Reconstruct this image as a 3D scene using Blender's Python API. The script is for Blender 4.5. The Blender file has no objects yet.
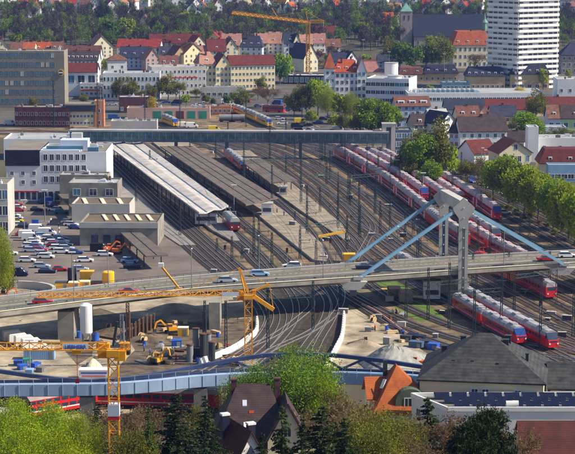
import bpy, math, random
import numpy as np
from mathutils import Vector, Matrix
random.seed(7)
R = math.radians
PI = math.pi
sc = bpy.context.scene
col = sc.collection

# ---------------------------------------------------------------- camera
CAM_H = 92.0
FPX = 1950.0
PITCH = math.atan(312.0/FPX)
cam = bpy.data.cameras.new('camera')
cam.sensor_width = 36.0
cam.lens = FPX/575.0*36.0
cam.clip_start = 1.0
cam.clip_end = 9000.0
camo = bpy.data.objects.new('camera', cam)
col.objects.link(camo)
camo.location = (0, 0, CAM_H)
camo.rotation_euler = (PI/2-PITCH, 0, 0)
sc.camera = camo
# ---------------------------------------------------------------- light
SUN_EL, SUN_AZ = R(40), R(-6)          # azimuth counted from +X (right) towards +Y (away)
world = bpy.data.worlds.new('World')
sc.world = world
world.use_nodes = True
wn = world.node_tree
bg = wn.nodes['Background']
sky = wn.nodes.new('ShaderNodeTexSky')
sky.sky_type = 'NISHITA'
sky.sun_disc = False
sky.sun_elevation = SUN_EL
sky.sun_rotation = R(90) - SUN_AZ
sky.air_density = 1.0
sky.dust_density = 0.6
wn.links.new(sky.outputs[0], bg.inputs[0])
bg.inputs[1].default_value = 0.09
sun = bpy.data.lights.new('sun', 'SUN')
sun.energy = 5.0
sun.angle = R(0.5)
sun.color = (1.0, 0.90, 0.72)
suno = bpy.data.objects.new('sun', sun)
col.objects.link(suno)
sd = Vector((math.cos(SUN_EL)*math.cos(SUN_AZ), math.cos(SUN_EL)*math.sin(SUN_AZ), math.sin(SUN_EL)))
suno.rotation_euler = sd.to_track_quat('Z', 'Y').to_euler()
sc.view_settings.view_transform = 'Standard'
sc.view_settings.look = 'None'
sc.view_settings.exposure = 0.55
sc.view_settings.gamma = 1.0

# ---------------------------------------------------------------- terrain and pixel -> place
def terr(x, y):
    z = 0.0
    if y < 345:
        t = min(1.0, (345-y)/345)
        z = 88*t**1.25
    if y > 1190:
        t = (y-1190)
        z = 0.000026*t*t + 0.006*t
        z = min(z, 60)
    return z
def ray(u, v):
    F = Vector((0, math.cos(PITCH), -math.sin(PITCH)))
    U = Vector((0, math.sin(PITCH), math.cos(PITCH)))
    return F*FPX + Vector((1, 0, 0))*(u-287.5) + U*(227-v)
def W(u, v, z=0.0):
    d = ray(u, v)
    t = (z-CAM_H)/d.z
    return Vector((d.x*t, d.y*t, z))
def WT(u, v):
    z = 0.0
    for i in range(40):
        p = W(u, v, z)
        nz = terr(p.x, p.y)
        z = z+(nz-z)*0.5
    p = W(u, v, z)
    return p
def proj(p):
    d = Vector(p)-Vector((0, 0, CAM_H))
    F = d.y*math.cos(PITCH)-d.z*math.sin(PITCH)
    U = d.y*math.sin(PITCH)+d.z*math.cos(PITCH)
    return 287.5+d.x*FPX/F, 227-U*FPX/F
def G(u, y):
    z = terr(0, y)
    F = y*math.cos(PITCH)-(z-CAM_H)*math.sin(PITCH)
    return Vector(((u-287.5)*F/FPX, y, z))
def ZV(v, y):
    d = ray(287.5, v)
    return CAM_H+d.z*y/d.y
def SC(p):
    d = Vector(p)-Vector((0, 0, CAM_H))
    return FPX/(d.y*math.cos(PITCH)-d.z*math.sin(PITCH))
def spl(pts, n=8):
    P = [Vector(p) for p in pts]
    P = [P[0]*2-P[1]]+P+[P[-1]*2-P[-2]]
    out = []
    for i in range(1, len(P)-2):
        a, b, c, d = P[i-1], P[i], P[i+1], P[i+2]
        for k in range(n):
            t = k/n
            out.append(0.5*((2*b)+(c-a)*t+(2*a-5*b+4*c-d)*t*t+(3*b-a-3*c+d)*t**3))
    out.append(P[-2])
    return out
def pxl(pts, z=0.0, n=8):
    return spl([W(u, v, z) for u, v in pts], n)
def arclen(P):
    s = [0]
    for i in range(1, len(P)): s.append(s[-1]+(P[i]-P[i-1]).length)
    return s
def at_s(P, S, s):
    s = max(0.0, min(S[-1]-1e-3, s))
    for i in range(1, len(P)):
        if S[i] >= s:
            t = (s-S[i-1])/max(1e-6, S[i]-S[i-1])
            d = (P[i]-P[i-1]).normalized()
            return P[i-1].lerp(P[i], t), d
    return P[-1], (P[-1]-P[-2]).normalized()

# ---------------------------------------------------------------- materials
def lin(c):
    return tuple((x/12.92 if x <= 0.04045 else ((x+0.055)/1.055)**2.4) for x in c)
MATS = {}
def mat(name, c, rough=0.8, var=0.25, scale=0.5, metal=0.0, c2=None, spec=0.3, bump=0.0, orand=0.0, detail=6):
    """c and c2 are linear base colours"""
    if name in MATS: return MATS[name]
    m = bpy.data.materials.new(name)
    m.use_nodes = True
    nt = m.node_tree
    b = nt.nodes['Principled BSDF']
    b.inputs['Roughness'].default_value = rough
    b.inputs['Metallic'].default_value = metal
    b.inputs['Specular IOR Level'].default_value = spec
    tc = nt.nodes.new('ShaderNodeNewGeometry')
    nz = nt.nodes.new('ShaderNodeTexNoise')
    nz.inputs['Scale'].default_value = scale
    nz.inputs['Detail'].default_value = detail
    nz.inputs['Roughness'].default_value = 0.65
    nt.links.new(tc.outputs['Position'], nz.inputs['Vector'])
    rp = nt.nodes.new('ShaderNodeValToRGB')
    if c2 is None:
        a = [x*(1-var) for x in c]; d = [min(1, x*(1+var)) for x in c]
    else:
        a, d = c, c2
    rp.color_ramp.elements[0].position = 0.32
    rp.color_ramp.elements[1].position = 0.68
    rp.color_ramp.elements[0].color = (*a, 1)
    rp.color_ramp.elements[1].color = (*d, 1)
    nt.links.new(nz.outputs['Fac'], rp.inputs['Fac'])
    out = rp.outputs['Color']
    if orand > 0:
        oi = nt.nodes.new('ShaderNodeObjectInfo')
        hs = nt.nodes.new('ShaderNodeHueSaturation')
        mr = nt.nodes.new('ShaderNodeMapRange')
        mr.inputs['To Min'].default_value = 0.5-orand*0.025
        mr.inputs['To Max'].default_value = 0.5+orand*0.025
        mv = nt.nodes.new('ShaderNodeMapRange')
        mv.inputs['To Min'].default_value = 1-orand*0.35
        mv.inputs['To Max'].default_value = 1+orand*0.35
        nt.links.new(oi.outputs['Random'], mr.inputs['Value'])
        nt.links.new(oi.outputs['Random'], mv.inputs['Value'])
        nt.links.new(mr.outputs[0], hs.inputs['Hue'])
        nt.links.new(mv.outputs[0], hs.inputs['Value'])
        nt.links.new(out, hs.inputs['Color'])
        out = hs.outputs['Color']
    nt.links.new(out, b.inputs['Base Color'])
    if bump > 0:
        bp = nt.nodes.new('ShaderNodeBump')
        bp.inputs['Strength'].default_value = bump
        bp.inputs['Distance'].default_value = 0.1
        nt.links.new(nz.outputs['Fac'], bp.inputs['Height'])
        nt.links.new(bp.outputs[0], b.inputs['Normal'])
    MATS[name] = m
    return m
def leafmat(name, c1, c2, scale=0.35, trans=0.35, orand=0.5):
    m = mat(name, c1, 0.7, 0, scale, c2=c2, orand=orand, spec=0.15)
    nt = m.node_tree
    b = nt.nodes['Principled BSDF']
    src = b.inputs['Base Color'].links[0].from_socket
    tr = nt.nodes.new('ShaderNodeBsdfTranslucent')
    mx = nt.nodes.new('ShaderNodeMixShader')
    mx.inputs[0].default_value = trans
    nt.links.new(src, tr.inputs['Color'])
    nt.links.new(b.outputs[0], mx.inputs[1])
    nt.links.new(tr.outputs[0], mx.inputs[2])
    nt.links.new(mx.outputs[0], nt.nodes['Material Output'].inputs['Surface'])
    return m
def tiles(name, c, c2, period=0.9, rough=0.8, axis='Z', orand=0.0):
    """roof covering with course lines"""
    m = mat(name, c, rough, 0, 0.6, c2=c2, orand=orand)
    nt = m.node_tree
    b = nt.nodes['Principled BSDF']
    src = b.inputs['Base Color'].links[0].from_socket
    g = nt.nodes.new('ShaderNodeTexCoord')
    br = nt.nodes.new('ShaderNodeTexWave')
    br.wave_type = 'BANDS'; br.bands_direction = axis
    br.inputs['Scale'].default_value = 1/period*0.314*2
    br.inputs['Distortion'].default_value = 0.4
    nt.links.new(g.outputs['Object'], br.inputs['Vector'])
    mr = nt.nodes.new('ShaderNodeMapRange')
    mr.inputs['To Min'].default_value = 0.80
    mr.inputs['To Max'].default_value = 1.10
    nt.links.new(br.outputs['Fac'], mr.inputs['Value'])
    mu = nt.nodes.new('ShaderNodeVectorMath'); mu.operation = 'SCALE'
    nt.links.new(src, mu.inputs[0]); nt.links.new(mr.outputs[0], mu.inputs['Scale'])
    nt.links.new(mu.outputs[0], b.inputs['Base Color'])
    return m

M = {}
def dm(k, *a, **kw): M[k] = mat(k, *a, **kw)
dm('ground', (0.055, 0.05, 0.03), c2=(0.11, 0.095, 0.055), scale=0.05)
dm('grass', (0.06, 0.09, 0.02), c2=(0.13, 0.22, 0.03), scale=0.4)
dm('scrub', (0.05, 0.06, 0.025), c2=(0.11, 0.12, 0.04), scale=0.2)
dm('ballast', (0.035, 0.022, 0.014), c2=(0.12, 0.078, 0.046), scale=0.5, bump=0.5)
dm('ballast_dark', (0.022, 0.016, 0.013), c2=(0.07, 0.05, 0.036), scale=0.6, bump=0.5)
dm('yard', (0.045, 0.032, 0.022), c2=(0.30, 0.22, 0.13), scale=0.16, bump=0.3)
dm('sleeper', (0.07, 0.055, 0.045), c2=(0.15, 0.125, 0.10), scale=2)
dm('rail', (0.38, 0.37, 0.41), rough=0.4, metal=0.55, var=0.1)
dm('asphalt', (0.055, 0.05, 0.045), c2=(0.14, 0.125, 0.11), scale=0.08)
dm('asphalt_lot', (0.11, 0.09, 0.08), c2=(0.21, 0.175, 0.15), scale=0.08)
dm('bridge_road', (0.13, 0.115, 0.092), c2=(0.20, 0.178, 0.145), scale=0.25)
dm('sand', (0.15, 0.115, 0.08), c2=(0.52, 0.44, 0.32), scale=0.16, bump=0.4)
dm('mud', (0.04, 0.03, 0.025), c2=(0.20, 0.15, 0.10), scale=0.3, bump=0.4)
dm('gravel', (0.20, 0.20, 0.19), c2=(0.36, 0.35, 0.33), scale=0.6, bump=0.6)
dm('platform', (0.20, 0.165, 0.125), c2=(0.36, 0.305, 0.235), scale=0.25)
dm('platform_grey', (0.19, 0.17, 0.165), c2=(0.28, 0.26, 0.24), scale=0.25)
dm('concrete', (0.17, 0.16, 0.145), c2=(0.36, 0.335, 0.29), scale=0.22)
dm('concrete_light', (0.42, 0.41, 0.38), c2=(0.55, 0.53, 0.50), scale=0.2)
dm('conc_dark', (0.13, 0.125, 0.12), c2=(0.2, 0.19, 0.18), scale=0.3)
dm('white', (0.66, 0.67, 0.70), c2=(0.80, 0.80, 0.81), scale=0.15)
dm('white_paint', (0.78, 0.78, 0.78), var=0.05, rough=0.4)
dm('white_blue', (0.50, 0.55, 0.68), c2=(0.60, 0.65, 0.76), scale=0.15)
dm('cream', (0.66, 0.58, 0.40), c2=(0.76, 0.69, 0.50), scale=0.2)
dm('yellow_wall', (0.72, 0.60, 0.33), c2=(0.80, 0.70, 0.44), scale=0.2)
dm('ochre', (0.46, 0.32, 0.16), c2=(0.58, 0.42, 0.23), scale=0.2)
dm('pink_wall', (0.55, 0.34, 0.28), c2=(0.62, 0.42, 0.35), scale=0.2)
dm('green_wall', (0.38, 0.55, 0.30), c2=(0.48, 0.64, 0.38), scale=0.2)
dm('teal_door', (0.04, 0.25, 0.18), var=0.2)
dm('blue_wall', (0.30, 0.40, 0.62), c2=(0.40, 0.50, 0.70), scale=0.2)
dm('brick', (0.07, 0.03, 0.035), c2=(0.16, 0.065, 0.06), scale=0.5)
dm('brick_orange', (0.45, 0.17, 0.08), c2=(0.55, 0.24, 0.12), scale=0.5)
dm('hotel', (0.22, 0.20, 0.16), c2=(0.28, 0.25, 0.20), scale=0.3)
dm('dark_panel', (0.012, 0.012, 0.035), c2=(0.025, 0.025, 0.05), scale=0.5, rough=0.5)
dm('glass', (0.02, 0.03, 0.06), c2=(0.05, 0.07, 0.12), rough=0.12, scale=0.3, spec=0.6)
dm('glass_blue', (0.05, 0.14, 0.24), c2=(0.12, 0.26, 0.38), rough=0.2, scale=0.3, spec=0.6)
dm('flat_roof', (0.17, 0.15, 0.13), c2=(0.27, 0.24, 0.20), scale=0.12)
dm('flat_grey', (0.30, 0.30, 0.31), c2=(0.42, 0.42, 0.43), scale=0.15)
dm('flat_brown', (0.12, 0.085, 0.06), c2=(0.19, 0.14, 0.10), scale=0.2)
dm('canopy_white', (0.36, 0.33, 0.31), c2=(0.58, 0.55, 0.53), scale=0.3)
dm('canopy_brown', (0.095, 0.075, 0.065), c2=(0.17, 0.14, 0.12), scale=0.25)
dm('metal_dark', (0.04, 0.045, 0.055), var=0.2, rough=0.5)
dm('metal_grey', (0.22, 0.23, 0.25), var=0.2, rough=0.5)
dm('mast_green', (0.045, 0.075, 0.07), var=0.3, rough=0.6)
dm('rust', (0.10, 0.05, 0.03), c2=(0.18, 0.10, 0.06), scale=1.0)
dm('steel_blue', (0.13, 0.27, 0.42), c2=(0.19, 0.35, 0.50), rough=0.45, scale=0.3)
dm('foot_blue', (0.05, 0.09, 0.16), c2=(0.10, 0.15, 0.24), rough=0.5, scale=0.4)
dm('girder_blue', (0.25, 0.36, 0.55), c2=(0.33, 0.45, 0.63), rough=0.45, scale=0.3)
dm('arch_blue', (0.03, 0.05, 0.13), c2=(0.06, 0.085, 0.19), rough=0.4, scale=0.3)
dm('crane_yellow', (0.75, 0.32, 0.015), c2=(0.85, 0.40, 0.03), rough=0.45, scale=0.8)
dm('yellow', (0.80, 0.42, 0.02), c2=(0.88, 0.50, 0.04), rough=0.45, scale=0.6)
dm('orange', (0.72, 0.12, 0.02), c2=(0.80, 0.20, 0.04), rough=0.5, scale=1)
dm('red', (0.50, 0.015, 0.02), c2=(0.62, 0.03, 0.035), rough=0.35, scale=0.6)
dm('train_red', (0.52, 0.012, 0.015), c2=(0.66, 0.03, 0.035), rough=0.35, scale=0.5)
dm('train_roof', (0.33, 0.27, 0.29), c2=(0.52, 0.44, 0.46), scale=0.5)
dm('train_roof_grey', (0.25, 0.25, 0.28), c2=(0.42, 0.42, 0.46), scale=0.8)
dm('train_blue', (0.02, 0.06, 0.25), var=0.2, rough=0.2)
dm('blue', (0.02, 0.08, 0.45), c2=(0.04, 0.14, 0.6), rough=0.4)
dm('container_blue', (0.22, 0.38, 0.60), c2=(0.3, 0.46, 0.68), rough=0.5)
dm('rubber', (0.015, 0.015, 0.017), var=0.2)
dm('line', (0.70, 0.70, 0.68), var=0.1)
dm('skin', (0.55, 0.33, 0.24), var=0.05)
dm('solar', (0.006, 0.008, 0.025), c2=(0.012, 0.015, 0.045), rough=0.3, spec=0.4)
dm('copper', (0.16, 0.32, 0.26), var=0.2)
dm('copper_dark', (0.07, 0.095, 0.07), c2=(0.12, 0.14, 0.09), scale=0.8)
dm('white_panel', (0.45, 0.48, 0.52), c2=(0.6, 0.62, 0.65), scale=.4)
dm('train_dark', (0.16, 0.012, 0.018), c2=(0.24, 0.02, 0.025), rough=.4)
dm('glass_teal', (0.05, 0.10, 0.11), c2=(0.14, 0.21, 0.21), rough=.25, scale=.4)
dm('stone', (0.26, 0.22, 0.20), c2=(0.38, 0.33, 0.30), scale=0.3)
dm('bark', (0.06, 0.045, 0.035), c2=(0.12, 0.09, 0.07), scale=2)
dm('twig', (0.10, 0.065, 0.05), c2=(0.17, 0.12, 0.085), scale=0.3, orand=0.5)
M['rf_red'] = tiles('rf_red', (0.22, 0.035, 0.02), (0.40, 0.08, 0.04), orand=0.6)
M['rf_dkred'] = tiles('rf_dkred', (0.085, 0.014, 0.012), (0.16, 0.03, 0.024), 0.45)
M['rf_church'] = tiles('rf_church', (0.010, 0.014, 0.035), (0.022, 0.028, 0.055))
M['rf_maroon'] = tiles('rf_maroon', (0.05, 0.012, 0.010), (0.10, 0.024, 0.018), 0.5)
M['rf_orange'] = tiles('rf_orange', (0.28, 0.05, 0.014), (0.45, 0.10, 0.026), 0.5, orand=0.4)
M['rf_brown'] = tiles('rf_brown', (0.10, 0.038, 0.03), (0.20, 0.085, 0.06), orand=0.7)
M['rf_slate'] = tiles('rf_slate', (0.018, 0.022, 0.05), (0.042, 0.048, 0.085), orand=0.5)
M['rf_old'] = tiles('rf_old', (0.035, 0.022, 0.025), (0.075, 0.05, 0.05), 0.6)
M['rf_pink'] = tiles('rf_pink', (0.30, 0.14, 0.11), (0.42, 0.22, 0.17), orand=0.6)
M['rf_grey'] = tiles('rf_grey', (0.018, 0.02, 0.028), (0.07, 0.07, 0.068), 0.8)
M['leaf_spring'] = leafmat('leaf_spring', (0.17, 0.25, 0.006), (0.38, 0.44, 0.012), trans=0.4)
M['leaf_green'] = leafmat('leaf_green', (0.085, 0.17, 0.005), (0.26, 0.38, 0.01), trans=0.35)
M['leaf_olive'] = leafmat('leaf_olive', (0.09, 0.10, 0.012), (0.24, 0.23, 0.025))
M['leaf_yellow'] = leafmat('leaf_yellow', (0.42, 0.36, 0.02), (0.62, 0.50, 0.03))
M['leaf_brown'] = leafmat('leaf_brown', (0.12, 0.08, 0.04), (0.22, 0.14, 0.06))
M['leaf_far'] = leafmat('leaf_far', (0.045, 0.10, 0.010), (0.15, 0.24, 0.03))
M['needle'] = leafmat('needle', (0.008, 0.022, 0.006), (0.028, 0.055, 0.01), trans=0.15)
M['needle_light'] = leafmat('needle_light', (0.03, 0.06, 0.012), (0.08, 0.12, 0.02), trans=0.2)
M['wood_bare'] = leafmat('wood_bare', (0.03, 0.025, 0.030), (0.10, 0.078, 0.062), 0.03, 0.2, 0)
M['wood_olive'] = leafmat('wood_olive', (0.035, 0.085, 0.012), (0.20, 0.27, 0.035), 0.03, 0.2, 0)

# ---------------------------------------------------------------- mesh helpers
class MB:
    def __init__(s): s.v = []; s.f = []; s.m = []
    def add(s, vs, fs, mi=0):
        n = len(s.v); s.v += [tuple(v) for v in vs]
        for f in fs: s.f.append(tuple(i+n for i in f)); s.m.append(mi)
        return s
    def box(s, x0, x1, y0, y1, z0, z1, mi=0):
        return s.add([(x0,y0,z0),(x1,y0,z0),(x1,y1,z0),(x0,y1,z0),(x0,y0,z1),(x1,y0,z1),(x1,y1,z1),(x0,y1,z1)],
              [(0,3,2,1),(4,5,6,7),(0,1,5,4),(1,2,6,5),(2,3,7,6),(3,0,4,7)], mi)
    def cb(s, c, d, mi=0):
        return s.box(c[0]-d[0]/2, c[0]+d[0]/2, c[1]-d[1]/2, c[1]+d[1]/2, c[2]-d[2]/2, c[2]+d[2]/2, mi)
    def poly(s, pts, z0, z1, mi=0, mtop=None):
        n = len(pts)
        s.add([(p[0],p[1],z0) for p in pts]+[(p[0],p[1],z1) for p in pts],
              [tuple(range(n-1,-1,-1))]+[(i,(i+1)%n,n+(i+1)%n,n+i) for i in range(n)], mi)
        s.add([(p[0],p[1],z1) for p in pts], [tuple(range(n))], mi if mtop is None else mtop)
        return s
    def bar(s, a, b, w, h=None, mi=0):
        a = Vector(a); b = Vector(b); h = h or w
        d = (b-a)
        if d.length < 1e-6: return s
        d.normalize()
        up = Vector((0,0,1)) if abs(d.z) < 0.98 else Vector((0,1,0))
        x = d.cross(up).normalized()*(w/2); y = x.normalized().cross(d).normalized()*(h/2)
        vs = [a-x-y,a+x-y,a+x+y,a-x+y,b-x-y,b+x-y,b+x+y,b-x+y]
        return s.add(vs, [(0,3,2,1),(4,5,6,7),(0,1,5,4),(1,2,6,5),(2,3,7,6),(3,0,4,7)], mi)
    def tube(s, a, b, r0, r1=None, n=10, mi=0):
        a = Vector(a); b = Vector(b); r1 = r0 if r1 is None else r1
        d = (b-a).normalized(); up = Vector((0,0,1)) if abs(d.z) < 0.98 else Vector((0,1,0))
        x = d.cross(up).normalized(); y = x.cross(d)
        vs = []
        for c, r in ((a,r0),(b,r1)):
            for k in range(n):
                t = 2*PI*k/n; vs.append(c+(x*math.cos(t)+y*math.sin(t))*r)
        fs = [(k,(k+1)%n,n+(k+1)%n,n+k) for k in range(n)]+[tuple(range(n-1,-1,-1)),tuple(range(n,2*n))]
        return s.add(vs, fs, mi)
    def ribbon(s, L, Rr, mi=0):
        n = len(L); vs = []
        for a, b in zip(L, Rr): vs += [a, b]
        return s.add(vs, [(2*i,2*i+1,2*i+3,2*i+2) for i in range(n-1)], mi)
    def sweep(s, path, prof, mi=0, cap=True, close=True):
        """prof: list of (side, z); side measured to the right of travel"""
        n = len(path); k = len(prof); vs = []
        for i, p in enumerate(path):
            d = (path[min(n-1,i+1)]-path[max(0,i-1)]); d.z = 0; d.normalize()
            r = Vector((d.y,-d.x,0))
            for a, z in prof: vs.append(p+r*a+Vector((0,0,z)))
        fs = []
        kk = k if close else k-1
        for i in range(n-1):
            for j in range(kk):
                j2 = (j+1)%k
                fs.append((i*k+j,i*k+j2,(i+1)*k+j2,(i+1)*k+j))
        if cap and close:
            fs.append(tuple(range(k-1,-1,-1))); fs.append(tuple((n-1)*k+j for j in range(k)))
        return s.add(vs, fs, mi)
    def mesh(s, name, mats):
        me = bpy.data.meshes.new(name)
        me.from_pydata(s.v, [], s.f)
        if not isinstance(mats, (list, tuple)): mats = [mats]
        for m in mats: me.materials.append(M[m] if isinstance(m, str) else m)
        if len(mats) > 1: me.polygons.foreach_set('material_index', s.m)
        me.update()
        return me
    def build(s, name, mats, parent=None, loc=None, rz=0):
        return put(name, s.mesh(name, mats), parent, loc, rz)
def put(name, me, parent=None, loc=None, rz=0, scale=None):
    o = bpy.data.objects.new(name, me); col.objects.link(o)
    if parent is not None: o.parent = parent
    if loc is not None: o.location = loc
    if rz: o.rotation_euler.z = rz
    if scale is not None: o.scale = scale
    return o
THINGS = []
def tag(o, label, cat, group=None, kind=None):
    if label: o['label'] = label
    if cat: o['category'] = cat
    if group: o['group'] = group
    if kind: o['kind'] = kind
    if kind is None: THINGS.append(o)
    return o
def thing(name, label, cat, loc=(0,0,0), rz=0, group=None):
    o = bpy.data.objects.new(name, None); col.objects.link(o)
    o.empty_display_size = 0.5
    o.location = loc; o.rotation_euler.z = rz
    return tag(o, label, cat, group)
def struct(name, mb, mats, label=None):
    o = mb.build(name, mats)
    o['kind'] = 'structure'
    o['label'] = label or name.replace('_', ' ')
    o['category'] = name.split('_')[-1]
    return o
def kids(o): return [c for c in KID.get(o.name, [])]
def copy_tree(o, loc=None, rz=None, label=None, group=None, scale=None, parent=None, mats=None):
    c = o.copy(); col.objects.link(c)
    if parent is not None: c.parent = parent
    if loc is not None: c.location = loc
    if rz is not None: c.rotation_euler.z = rz
    if scale is not None: c.scale = scale if isinstance(scale, (tuple, list)) else (scale,)*3
    if label: c['label'] = label
    if group: c['group'] = group
    if parent is None: THINGS.append(c)
    if mats and o.name.split('.')[0] in mats:
        c.material_slots[0].link = 'OBJECT'
        c.material_slots[0].material = M[mats[o.name.split('.')[0]]]
    for ch in list(o.children): copy_tree(ch, parent=c, mats=mats)
    return c
def npmesh(name, V, F, mats, mi=None):
    V = np.asarray(V, dtype=np.float32); F = np.asarray(F, dtype=np.int32)
    me = bpy.data.meshes.new(name)
    me.vertices.add(len(V)); me.vertices.foreach_set('co', V.ravel())
    k = F.shape[1]
    me.loops.add(F.size); me.loops.foreach_set('vertex_index', F.ravel())
    me.polygons.add(len(F)); me.polygons.foreach_set('loop_start', np.arange(len(F), dtype=np.int32)*k)
    me.polygons.foreach_set('loop_total', np.full(len(F), k, dtype=np.int32))
    for m in (mats if isinstance(mats, (list, tuple)) else [mats]): me.materials.append(M[m])
    if mi is not None: me.polygons.foreach_set('material_index', np.asarray(mi, dtype=np.int32))
    me.update(); me.validate()
    return me

# ---------------------------------------------------------------- trees
def quads(P, size, rng, asp=1.0, upbias=0.0, vertical=0.0):
    n = len(P)
    a = rng.normal(size=(n,3)); a[:,2] += vertical*2; a /= np.linalg.norm(a,axis=1)[:,None]
    b = rng.normal(size=(n,3)); b -= (b*a).sum(1)[:,None]*a; b /= np.linalg.norm(b,axis=1)[:,None]
    s = size*rng.uniform(0.6,1.3,size=(n,1))
    a = a*s*asp; b = b*s/asp if asp > 1 else b*s
    V = np.stack([P-a*.5-b*.3, P+a*.1-b*.5, P+a*.5+b*.2, P-a*.2+b*.5], 1).reshape(-1,3)
    F = np.arange(4*n).reshape(n,4)
    return V, F
def crown_pts(rng, n, rx, rz, lobes, zc, gap=0.5):
    c = rng.normal(size=(lobes,3)); c /= np.linalg.norm(c,axis=1)[:,None]
    c *= (rng.uniform(0.35,0.78,size=(lobes,1)))
    c[:,2] = c[:,2]*0.9
    r = rng.uniform(0.24,0.46,size=lobes)
    k = rng.integers(0,lobes,size=n)
    d = rng.normal(size=(n,3)); d /= np.linalg.norm(d,axis=1)[:,None]
    rr = rng.uniform(0.0,1.0,size=(n,1))**0.4
    P = c[k]+d*rr*r[k][:,None]+rng.normal(size=(n,3))*0.03
    return P*np.array([rx,rx,rz])+np.array([0,0,zc])
def limbs(mb, rng, H, z0, rx, n=7, r=0.25, mi=0):
    mb.tube((0,0,-0.5),(0.1,0.05,z0*1.1),r*1.25,r*0.9,7,mi)
    mb.tube((0.1,0.05,z0*1.1),(0,0.1,H*0.8),r*0.9,r*0.25,6,mi)
    for k in range(n):
        a = k*2.4+rng.uniform(0,.6); z = z0*0.9+(H*0.6-z0*0.9)*k/n
        L = rx*rng.uniform(0.55,0.85)
        e = Vector((math.cos(a)*L, math.sin(a)*L, z+L*rng.uniform(0.5,1.0)))
        mb.tube((0,0,z), e, r*0.45, r*0.12, 5, mi)
        for q in range(2):
            a2 = a+rng.uniform(-.7,.7); s = Vector((0,0,z)).lerp(e, 0.5+0.2*q)
            mb.tube(s, s+Vector((math.cos(a2),math.sin(a2),rng.uniform(.3,1)))*L*0.4, r*0.2, r*0.06, 4, mi)
TREE = {}
def deciduous(key, seed, H, rx, n, leaf, lm, lobes=18, trunk=0.25, name='deciduous_tree', asp=1.0):
    rng = np.random.default_rng(seed)
    z0 = H*trunk
    P = crown_pts(rng, n, rx, (H-z0)*0.56, lobes, z0+(H-z0)*0.5)
    V, F = quads(P, leaf, rng, asp)
    crown = npmesh('crown', V, F, lm)
    tb = MB(); limbs(tb, rng, H, z0, rx, r=H*0.017)
    TREE[key] = (crown, tb.mesh('trunk', 'bark'), name)
def bare(key, seed, H, rx, n=5, name='bare_tree', buds=700, lm='leaf_brown'):
    rng = np.random.default_rng(seed)
    mb = MB(); tips = []
    def grow(p, d, L, r, k):
        e = p+d*L
        if k >= 3: mb.bar(p, e, r*2, r*2)
        else: mb.tube(p, e, r, r*0.7, 5)
        tips.append(e)
        if k >= n: return
        for q in range(3 if k > 0 else 5):
            nd = (d*1.0+Vector(rng.normal(size=3))*0.55); nd.z = abs(nd.z)*0.8+0.25; nd.normalize()
            grow(p.lerp(e, rng.uniform(.55,1)), nd, L*rng.uniform(.55,.85), r*0.55, k+1)
    grow(Vector((0,0,-.5)), Vector((0,0,1)), H*0.33, H*0.014, 0)
    T = np.array([t[:] for t in tips])
    sel = rng.integers(0,len(T),size=buds)
    V, F = quads(T[sel]+rng.normal(size=(buds,3))*0.25, 0.22, rng, 1.5)
    s = 1.0
    TREE[key] = (npmesh('crown', V, F, lm), mb.mesh('trunk', 'twig'), name)
def spruce(key, seed, H, rx, lm='needle', name='spruce_tree', dens=1.0, round_=0.0):
    rng = np.random.default_rng(seed)
    P = []; tb = MB()
    tb.tube((0,0,-.5),(0,0,H*0.97),H*0.012,0.03,6)
    nw = int(H/0.55)
    for i in range(nw):
        t = i/nw; z = H*(0.06+0.92*t)
        r0 = rx*((1-t)**(0.8))*(1.0 if t > 0.1 else 0.8)+0.12
        nb = max(4, int(9*(1-t)+3))
        for k in range(nb):
            a = rng.uniform(0,2*PI); L = r0*rng.uniform(0.6,1.12)
            m = max(3, int(L*19*dens))
            for q in range(m):
                f = (q+rng.uniform())/m
                dz = -L*0.28*f*f*1.2 + L*0.10*f
                w = 0.45*L*(1-f)*0.5+0.08
                P.append((math.cos(a)*L*f+rng.normal()*w*0.42, math.sin(a)*L*f+rng.normal()*w*0.42, z+dz+rng.normal()*0.06))
            if L > 1: tb.bar((0,0,z),(math.cos(a)*L*.8,math.sin(a)*L*.8,z-L*.1),0.06)
    P = np.array(P)
    V, F = quads(P, 0.27, rng, 1.6)
    TREE[key] = (npmesh('crown', V, F, lm), tb.mesh('trunk','bark'), name)
def pine(key, seed, H, rx, lm='needle'):
    rng = np.random.default_rng(seed); P = []; tb = MB()
    tb.tube((0,0,-.5),(0,0,H*0.95),H*0.016,0.05,7)
    for i in range(46):
        t = 0.2+0.78*i/46; z = H*t; a = i*2.399+rng.uniform(0,.5)
        L = rx*(1-t)**0.6*rng.uniform(0.6,1.25)*1.2
        e = Vector((math.cos(a)*L, math.sin(a)*L, z+L*0.42))
        tb.tube((0,0,z), e, 0.11, 0.04, 4)
        for q in range(9):
            c = Vector((0,0,z)).lerp(e, 0.35+0.68*q/8)+Vector(rng.normal(size=3))*0.38
            P += [tuple(c+Vector(rng.normal(size=3))*Vector((.36,.36,.2)).length*0.5) for _ in range(44)]
    V, F = quads(np.array(P), 0.22, rng, 2.0)
    TREE[key] = (npmesh('crown', V, F, lm), tb.mesh('trunk','bark'), 'pine_tree')
def tree(key, u, v, h=None, label='', cat='tree', group=None, wide=1.0, vt=None, rz=None, z=None):
    """base at pixel (u,v); height from h or from the pixel row of its top"""
    p = WT(u, v) if z is None else W(u, v, z)
    cr, tr, nm = TREE[key]
    Ht = TH[key]
    if vt is not None:
        h = (v-vt)/SC(p)/math.cos(PITCH)
    k = h/Ht
    o = thing(nm, label, cat, p, random.uniform(0,6.28) if rz is None else rz, group)
    c = put('crown', cr, o); t = put('trunk', tr, o)
    o.scale = (k*wide, k*wide, k)
    return o
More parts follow.
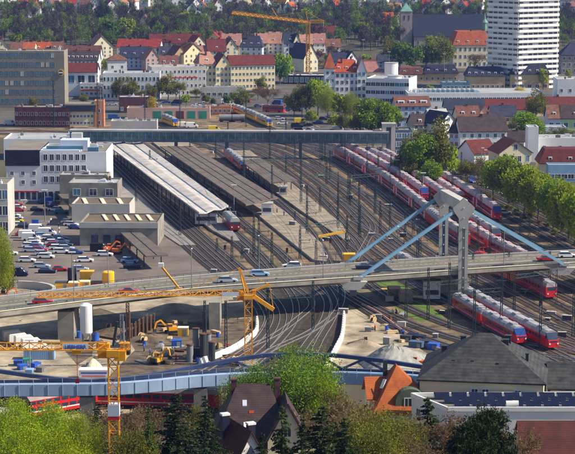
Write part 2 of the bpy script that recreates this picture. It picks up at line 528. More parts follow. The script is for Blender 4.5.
# ================================================================ SETTING
def ground():
    xs = list(range(-900, 901, 50)); ys = [-200, -100, -40, 0, 40, 80, 120, 160, 200, 230, 260, 280, 300, 315, 330, 345]+list(range(400, 1190, 90))+[1190+40*i for i in range(0, 62)]
    mb = MB(); n = len(xs)
    mb.v = [(x, y, terr(x, y)) for y in ys for x in xs]
    for j in range(len(ys)-1):
        for i in range(n-1):
            mb.f.append((j*n+i, j*n+i+1, (j+1)*n+i+1, (j+1)*n+i)); mb.m.append(0)
    struct('ground', mb, 'ground', 'brown and green ground of the valley and the slope behind')
ground()
def sheet(name, pts, m, z, label=None):
    mb = MB(); P = [W(u, v, z) for u, v in pts]
    mb.add(P, [tuple(range(len(P)))])
    return struct(name, mb, m, label)
sheet('town_ground', [(-150, 60), (700, 60), (700, 140), (430, 160), (395, 146), (-150, 128)], 'asphalt', 0.010, 'grey streets and yards of the town behind the station')
sheet('rail_yard', [(60, 128), (395, 146), (440, 162), (700, 290), (700, 385), (470, 356), (405, 340), (360, 318), (340, 340), (330, 400), (120, 400), (255, 330), (250, 290), (190, 262), (150, 240), (60, 150)], 'yard', 0.016, 'brown gravel ground of the rail yard')
sheet('parking_lot', [(-120, 180), (100, 180), (160, 232), (230, 268), (230, 288), (-120, 306)], 'asphalt_lot', 0.020, 'grey parking lot beside the station building')
sheet('construction_ground', [(-120, 300), (110, 290), (250, 284), (262, 300), (250, 330), (205, 362), (120, 420), (-120, 420)], 'sand', 0.024, 'sandy ground of the construction site under the road bridge')
sheet('muddy_ground', [(60, 318), (100, 308), (130, 318), (190, 322), (250, 318), (240, 345), (190, 380), (90, 380), (60, 345)], 'mud', 0.030, 'dark churned earth of the construction site')
sheet('site_road', [(96, 330), (125, 336), (135, 350), (110, 375), (70, 382), (50, 382), (92, 356)], 'sand', 0.036, 'pale dirt track through the construction site')
sheet('gravel_ground', [(345, 298), (372, 310), (410, 342), (440, 362), (420, 380), (330, 378), (335, 350), (346, 318)], 'sand', 0.030, 'pale sandy depot ground beside the curved tracks')
sheet('yard_grass', [(232, 240), (250, 249), (275, 262), (283, 275), (262, 275), (244, 256)], 'grass', 0.022, 'bright green grass patch between the tracks')
sheet('trackside_grass', [(368, 280), (400, 278), (424, 300), (445, 318), (420, 322), (395, 308)], 'grass', 0.022, 'green grass strip in front of the road bridge')
sheet('embankment_grass', [(395, 150), (440, 170), (492, 200), (540, 220), (620, 252), (620, 238), (545, 205), (470, 170), (430, 150)], 'scrub', 0.022, 'grassy bank between the tracks and the tree lined street')
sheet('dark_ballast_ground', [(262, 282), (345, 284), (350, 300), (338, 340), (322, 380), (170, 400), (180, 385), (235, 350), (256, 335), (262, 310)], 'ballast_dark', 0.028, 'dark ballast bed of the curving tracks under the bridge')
sheet('siding_ground', [(-150, 127), (-150, 138), (75, 138), (240, 134), (300, 136), (240, 112), (180, 120), (110, 121), (70, 128)], 'yard', 0.022, 'brown gravel of the sidings beyond the footbridge')
sheet('verge_grass', [(109, 163), (114, 163), (139, 187), (134, 188)], 'grass', 0.024, 'narrow green verge beside the platform track')
sheet('tree_street', [(432, 158), (448, 158), (475, 172), (530, 194), (640, 232), (640, 246), (540, 212), (470, 185)], 'asphalt', 0.026, 'street lined with trees on the right')
sheet('station_street', [(262, 128), (250, 100), (240, 84), (300, 84), (320, 100), (350, 120), (395, 132), (395, 142)], 'asphalt', 0.016, 'wide street junction behind the footbridge')

# ---- platforms
def platform(name, pts, label, h=0.7, m='platform'):
    mb = MB(); mb.poly([W(u, v)[:2] for u, v in pts], 0.0, h, 1, 0)
    P = [W(u, v) for u, v in pts]
    return struct(name, mb, [m, 'concrete'], label)
platform('station_platform', [(96, 143), (125, 143), (182, 190), (226, 224), (240, 243), (232, 243), (212, 232), (160, 192)][::-1], 'grey platform under the white canopies', m='platform_grey')
platform('station_platform', [(152, 143), (188, 143), (252, 190), (287, 215), (322, 246), (327, 264), (313, 262), (252, 212), (200, 180)][::-1], 'light platform under the brown flat canopy', m='platform')
platform('station_platform', [(228, 152), (250, 152), (283, 178), (307, 197), (342, 226), (350, 240), (343, 241), (300, 212), (262, 184)][::-1], 'light platform with the short canopy')
platform('loading_platform', [(104, 170), (122, 180), (172, 226), (196, 246), (180, 246), (150, 226), (118, 200), (100, 178)][::-1], 'wide grey platform beside the flat pavilion', h=0.3, m='platform_grey')

# ---- railway tracks
TR = {}; TI = [0]
def track(pts=None, path=None, dark=False, a=0, b=None, sl=True):
    P = path if path is not None else pxl(pts)
    i = TI[0]; TI[0] += 1
    z = 0.03+0.0045*i
    mb = MB()
    mb.sweep(P, [(-2.0, z), (-1.5, z+0.16), (1.5, z+0.16), (2.0, z)], 0, close=False)
    S = arclen(P); s = 0
    while s < S[-1] and sl:
        p, d = at_s(P, S, s); r = Vector((d.y, -d.x, 0))*1.3; q = d*0.13
        zz = Vector((0, 0, z+0.20))
        mb.add([p-r-q+zz, p+r-q+zz, p+r+q+zz, p-r+q+zz], [(0, 1, 2, 3)], 1)
        s += 0.75
    for g in (-0.75, 0.75):
        mb.sweep(P, [(g-0.06, z+0.20), (g-0.06, z+0.36), (g+0.06, z+0.36), (g+0.06, z+0.20)], 2)
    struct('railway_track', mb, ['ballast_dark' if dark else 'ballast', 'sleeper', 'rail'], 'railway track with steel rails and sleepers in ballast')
    return P
def off(P, d):
    out = []
    for i, p in enumerate(P):
        t = P[min(len(P)-1, i+1)]-P[max(0, i-1)]; t.normalize()
        out.append(p+Vector((t.y, -t.x, 0))*d)
    return out
L1 = track([(84, 136), (108, 160), (150, 200), (190, 235), (240, 280), (264, 302), (270, 320), (256, 343), (225, 364), (180, 392)], dark=True)
L2 = track([(92, 136), (117, 160), (161, 200), (200, 235), (250, 278), (276, 302), (283, 320), (272, 342), (245, 366), (205, 396)], dark=True)
L0 = track([(150, 218), (180, 240), (205, 262), (240, 290), (258, 310), (260, 325), (244, 344), (215, 362), (170, 388)], dark=True)
M1 = track([(118, 136), (135, 148), (175, 180), (206, 206), (232, 230), (260, 256), (283, 284), (295, 303), (294, 322), (278, 344), (248, 372)], dark=True)
M2 = track([(130, 136), (148, 148), (189, 178), (220, 204), (248, 228), (278, 252), (308, 282), (326, 300), (324, 320), (306, 346), (286, 375)], dark=True)
M3 = track([(300, 268), (322, 284), (334, 302), (333, 318), (318, 345), (306, 378)], dark=True)
M4 = track([(338, 283), (342, 298), (334, 316), (308, 334), (270, 352), (230, 378)], dark=True)
L4 = track([(208, 225), (240, 246), (262, 268), (300, 292), (312, 305), (300, 318), (275, 336), (240, 352)], dark=True)
N1 = track([(180, 138), (215, 150), (250, 177), (276, 200), (306, 228), (322, 252), (340, 284), (370, 304), (410, 324), (472, 344), (527, 354), (600, 364)], dark=True)
N2 = track([(195, 136), (232, 150), (267, 177), (292, 197), (320, 222), (340, 246), (362, 277), (395, 301), (438, 321), (490, 338), (540, 347), (610, 357)], dark=True)
N0 = track([(322, 262), (334, 287), (362, 307), (402, 330), (462, 351), (520, 362), (600, 373)], dark=True)
Qb = pxl([(140, 132), (200, 139), (256, 152), (300, 180), (326, 203), (354, 233), (383, 257), (422, 280), (467, 304), (510, 329), (550, 350), (600, 374)])
QT = {}
for d in (-4.6, 0, 4.8, 9.6, 14.6, 21, 26, 32, 37, 42, 46.5):
    p = off(Qb, -d)
    if d > 9: p = p[int(d*0.42):]
    QT[d] = track(path=p)
S1 = track([(-60, 131), (0, 131), (60, 132), (130, 135), (200, 134)])
S2 = track([(-60, 134), (0, 134), (70, 135), (150, 136)])
F0 = track([(150, 129), (230, 136), (300, 145), (345, 154), (385, 166), (445, 182), (490, 199), (530, 219), (575, 243), (640, 276)], dark=True)
F1 = track(path=off(F0, -4.6), dark=True)
F2 = track(path=off(F0, -9.4), dark=True)
F3 = track(path=off(F0, 4.8)[20:], dark=True)
X1 = track([(200, 147), (260, 152), (310, 166), (350, 186), (392, 212), (430, 235), (480, 262)])
X2 = track([(330, 222), (352, 238), (372, 262), (430, 292), (500, 322), (600, 352)])
X3 = track([(352, 222), (382, 240), (415, 262), (470, 290), (530, 318), (600, 342)])
X4 = track([(355, 262), (366, 244), (372, 226), (352, 208), (322, 188)])
X5 = track([(430, 300), (480, 312), (540, 340), (600, 360)])
FR = track([(-60, 436), (0, 425), (60, 414), (120, 406), (200, 410), (260, 400), (340, 392)])

# ================================================================ ROAD BRIDGE
ZB = 8.0
nearE = pxl([(-60, 321), (0, 314), (100, 301.5), (200, 290), (300, 283), (390, 277), (480, 270.5), (575, 264.5), (660, 260)], ZB, 6)
farE = pxl([(-60, 305), (0, 298.5), (100, 287), (200, 277), (300, 269), (390, 262.5), (480, 257), (575, 252), (660, 248)], ZB, 6)
def bridge():
    o = thing('road_bridge', 'long concrete road bridge curving across the whole rail yard with cars on it', 'bridge', W(300, 283))
    loc = o.location
    def B(name, mb, mats):
        mb.v = [(a-loc.x, b-loc.y, c-loc.z) for a, b, c in mb.v]
        return mb.build(name, mats, o)
    n = len(nearE)
    z = Vector((0, 0, 1))
    mb = MB()
    Ls = nearE; Rs = farE
    vs = []
    for a, b in zip(Ls, Rs):
        d = (b-a).normalized()
        vs += [a, b, b-z*0.5, b-d*2.5-z*0.8, b-d*4.5-z*1.9, a+d*4.5-z*1.9, a+d*2.5-z*0.8, a-z*0.5]
    fs = []
    for i in range(n-1):
        for j in range(8):
            fs.append((i*8+j, i*8+(j+1) % 8, (i+1)*8+(j+1) % 8, (i+1)*8+j))
    mb.add(vs, fs); B('deck', mb, 'concrete')
    def lane(t0, t1, zz, nm, m, dash=None):
        mb = MB()
        A = [a.lerp(b, t0)+z*zz for a, b in zip(Ls, Rs)]; Bq = [a.lerp(b, t1)+z*zz for a, b in zip(Ls, Rs)]
        if dash is None: mb.ribbon(A, Bq)
        else:
            for i in range(n-1):
                for k in range(0, 6, 2):
                    f0, f1 = k/6, (k+1)/6
                    mb.add([A[i].lerp(A[i+1], f0), Bq[i].lerp(Bq[i+1], f0), Bq[i].lerp(Bq[i+1], f1), A[i].lerp(A[i+1], f1)], [(0, 1, 2, 3)])
        return B(nm, mb, m)
    lane(0.06, 0.94, 0.01, 'road_surface', 'bridge_road')
    lane(0.49, 0.503, 0.02, 'centre_line', 'line')
    lane(0.29, 0.30, 0.02, 'lane_line', 'line', 1)
    lane(0.70, 0.71, 0.02, 'lane_line', 'line', 1)
    lane(0.095, 0.103, 0.02, 'edge_line', 'line')
    lane(0.897, 0.905, 0.02, 'edge_line', 'line')
    for (E, O, sgn) in ((Ls, Rs, 1), (Rs, Ls, 1)):
        mb = MB(); pr = []
        # kerb parapet
        for a, b in zip(E, O):
            d = (b-a).normalized(); pr.append((a+d*0.0, a+d*0.35))
        vs = []
        for a, b in pr: vs += [a-z*0.55-(b-a)*0.3, b, b+z*0.55, a+z*0.55-(b-a)*0.3]
        fs = [(i*4+j, i*4+(j+1) % 4, (i+1)*4+(j+1) % 4, (i+1)*4+j) for i in range(n-1) for j in range(4)]
        mb.add(vs, fs); pa = B('parapet', mb, 'concrete')
        mb = MB()
        for (a, b), (a2, b2) in zip(pr, pr[1:]): mb.bar(a+z*.6-(b-a)*.05, a2+z*.6-(b2-a2)*.05, .42, .1)
        k_ = mb.build('coping', 'cream' if E is Ls else 'concrete_light', pa); k_.location = -loc
        mb = MB()
        for i in range(n-1):
            a0 = pr[i][0].lerp(pr[i][1], .5); a1 = pr[i+1][0].lerp(pr[i+1][1], .5)
            mb.bar(a0+z*1.15, a1+z*1.15, 0.09); mb.bar(a0+z*0.8, a1+z*0.8, 0.06)
            L = (a1-a0).length; k = max(1, int(L/1.6))
            for q in range(k):
                p = a0.lerp(a1, q/k); mb.bar(p+z*0.4, p+z*1.2, 0.07)
        B('railing', mb, 'metal_dark')
        # inner guard rail
        mb = MB()
        for i in range(n-1):
            d0 = (O[i]-E[i]).normalized()*1.9; 
            a0 = E[i]+d0; a1 = E[i+1]+d0
            mb.bar(a0+z*0.62, a1+z*0.62, 0.08, 0.3)
            L = (a1-a0).length; k = max(1, int(L/2.5))
            for q in range(k):
                p = a0.lerp(a1, q/k); mb.bar(p, p+z*0.6, 0.1)
        B('guard_rail', mb, 'metal_grey')
    # piers
    def pier(u0, u1, v, dep, m='concrete', zt=ZB-1.75):
        a = W(u0, v); b = W(u1, v); mb = MB()
        mb.box(a.x, b.x, a.y, a.y+dep, 0, zt)
        return B('pier', mb, m)
    pier(58, 74, 340, 11); pier(209, 220, 330, 11); pier(-30, -12, 352, 11)
    return o, B
brg, BB = bridge()
def pylons():
    z = Vector((0, 0, 1))
    zt = 25.6
    o = thing('bridge_pylon', 'tall grey twin steel pylon rising through the road bridge with blue stays', 'pylon', W(455, 307))
    loc = o.location
    def B(name, mb, mats, par=None):
        mb.v = [(a-loc.x, b-loc.y, c-loc.z) for a, b, c in mb.v]
        return mb.build(name, mats, par or o)
    def onE(E, u):
        for i in range(len(E)-1):
            a = proj(E[i])[0]; b = proj(E[i+1])[0]
            if a <= u <= b:
                return E[i].lerp(E[i+1], (u-a)/(b-a))
    for E, uu, sy, la, ra in ((nearE, 462.5, -0.9, 358, 564), (farE, 443.5, 0.9, 345, 547)):
        c = onE(E, uu); c = Vector((c.x, c.y+sy, 0))
        mb = MB()
        for dx in (-0.72, 0.72):
            mb.box(c.x+dx-0.38, c.x+dx+0.38, c.y-0.55, c.y+0.55, 0, zt-3)
        B('pylon_leg', mb, 'concrete_light')
        mb = MB(); mb.box(c.x-0.34, c.x+0.34, c.y-0.35, c.y+0.35, 0, zt-3.3); B('web_plate', mb, 'foot_blue' if E is farE else 'concrete')
        # kite shaped head
        mb = MB()
        pts = [(0, zt+0.3), (2.6, zt-2.0), (2.4, zt-2.8), (1.15, zt-4.6), (0.95, zt-7.0), (-0.95, zt-7.0), (-1.15, zt-4.6), (-2.4, zt-2.8), (-2.6, zt-2.0)]
        for yy in (c.y-0.62, c.y+0.57):
            f = [(c.x+px, yy, pz) for px, pz in pts]; g = [(c.x+px, yy+0.06, pz) for px, pz in pts]
            k = len(pts)
            mb.add(f+g, [tuple(range(k)), tuple(range(2*k-1, k-1, -1))]+[(i, (i+1) % k, k+(i+1) % k, k+i) for i in range(k)])
        k = len(pts)
        mb.add([(c.x+px, c.y-0.5, pz-0.08) for px, pz in pts]+[(c.x+px, c.y+0.5, pz-0.08) for px, pz in pts], [(i, (i+1) % k, k+(i+1) % k, k+i) for i in range(k)])
        B('pylon_head', mb, 'concrete_light')
        mb = MB()
        for i in range(9): mb.cb((c.x, c.y-0.60, zt-2-i*2.4), (0.25, 0.2, 0.25))
        B('lamp_row', mb, 'white_paint')
        for ud, sx in ((la, -1), (ra, 1)):
            e = onE(E, ud); e = Vector((e.x, e.y+sy*0.4, ZB+0.2))
            h = Vector((c.x+sx*2.1, c.y, zt-2.8))
            mb = MB(); mb.bar(h, e, 0.62, 0.72); B('stay', mb, 'steel_blue')
            mb = MB(); mb.cb((e.x, e.y, ZB+0.3), (2.2, 0.9, 0.8)); B('anchor_block', mb, 'concrete_light')
    a = onE(nearE, 462.5); b = onE(farE, 443.5)
    mb = MB(); mb.poly([(a.x-1.7, a.y-.3), (a.x+1.6, a.y-.3), (b.x+1.5, b.y+.8), (b.x-1.7, b.y+.8)], 0, ZB-1.95); B('pier', mb, 'concrete')
    a = onE(nearE, 462.5); b = onE(farE, 443.5)
    mb = MB(); p0 = Vector((a.x, a.y-.3, zt-1.6)); p1 = Vector((b.x, b.y+.3, zt-1.6)); mb.bar(p0, p1, 2.0, 2.6); B('top_beam', mb, 'concrete_light')
    # cross beam
    a = onE(nearE, 462.5); b = onE(farE, 443.5)
    mb = MB(); mb.bar(Vector((a.x, a.y-0.9, ZB-2.5)), Vector((b.x, b.y+0.9, ZB-2.5)), 2.0, 1.2); B('cross_beam', mb, 'concrete')
    # anchor trough under the deck at both stay ends
    for ud in (353, 562):
        a = onE(nearE, ud); b = onE(farE, ud-12)
        mb = MB(); w0, w1 = 3.4, 1.6
        ex = Vector((1, 0, 0))
        vs = []
        for p in (a-Vector((0, 0.5, 0)), b+Vector((0, .5, 0))):
            vs += [p-ex*w0-z*0.5, p+ex*w0-z*0.5, p+ex*w1-z*2.4, p-ex*w1-z*2.4]
        mb.add(vs, [(0, 1, 2, 3), (7, 6, 5, 4), (0, 4, 5, 1), (1, 5, 6, 2), (2, 6, 7, 3), (3, 7, 4, 0)])
        B('anchor_beam', mb, 'concrete_light')
pylons()
# abutments on the yard ground
for (u, v, lab) in ((394, 297, 'small concrete block with orange top left of its twin before the bridge'), (405.5, 301, 'small concrete block with orange top right of its twin before the bridge')):
    p = W(u, v); o = thing('concrete_block', lab, 'concrete block', p)
    mb = MB(); mb.box(-1.6, 1.6, -2.5, 2.5, 0, 2.3); mb.build('body', 'concrete', o)
    mb = MB(); mb.box(-1.3, 1.5, -2.3, 2.4, 2.3, 2.4); mb.build('cover', 'orange', o)

# ---- lamp posts on the bridge
def lamp_post_mesh(h=9, arm=1.6):
    a = MB(); a.tube((0, 0, 0), (0, 0, h), 0.11, 0.07, 8); a.bar((0, 0, h), (arm, 0, h+0.25), 0.09)
    b = MB(); b.cb((arm+0.3, 0, h+0.25), (0.9, 0.32, 0.14))
    return a.mesh('pole', 'metal_grey'), b.mesh('lamp_head', 'white_paint')
LP = lamp_post_mesh()
def lamp_post(p, lab, rz=0, cat='street lamp', group='street lamps on the road bridge'):
    o = thing('street_lamp', lab, cat, p, rz, group)
    put('pole', LP[0], o); put('lamp_head', LP[1], o)
    return o
for u, t in ((66, 0.04), (101, 0.95), (185, 0.04), (327, 0.05), (400, 0.95), (509, 0.04), (262, .95)):
    for i in range(len(nearE)-1):
        a = nearE[i].lerp(farE[i], t); b = nearE[i+1].lerp(farE[i+1], t)
        if proj(a)[0] <= u < proj(b)[0]:
            lamp_post(a.lerp(b, .5), 'slim grey street lamp standing on the road bridge', PI/2 if t < .5 else -PI/2)

# ================================================================ STEEL TRUSS BRIDGE IN FRONT
def truss_bridge():
    zT = 9.0
    topP = pxl([(-60, 385), (0, 384), (100, 383), (150, 380), (200, 375), (260, 372), (330, 371.5), (400, 374), (450, 376), (560, 368), (640, 362)], zT, 6)
    o = thing('truss_bridge', 'unfinished blue steel tram bridge with a waving dark blue truss chord', 'bridge', W(280, 425))
    loc = o.location
    def B(name, mb, mats):
        mb.v = [(a-loc.x, b-loc.y, c-loc.z) for a, b, c in mb.v]
        return mb.build(name, mats, o)
    mb = MB(); mb.sweep(topP, [(0, 0), (0.2, -0.15), (0.2, -2.25), (0, -2.4), (-0.5, -2.4), (-0.5, 0)]); B('box_girder', mb, 'girder_blue')
    mb = MB()
    S0 = arclen(topP); q_ = 1.0
    while q_ < S0[-1]:
        p, d = at_s(topP, S0, q_); mb.bar(p+Vector((d.y*.24, -d.x*.24, -.2)), p+Vector((d.y*.24, -d.x*.24, -2.2)), .10, .10); mb.tube(p, p+Vector((0, 0, 1.0)), .04, n=4); q_ += 2.6
    B('stiffener', mb, 'girder_blue')
    mb = MB()
    for a, b in zip(topP, topP[1:]): mb.bar(a+Vector((0, 0, 1.0)), b+Vector((0, 0, 1.0)), .06)
    B('handrail', mb, 'metal_grey')
    mb = MB(); mb.sweep(topP, [(-0.5, -1.3), (-6.0, -1.3), (-6.0, -1.7), (-0.5, -1.7)]); B('deck', mb, 'conc_dark')
    # far truss 6 m behind; chord follows the wave read off the photo
    farp = [p+Vector((0, 6.4, 0)) for p in topP]
    prof = [(-60, 364), (-25, 367), (0, 369.5), (25, 373), (55, 377), (90, 379.5), (130, 377), (165, 371), (200, 364.5), (230, 358.5), (265, 353.5), (300, 352), (340, 354), (380, 358.5), (415, 364), (450, 369), (560, 366), (640, 360)]
    def vt(u):
        for (a, va), (b, vb) in zip(prof, prof[1:]):
            if a <= u <= b: return va+(vb-va)*(u-a)/(b-a)
        return prof[-1][1]
    P2 = []
    for i in range(len(farp)-1):
        for k in range(3): P2.append(farp[i].lerp(farp[i+1], k/3))
    chord = []
    for p in P2:
        u, v = proj(p)
        d = ray(u, vt(u)); t = p.y/d.y
        chord.append(Vector((p.x, p.y, CAM_H+d.z*t)))
    mb = MB()
    for a, b in zip(chord, chord[1:]): mb.bar(a-Vector((0, 0, .35)), b-Vector((0, 0, .35))+(b-a)*0.02, 0.7, 0.72)
    B('upper_chord', mb, 'arch_blue')
    mb = MB(); mb.sweep(farp, [(0.3, -0.9), (-0.5, -0.9), (-0.5, -2.0), (0.3, -2.0)]); B('lower_chord', mb, 'arch_blue')
    S = arclen(P2); s = 0; k = 0
    def ptat(s):
        for i in range(1, len(P2)):
            if S[i] >= s:
                t = (s-S[i-1])/(S[i]-S[i-1]); return P2[i-1].lerp(P2[i], t), chord[i-1].lerp(chord[i], t)
        return P2[-1], chord[-1]
    step = 4.1
    while s+step < S[-1]:
        b0, c0 = ptat(s); b1, c1 = ptat(s+step)
        lo = (b0 if k % 2 == 0 else b1)-Vector((0, 0, 1.0)); hi = (c1 if k % 2 == 0 else c0)-Vector((0, 0, .5))
        if hi.z-lo.z > 1.3:
            mb = MB(); mb.bar(lo, hi, 0.42, 0.42); B('diagonal', mb, 'arch_blue')
        s += step; k += 1
    for u in (-20, 100, 205, 330, 450, 585):
        for i in range(len(topP)-1):
            if proj(topP[i])[0] <= u < proj(topP[i+1])[0]:
                p = topP[i]
                mb = MB(); mb.box(p.x-1.2, p.x+1.2, p.y+0.2, p.y+5.5, 0, zT-2.7); B('pier', mb, 'concrete')
truss_bridge()

# ================================================================ FOOTBRIDGE
def footbridge():
    zb = 6.5
    a = W(70, 141.5, zb); b = W(388, 143.5, zb)
    o = thing('covered_footbridge', 'long covered glass footbridge in blue steel spanning the far end of the tracks', 'footbridge', (a.x, a.y, 0))
    L = (b-a).length; rz = math.atan2(b.y-a.y, b.x-a.x); o.rotation_euler.z = rz
    s = SC(a); hh = 3.9
    mb = MB(); mb.box(0, L, 0, 4, zb, zb+0.7); mb.build('floor_beam', 'foot_blue', o)
    mb = MB(); mb.box(-0.3, L+0.3, -0.3, 4.3, zb+hh, zb+hh+0.6); mb.build('roof', 'flat_grey', o)
    mb = MB(); mb.box(0, L, 0.12, 0.2, zb+0.7, zb+hh); mb.box(0, L, 3.8, 3.88, zb+0.7, zb+hh); mb.build('glazing', 'glass_teal', o)
    mb = MB(); n = int(L/2.6)
    for i in range(n+1):
        x = L*i/n
        for y in (0.02, 3.9): mb.box(x-0.12, x+0.12, y, y+0.12, zb+0.7, zb+hh)
    mb.build('post', 'steel_blue', o)
    mb = MB()
    for i in range(n):
        x0 = L*i/n; x1 = L*(i+1)/n
        if i % 2 == 0: mb.bar((x0, -0.02, zb+0.8), (x1, -0.02, zb+hh-.1), 0.12)
        else: mb.bar((x1, -0.02, zb+0.8), (x0, -0.02, zb+hh-.1), 0.12)
    mb.box(0, L, -0.06, -0.01, zb+1.9, zb+2.05)
    mb.build('bracing', 'foot_blue', o)
    for u in (129, 180, 229, 300):
        x = (W(u, 150, 0)-Vector((a.x, a.y, 0))).x
        mb = MB(); mb.box(x-0.6, x+0.6, 1.2, 2.6, 0, zb); mb.build('pier', 'foot_blue', o)
    t = thing('stair_tower', 'grey concrete lift tower at the right end of the covered footbridge', 'tower', W(383, 160))
    mb = MB(); mb.box(-0.3, 4.6, 0, 5, 0, 13.5); mb.build('wall', 'concrete_light', t)
    mb = MB(); mb.box(1.2, 3, -0.05, 0, 1, 12.5); mb.build('window', 'glass', t)
    mb = MB(); mb.box(-0.5, 4.8, -0.2, 5.2, 13.5, 13.9); mb.build('roof', 'flat_grey', t)
footbridge()

# ================================================================ PLATFORM CANOPIES
def canopy(label, quad, z, m, ridges=2, post='metal_dark', name='platform_canopy', n=20, th=0.45, fold=0.0):
    A, B_, C_, D = [W(u, v, z) for u, v in quad]     # far-left, near-left, near-right, far-right
    o = thing(name, label, 'canopy', (B_.x, B_.y, 0))
    loc = o.location
    def loc_(p, dz=0): return (p.x-loc.x, p.y-loc.y, z+dz)
    mb = MB()
    k = max(1, ridges*2)
    L = [A.lerp(D, i/k) for i in range(k+1)]; N = [B_.lerp(C_, i/k) for i in range(k+1)]
    for i in range(k):
        za = fold*(1 if i % 2 == 0 else 0); zb_ = fold*(0 if i % 2 == 0 else 1)
        mb.add([loc_(L[i], za), loc_(N[i], za), loc_(N[i+1], zb_), loc_(L[i+1], zb_)], [(0, 1, 2, 3)])
        mb.add([loc_(L[i], za-th), loc_(N[i], za-th), loc_(N[i+1], zb_-th), loc_(L[i+1], zb_-th)], [(3, 2, 1, 0)])
        mb.add([loc_(N[i], za-th), loc_(N[i+1], zb_-th), loc_(N[i+1], zb_), loc_(N[i], za)], [(0, 1, 2, 3)])
        mb.add([loc_(L[i], za-th), loc_(L[i+1], zb_-th), loc_(L[i+1], zb_), loc_(L[i], za)], [(3, 2, 1, 0)])
    mb.add([loc_(A, fold-th), loc_(B_, fold-th), loc_(B_, fold), loc_(A, fold)], [(0, 1, 2, 3)])
    mb.add([loc_(D, -th), loc_(C_, -th), loc_(C_, 0), loc_(D, 0)], [(3, 2, 1, 0)])
    r = mb.build('roof', m, o)
    if fold > 0:
        for i in range(1, k):
            if i % 2 == 1:
                mb = MB(); mb.bar(Vector(loc_(L[i], 0.08)), Vector(loc_(N[i], 0.08)), 0.5, 0.12); mb.build('gutter', 'foot_blue', r)
    else:
        for i in range(1, k):
            mb = MB(); mb.bar(Vector(loc_(L[i], 0.06)), Vector(loc_(N[i], 0.06)), 0.16, 0.12); mb.build('seam', 'metal_dark', r)
    for i in range(n):
        t = (i+0.4)/n
        for f in (0.10, 0.9):
            p = A.lerp(B_, t).lerp(D.lerp(C_, t), f)
            q = loc_(p); mb = MB(); mb.box(q[0]-0.14, q[0]+0.14, q[1]-0.14, q[1]+0.14, 0, z-th); mb.build('post', post, o)
    return o
canopy('long white corrugated platform canopy left of the brown one', [(103, 143), (199, 214), (228.5, 207), (141, 143)], 5.4, 'canopy_white', 2, n=24, fold=0.5)
canopy('long brown flat platform canopy in the middle of the station', [(160, 146), (246, 204.5), (278, 197.5), (192, 146)], 5.0, 'canopy_brown', 2, n=12)
canopy('short pale platform canopy right of the brown one', [(240, 160), (270, 182.5), (298, 180), (259, 158)], 4.6, 'canopy_brown', 1, n=6)
canopy('small slanting bus canopy in front of the flat pavilion', [(119, 231), (146, 256), (168, 254.5), (138, 230)], 4.0, 'canopy_brown', 1, n=4)
def kiosk(u, v, w, d, h, lab, m='white'):
    o = thing('platform_kiosk', lab, 'kiosk', W(u, v, .7))
    mb = MB(); mb.box(-w/2, w/2, 0, d, 0, h); mb.build('wall', m, o)
    mb = MB(); mb.box(-w/2-.2, w/2+.2, -.2, d+.2, h, h+.25); mb.build('roof', 'flat_grey', o)
    mb = MB(); mb.box(-w/2+.4, w/2-.4, -.05, -0.003, 1, 2.2); mb.build('window', 'glass', o)
kiosk(206, 224, 6.5, 4, 3.2, 'small white kiosk at the end of the white canopy')
kiosk(267, 215, 3.4, 4, 3.4, 'small white kiosk at the end of the brown canopy')
kiosk(283, 195, 2.6, 3, 2.6, 'small grey shelter at the end of the short canopy', 'concrete_light')
kiosk(432, 299, 4.0, 3, 4.2, 'small pale signal hut beside the bridge pylon', 'white')

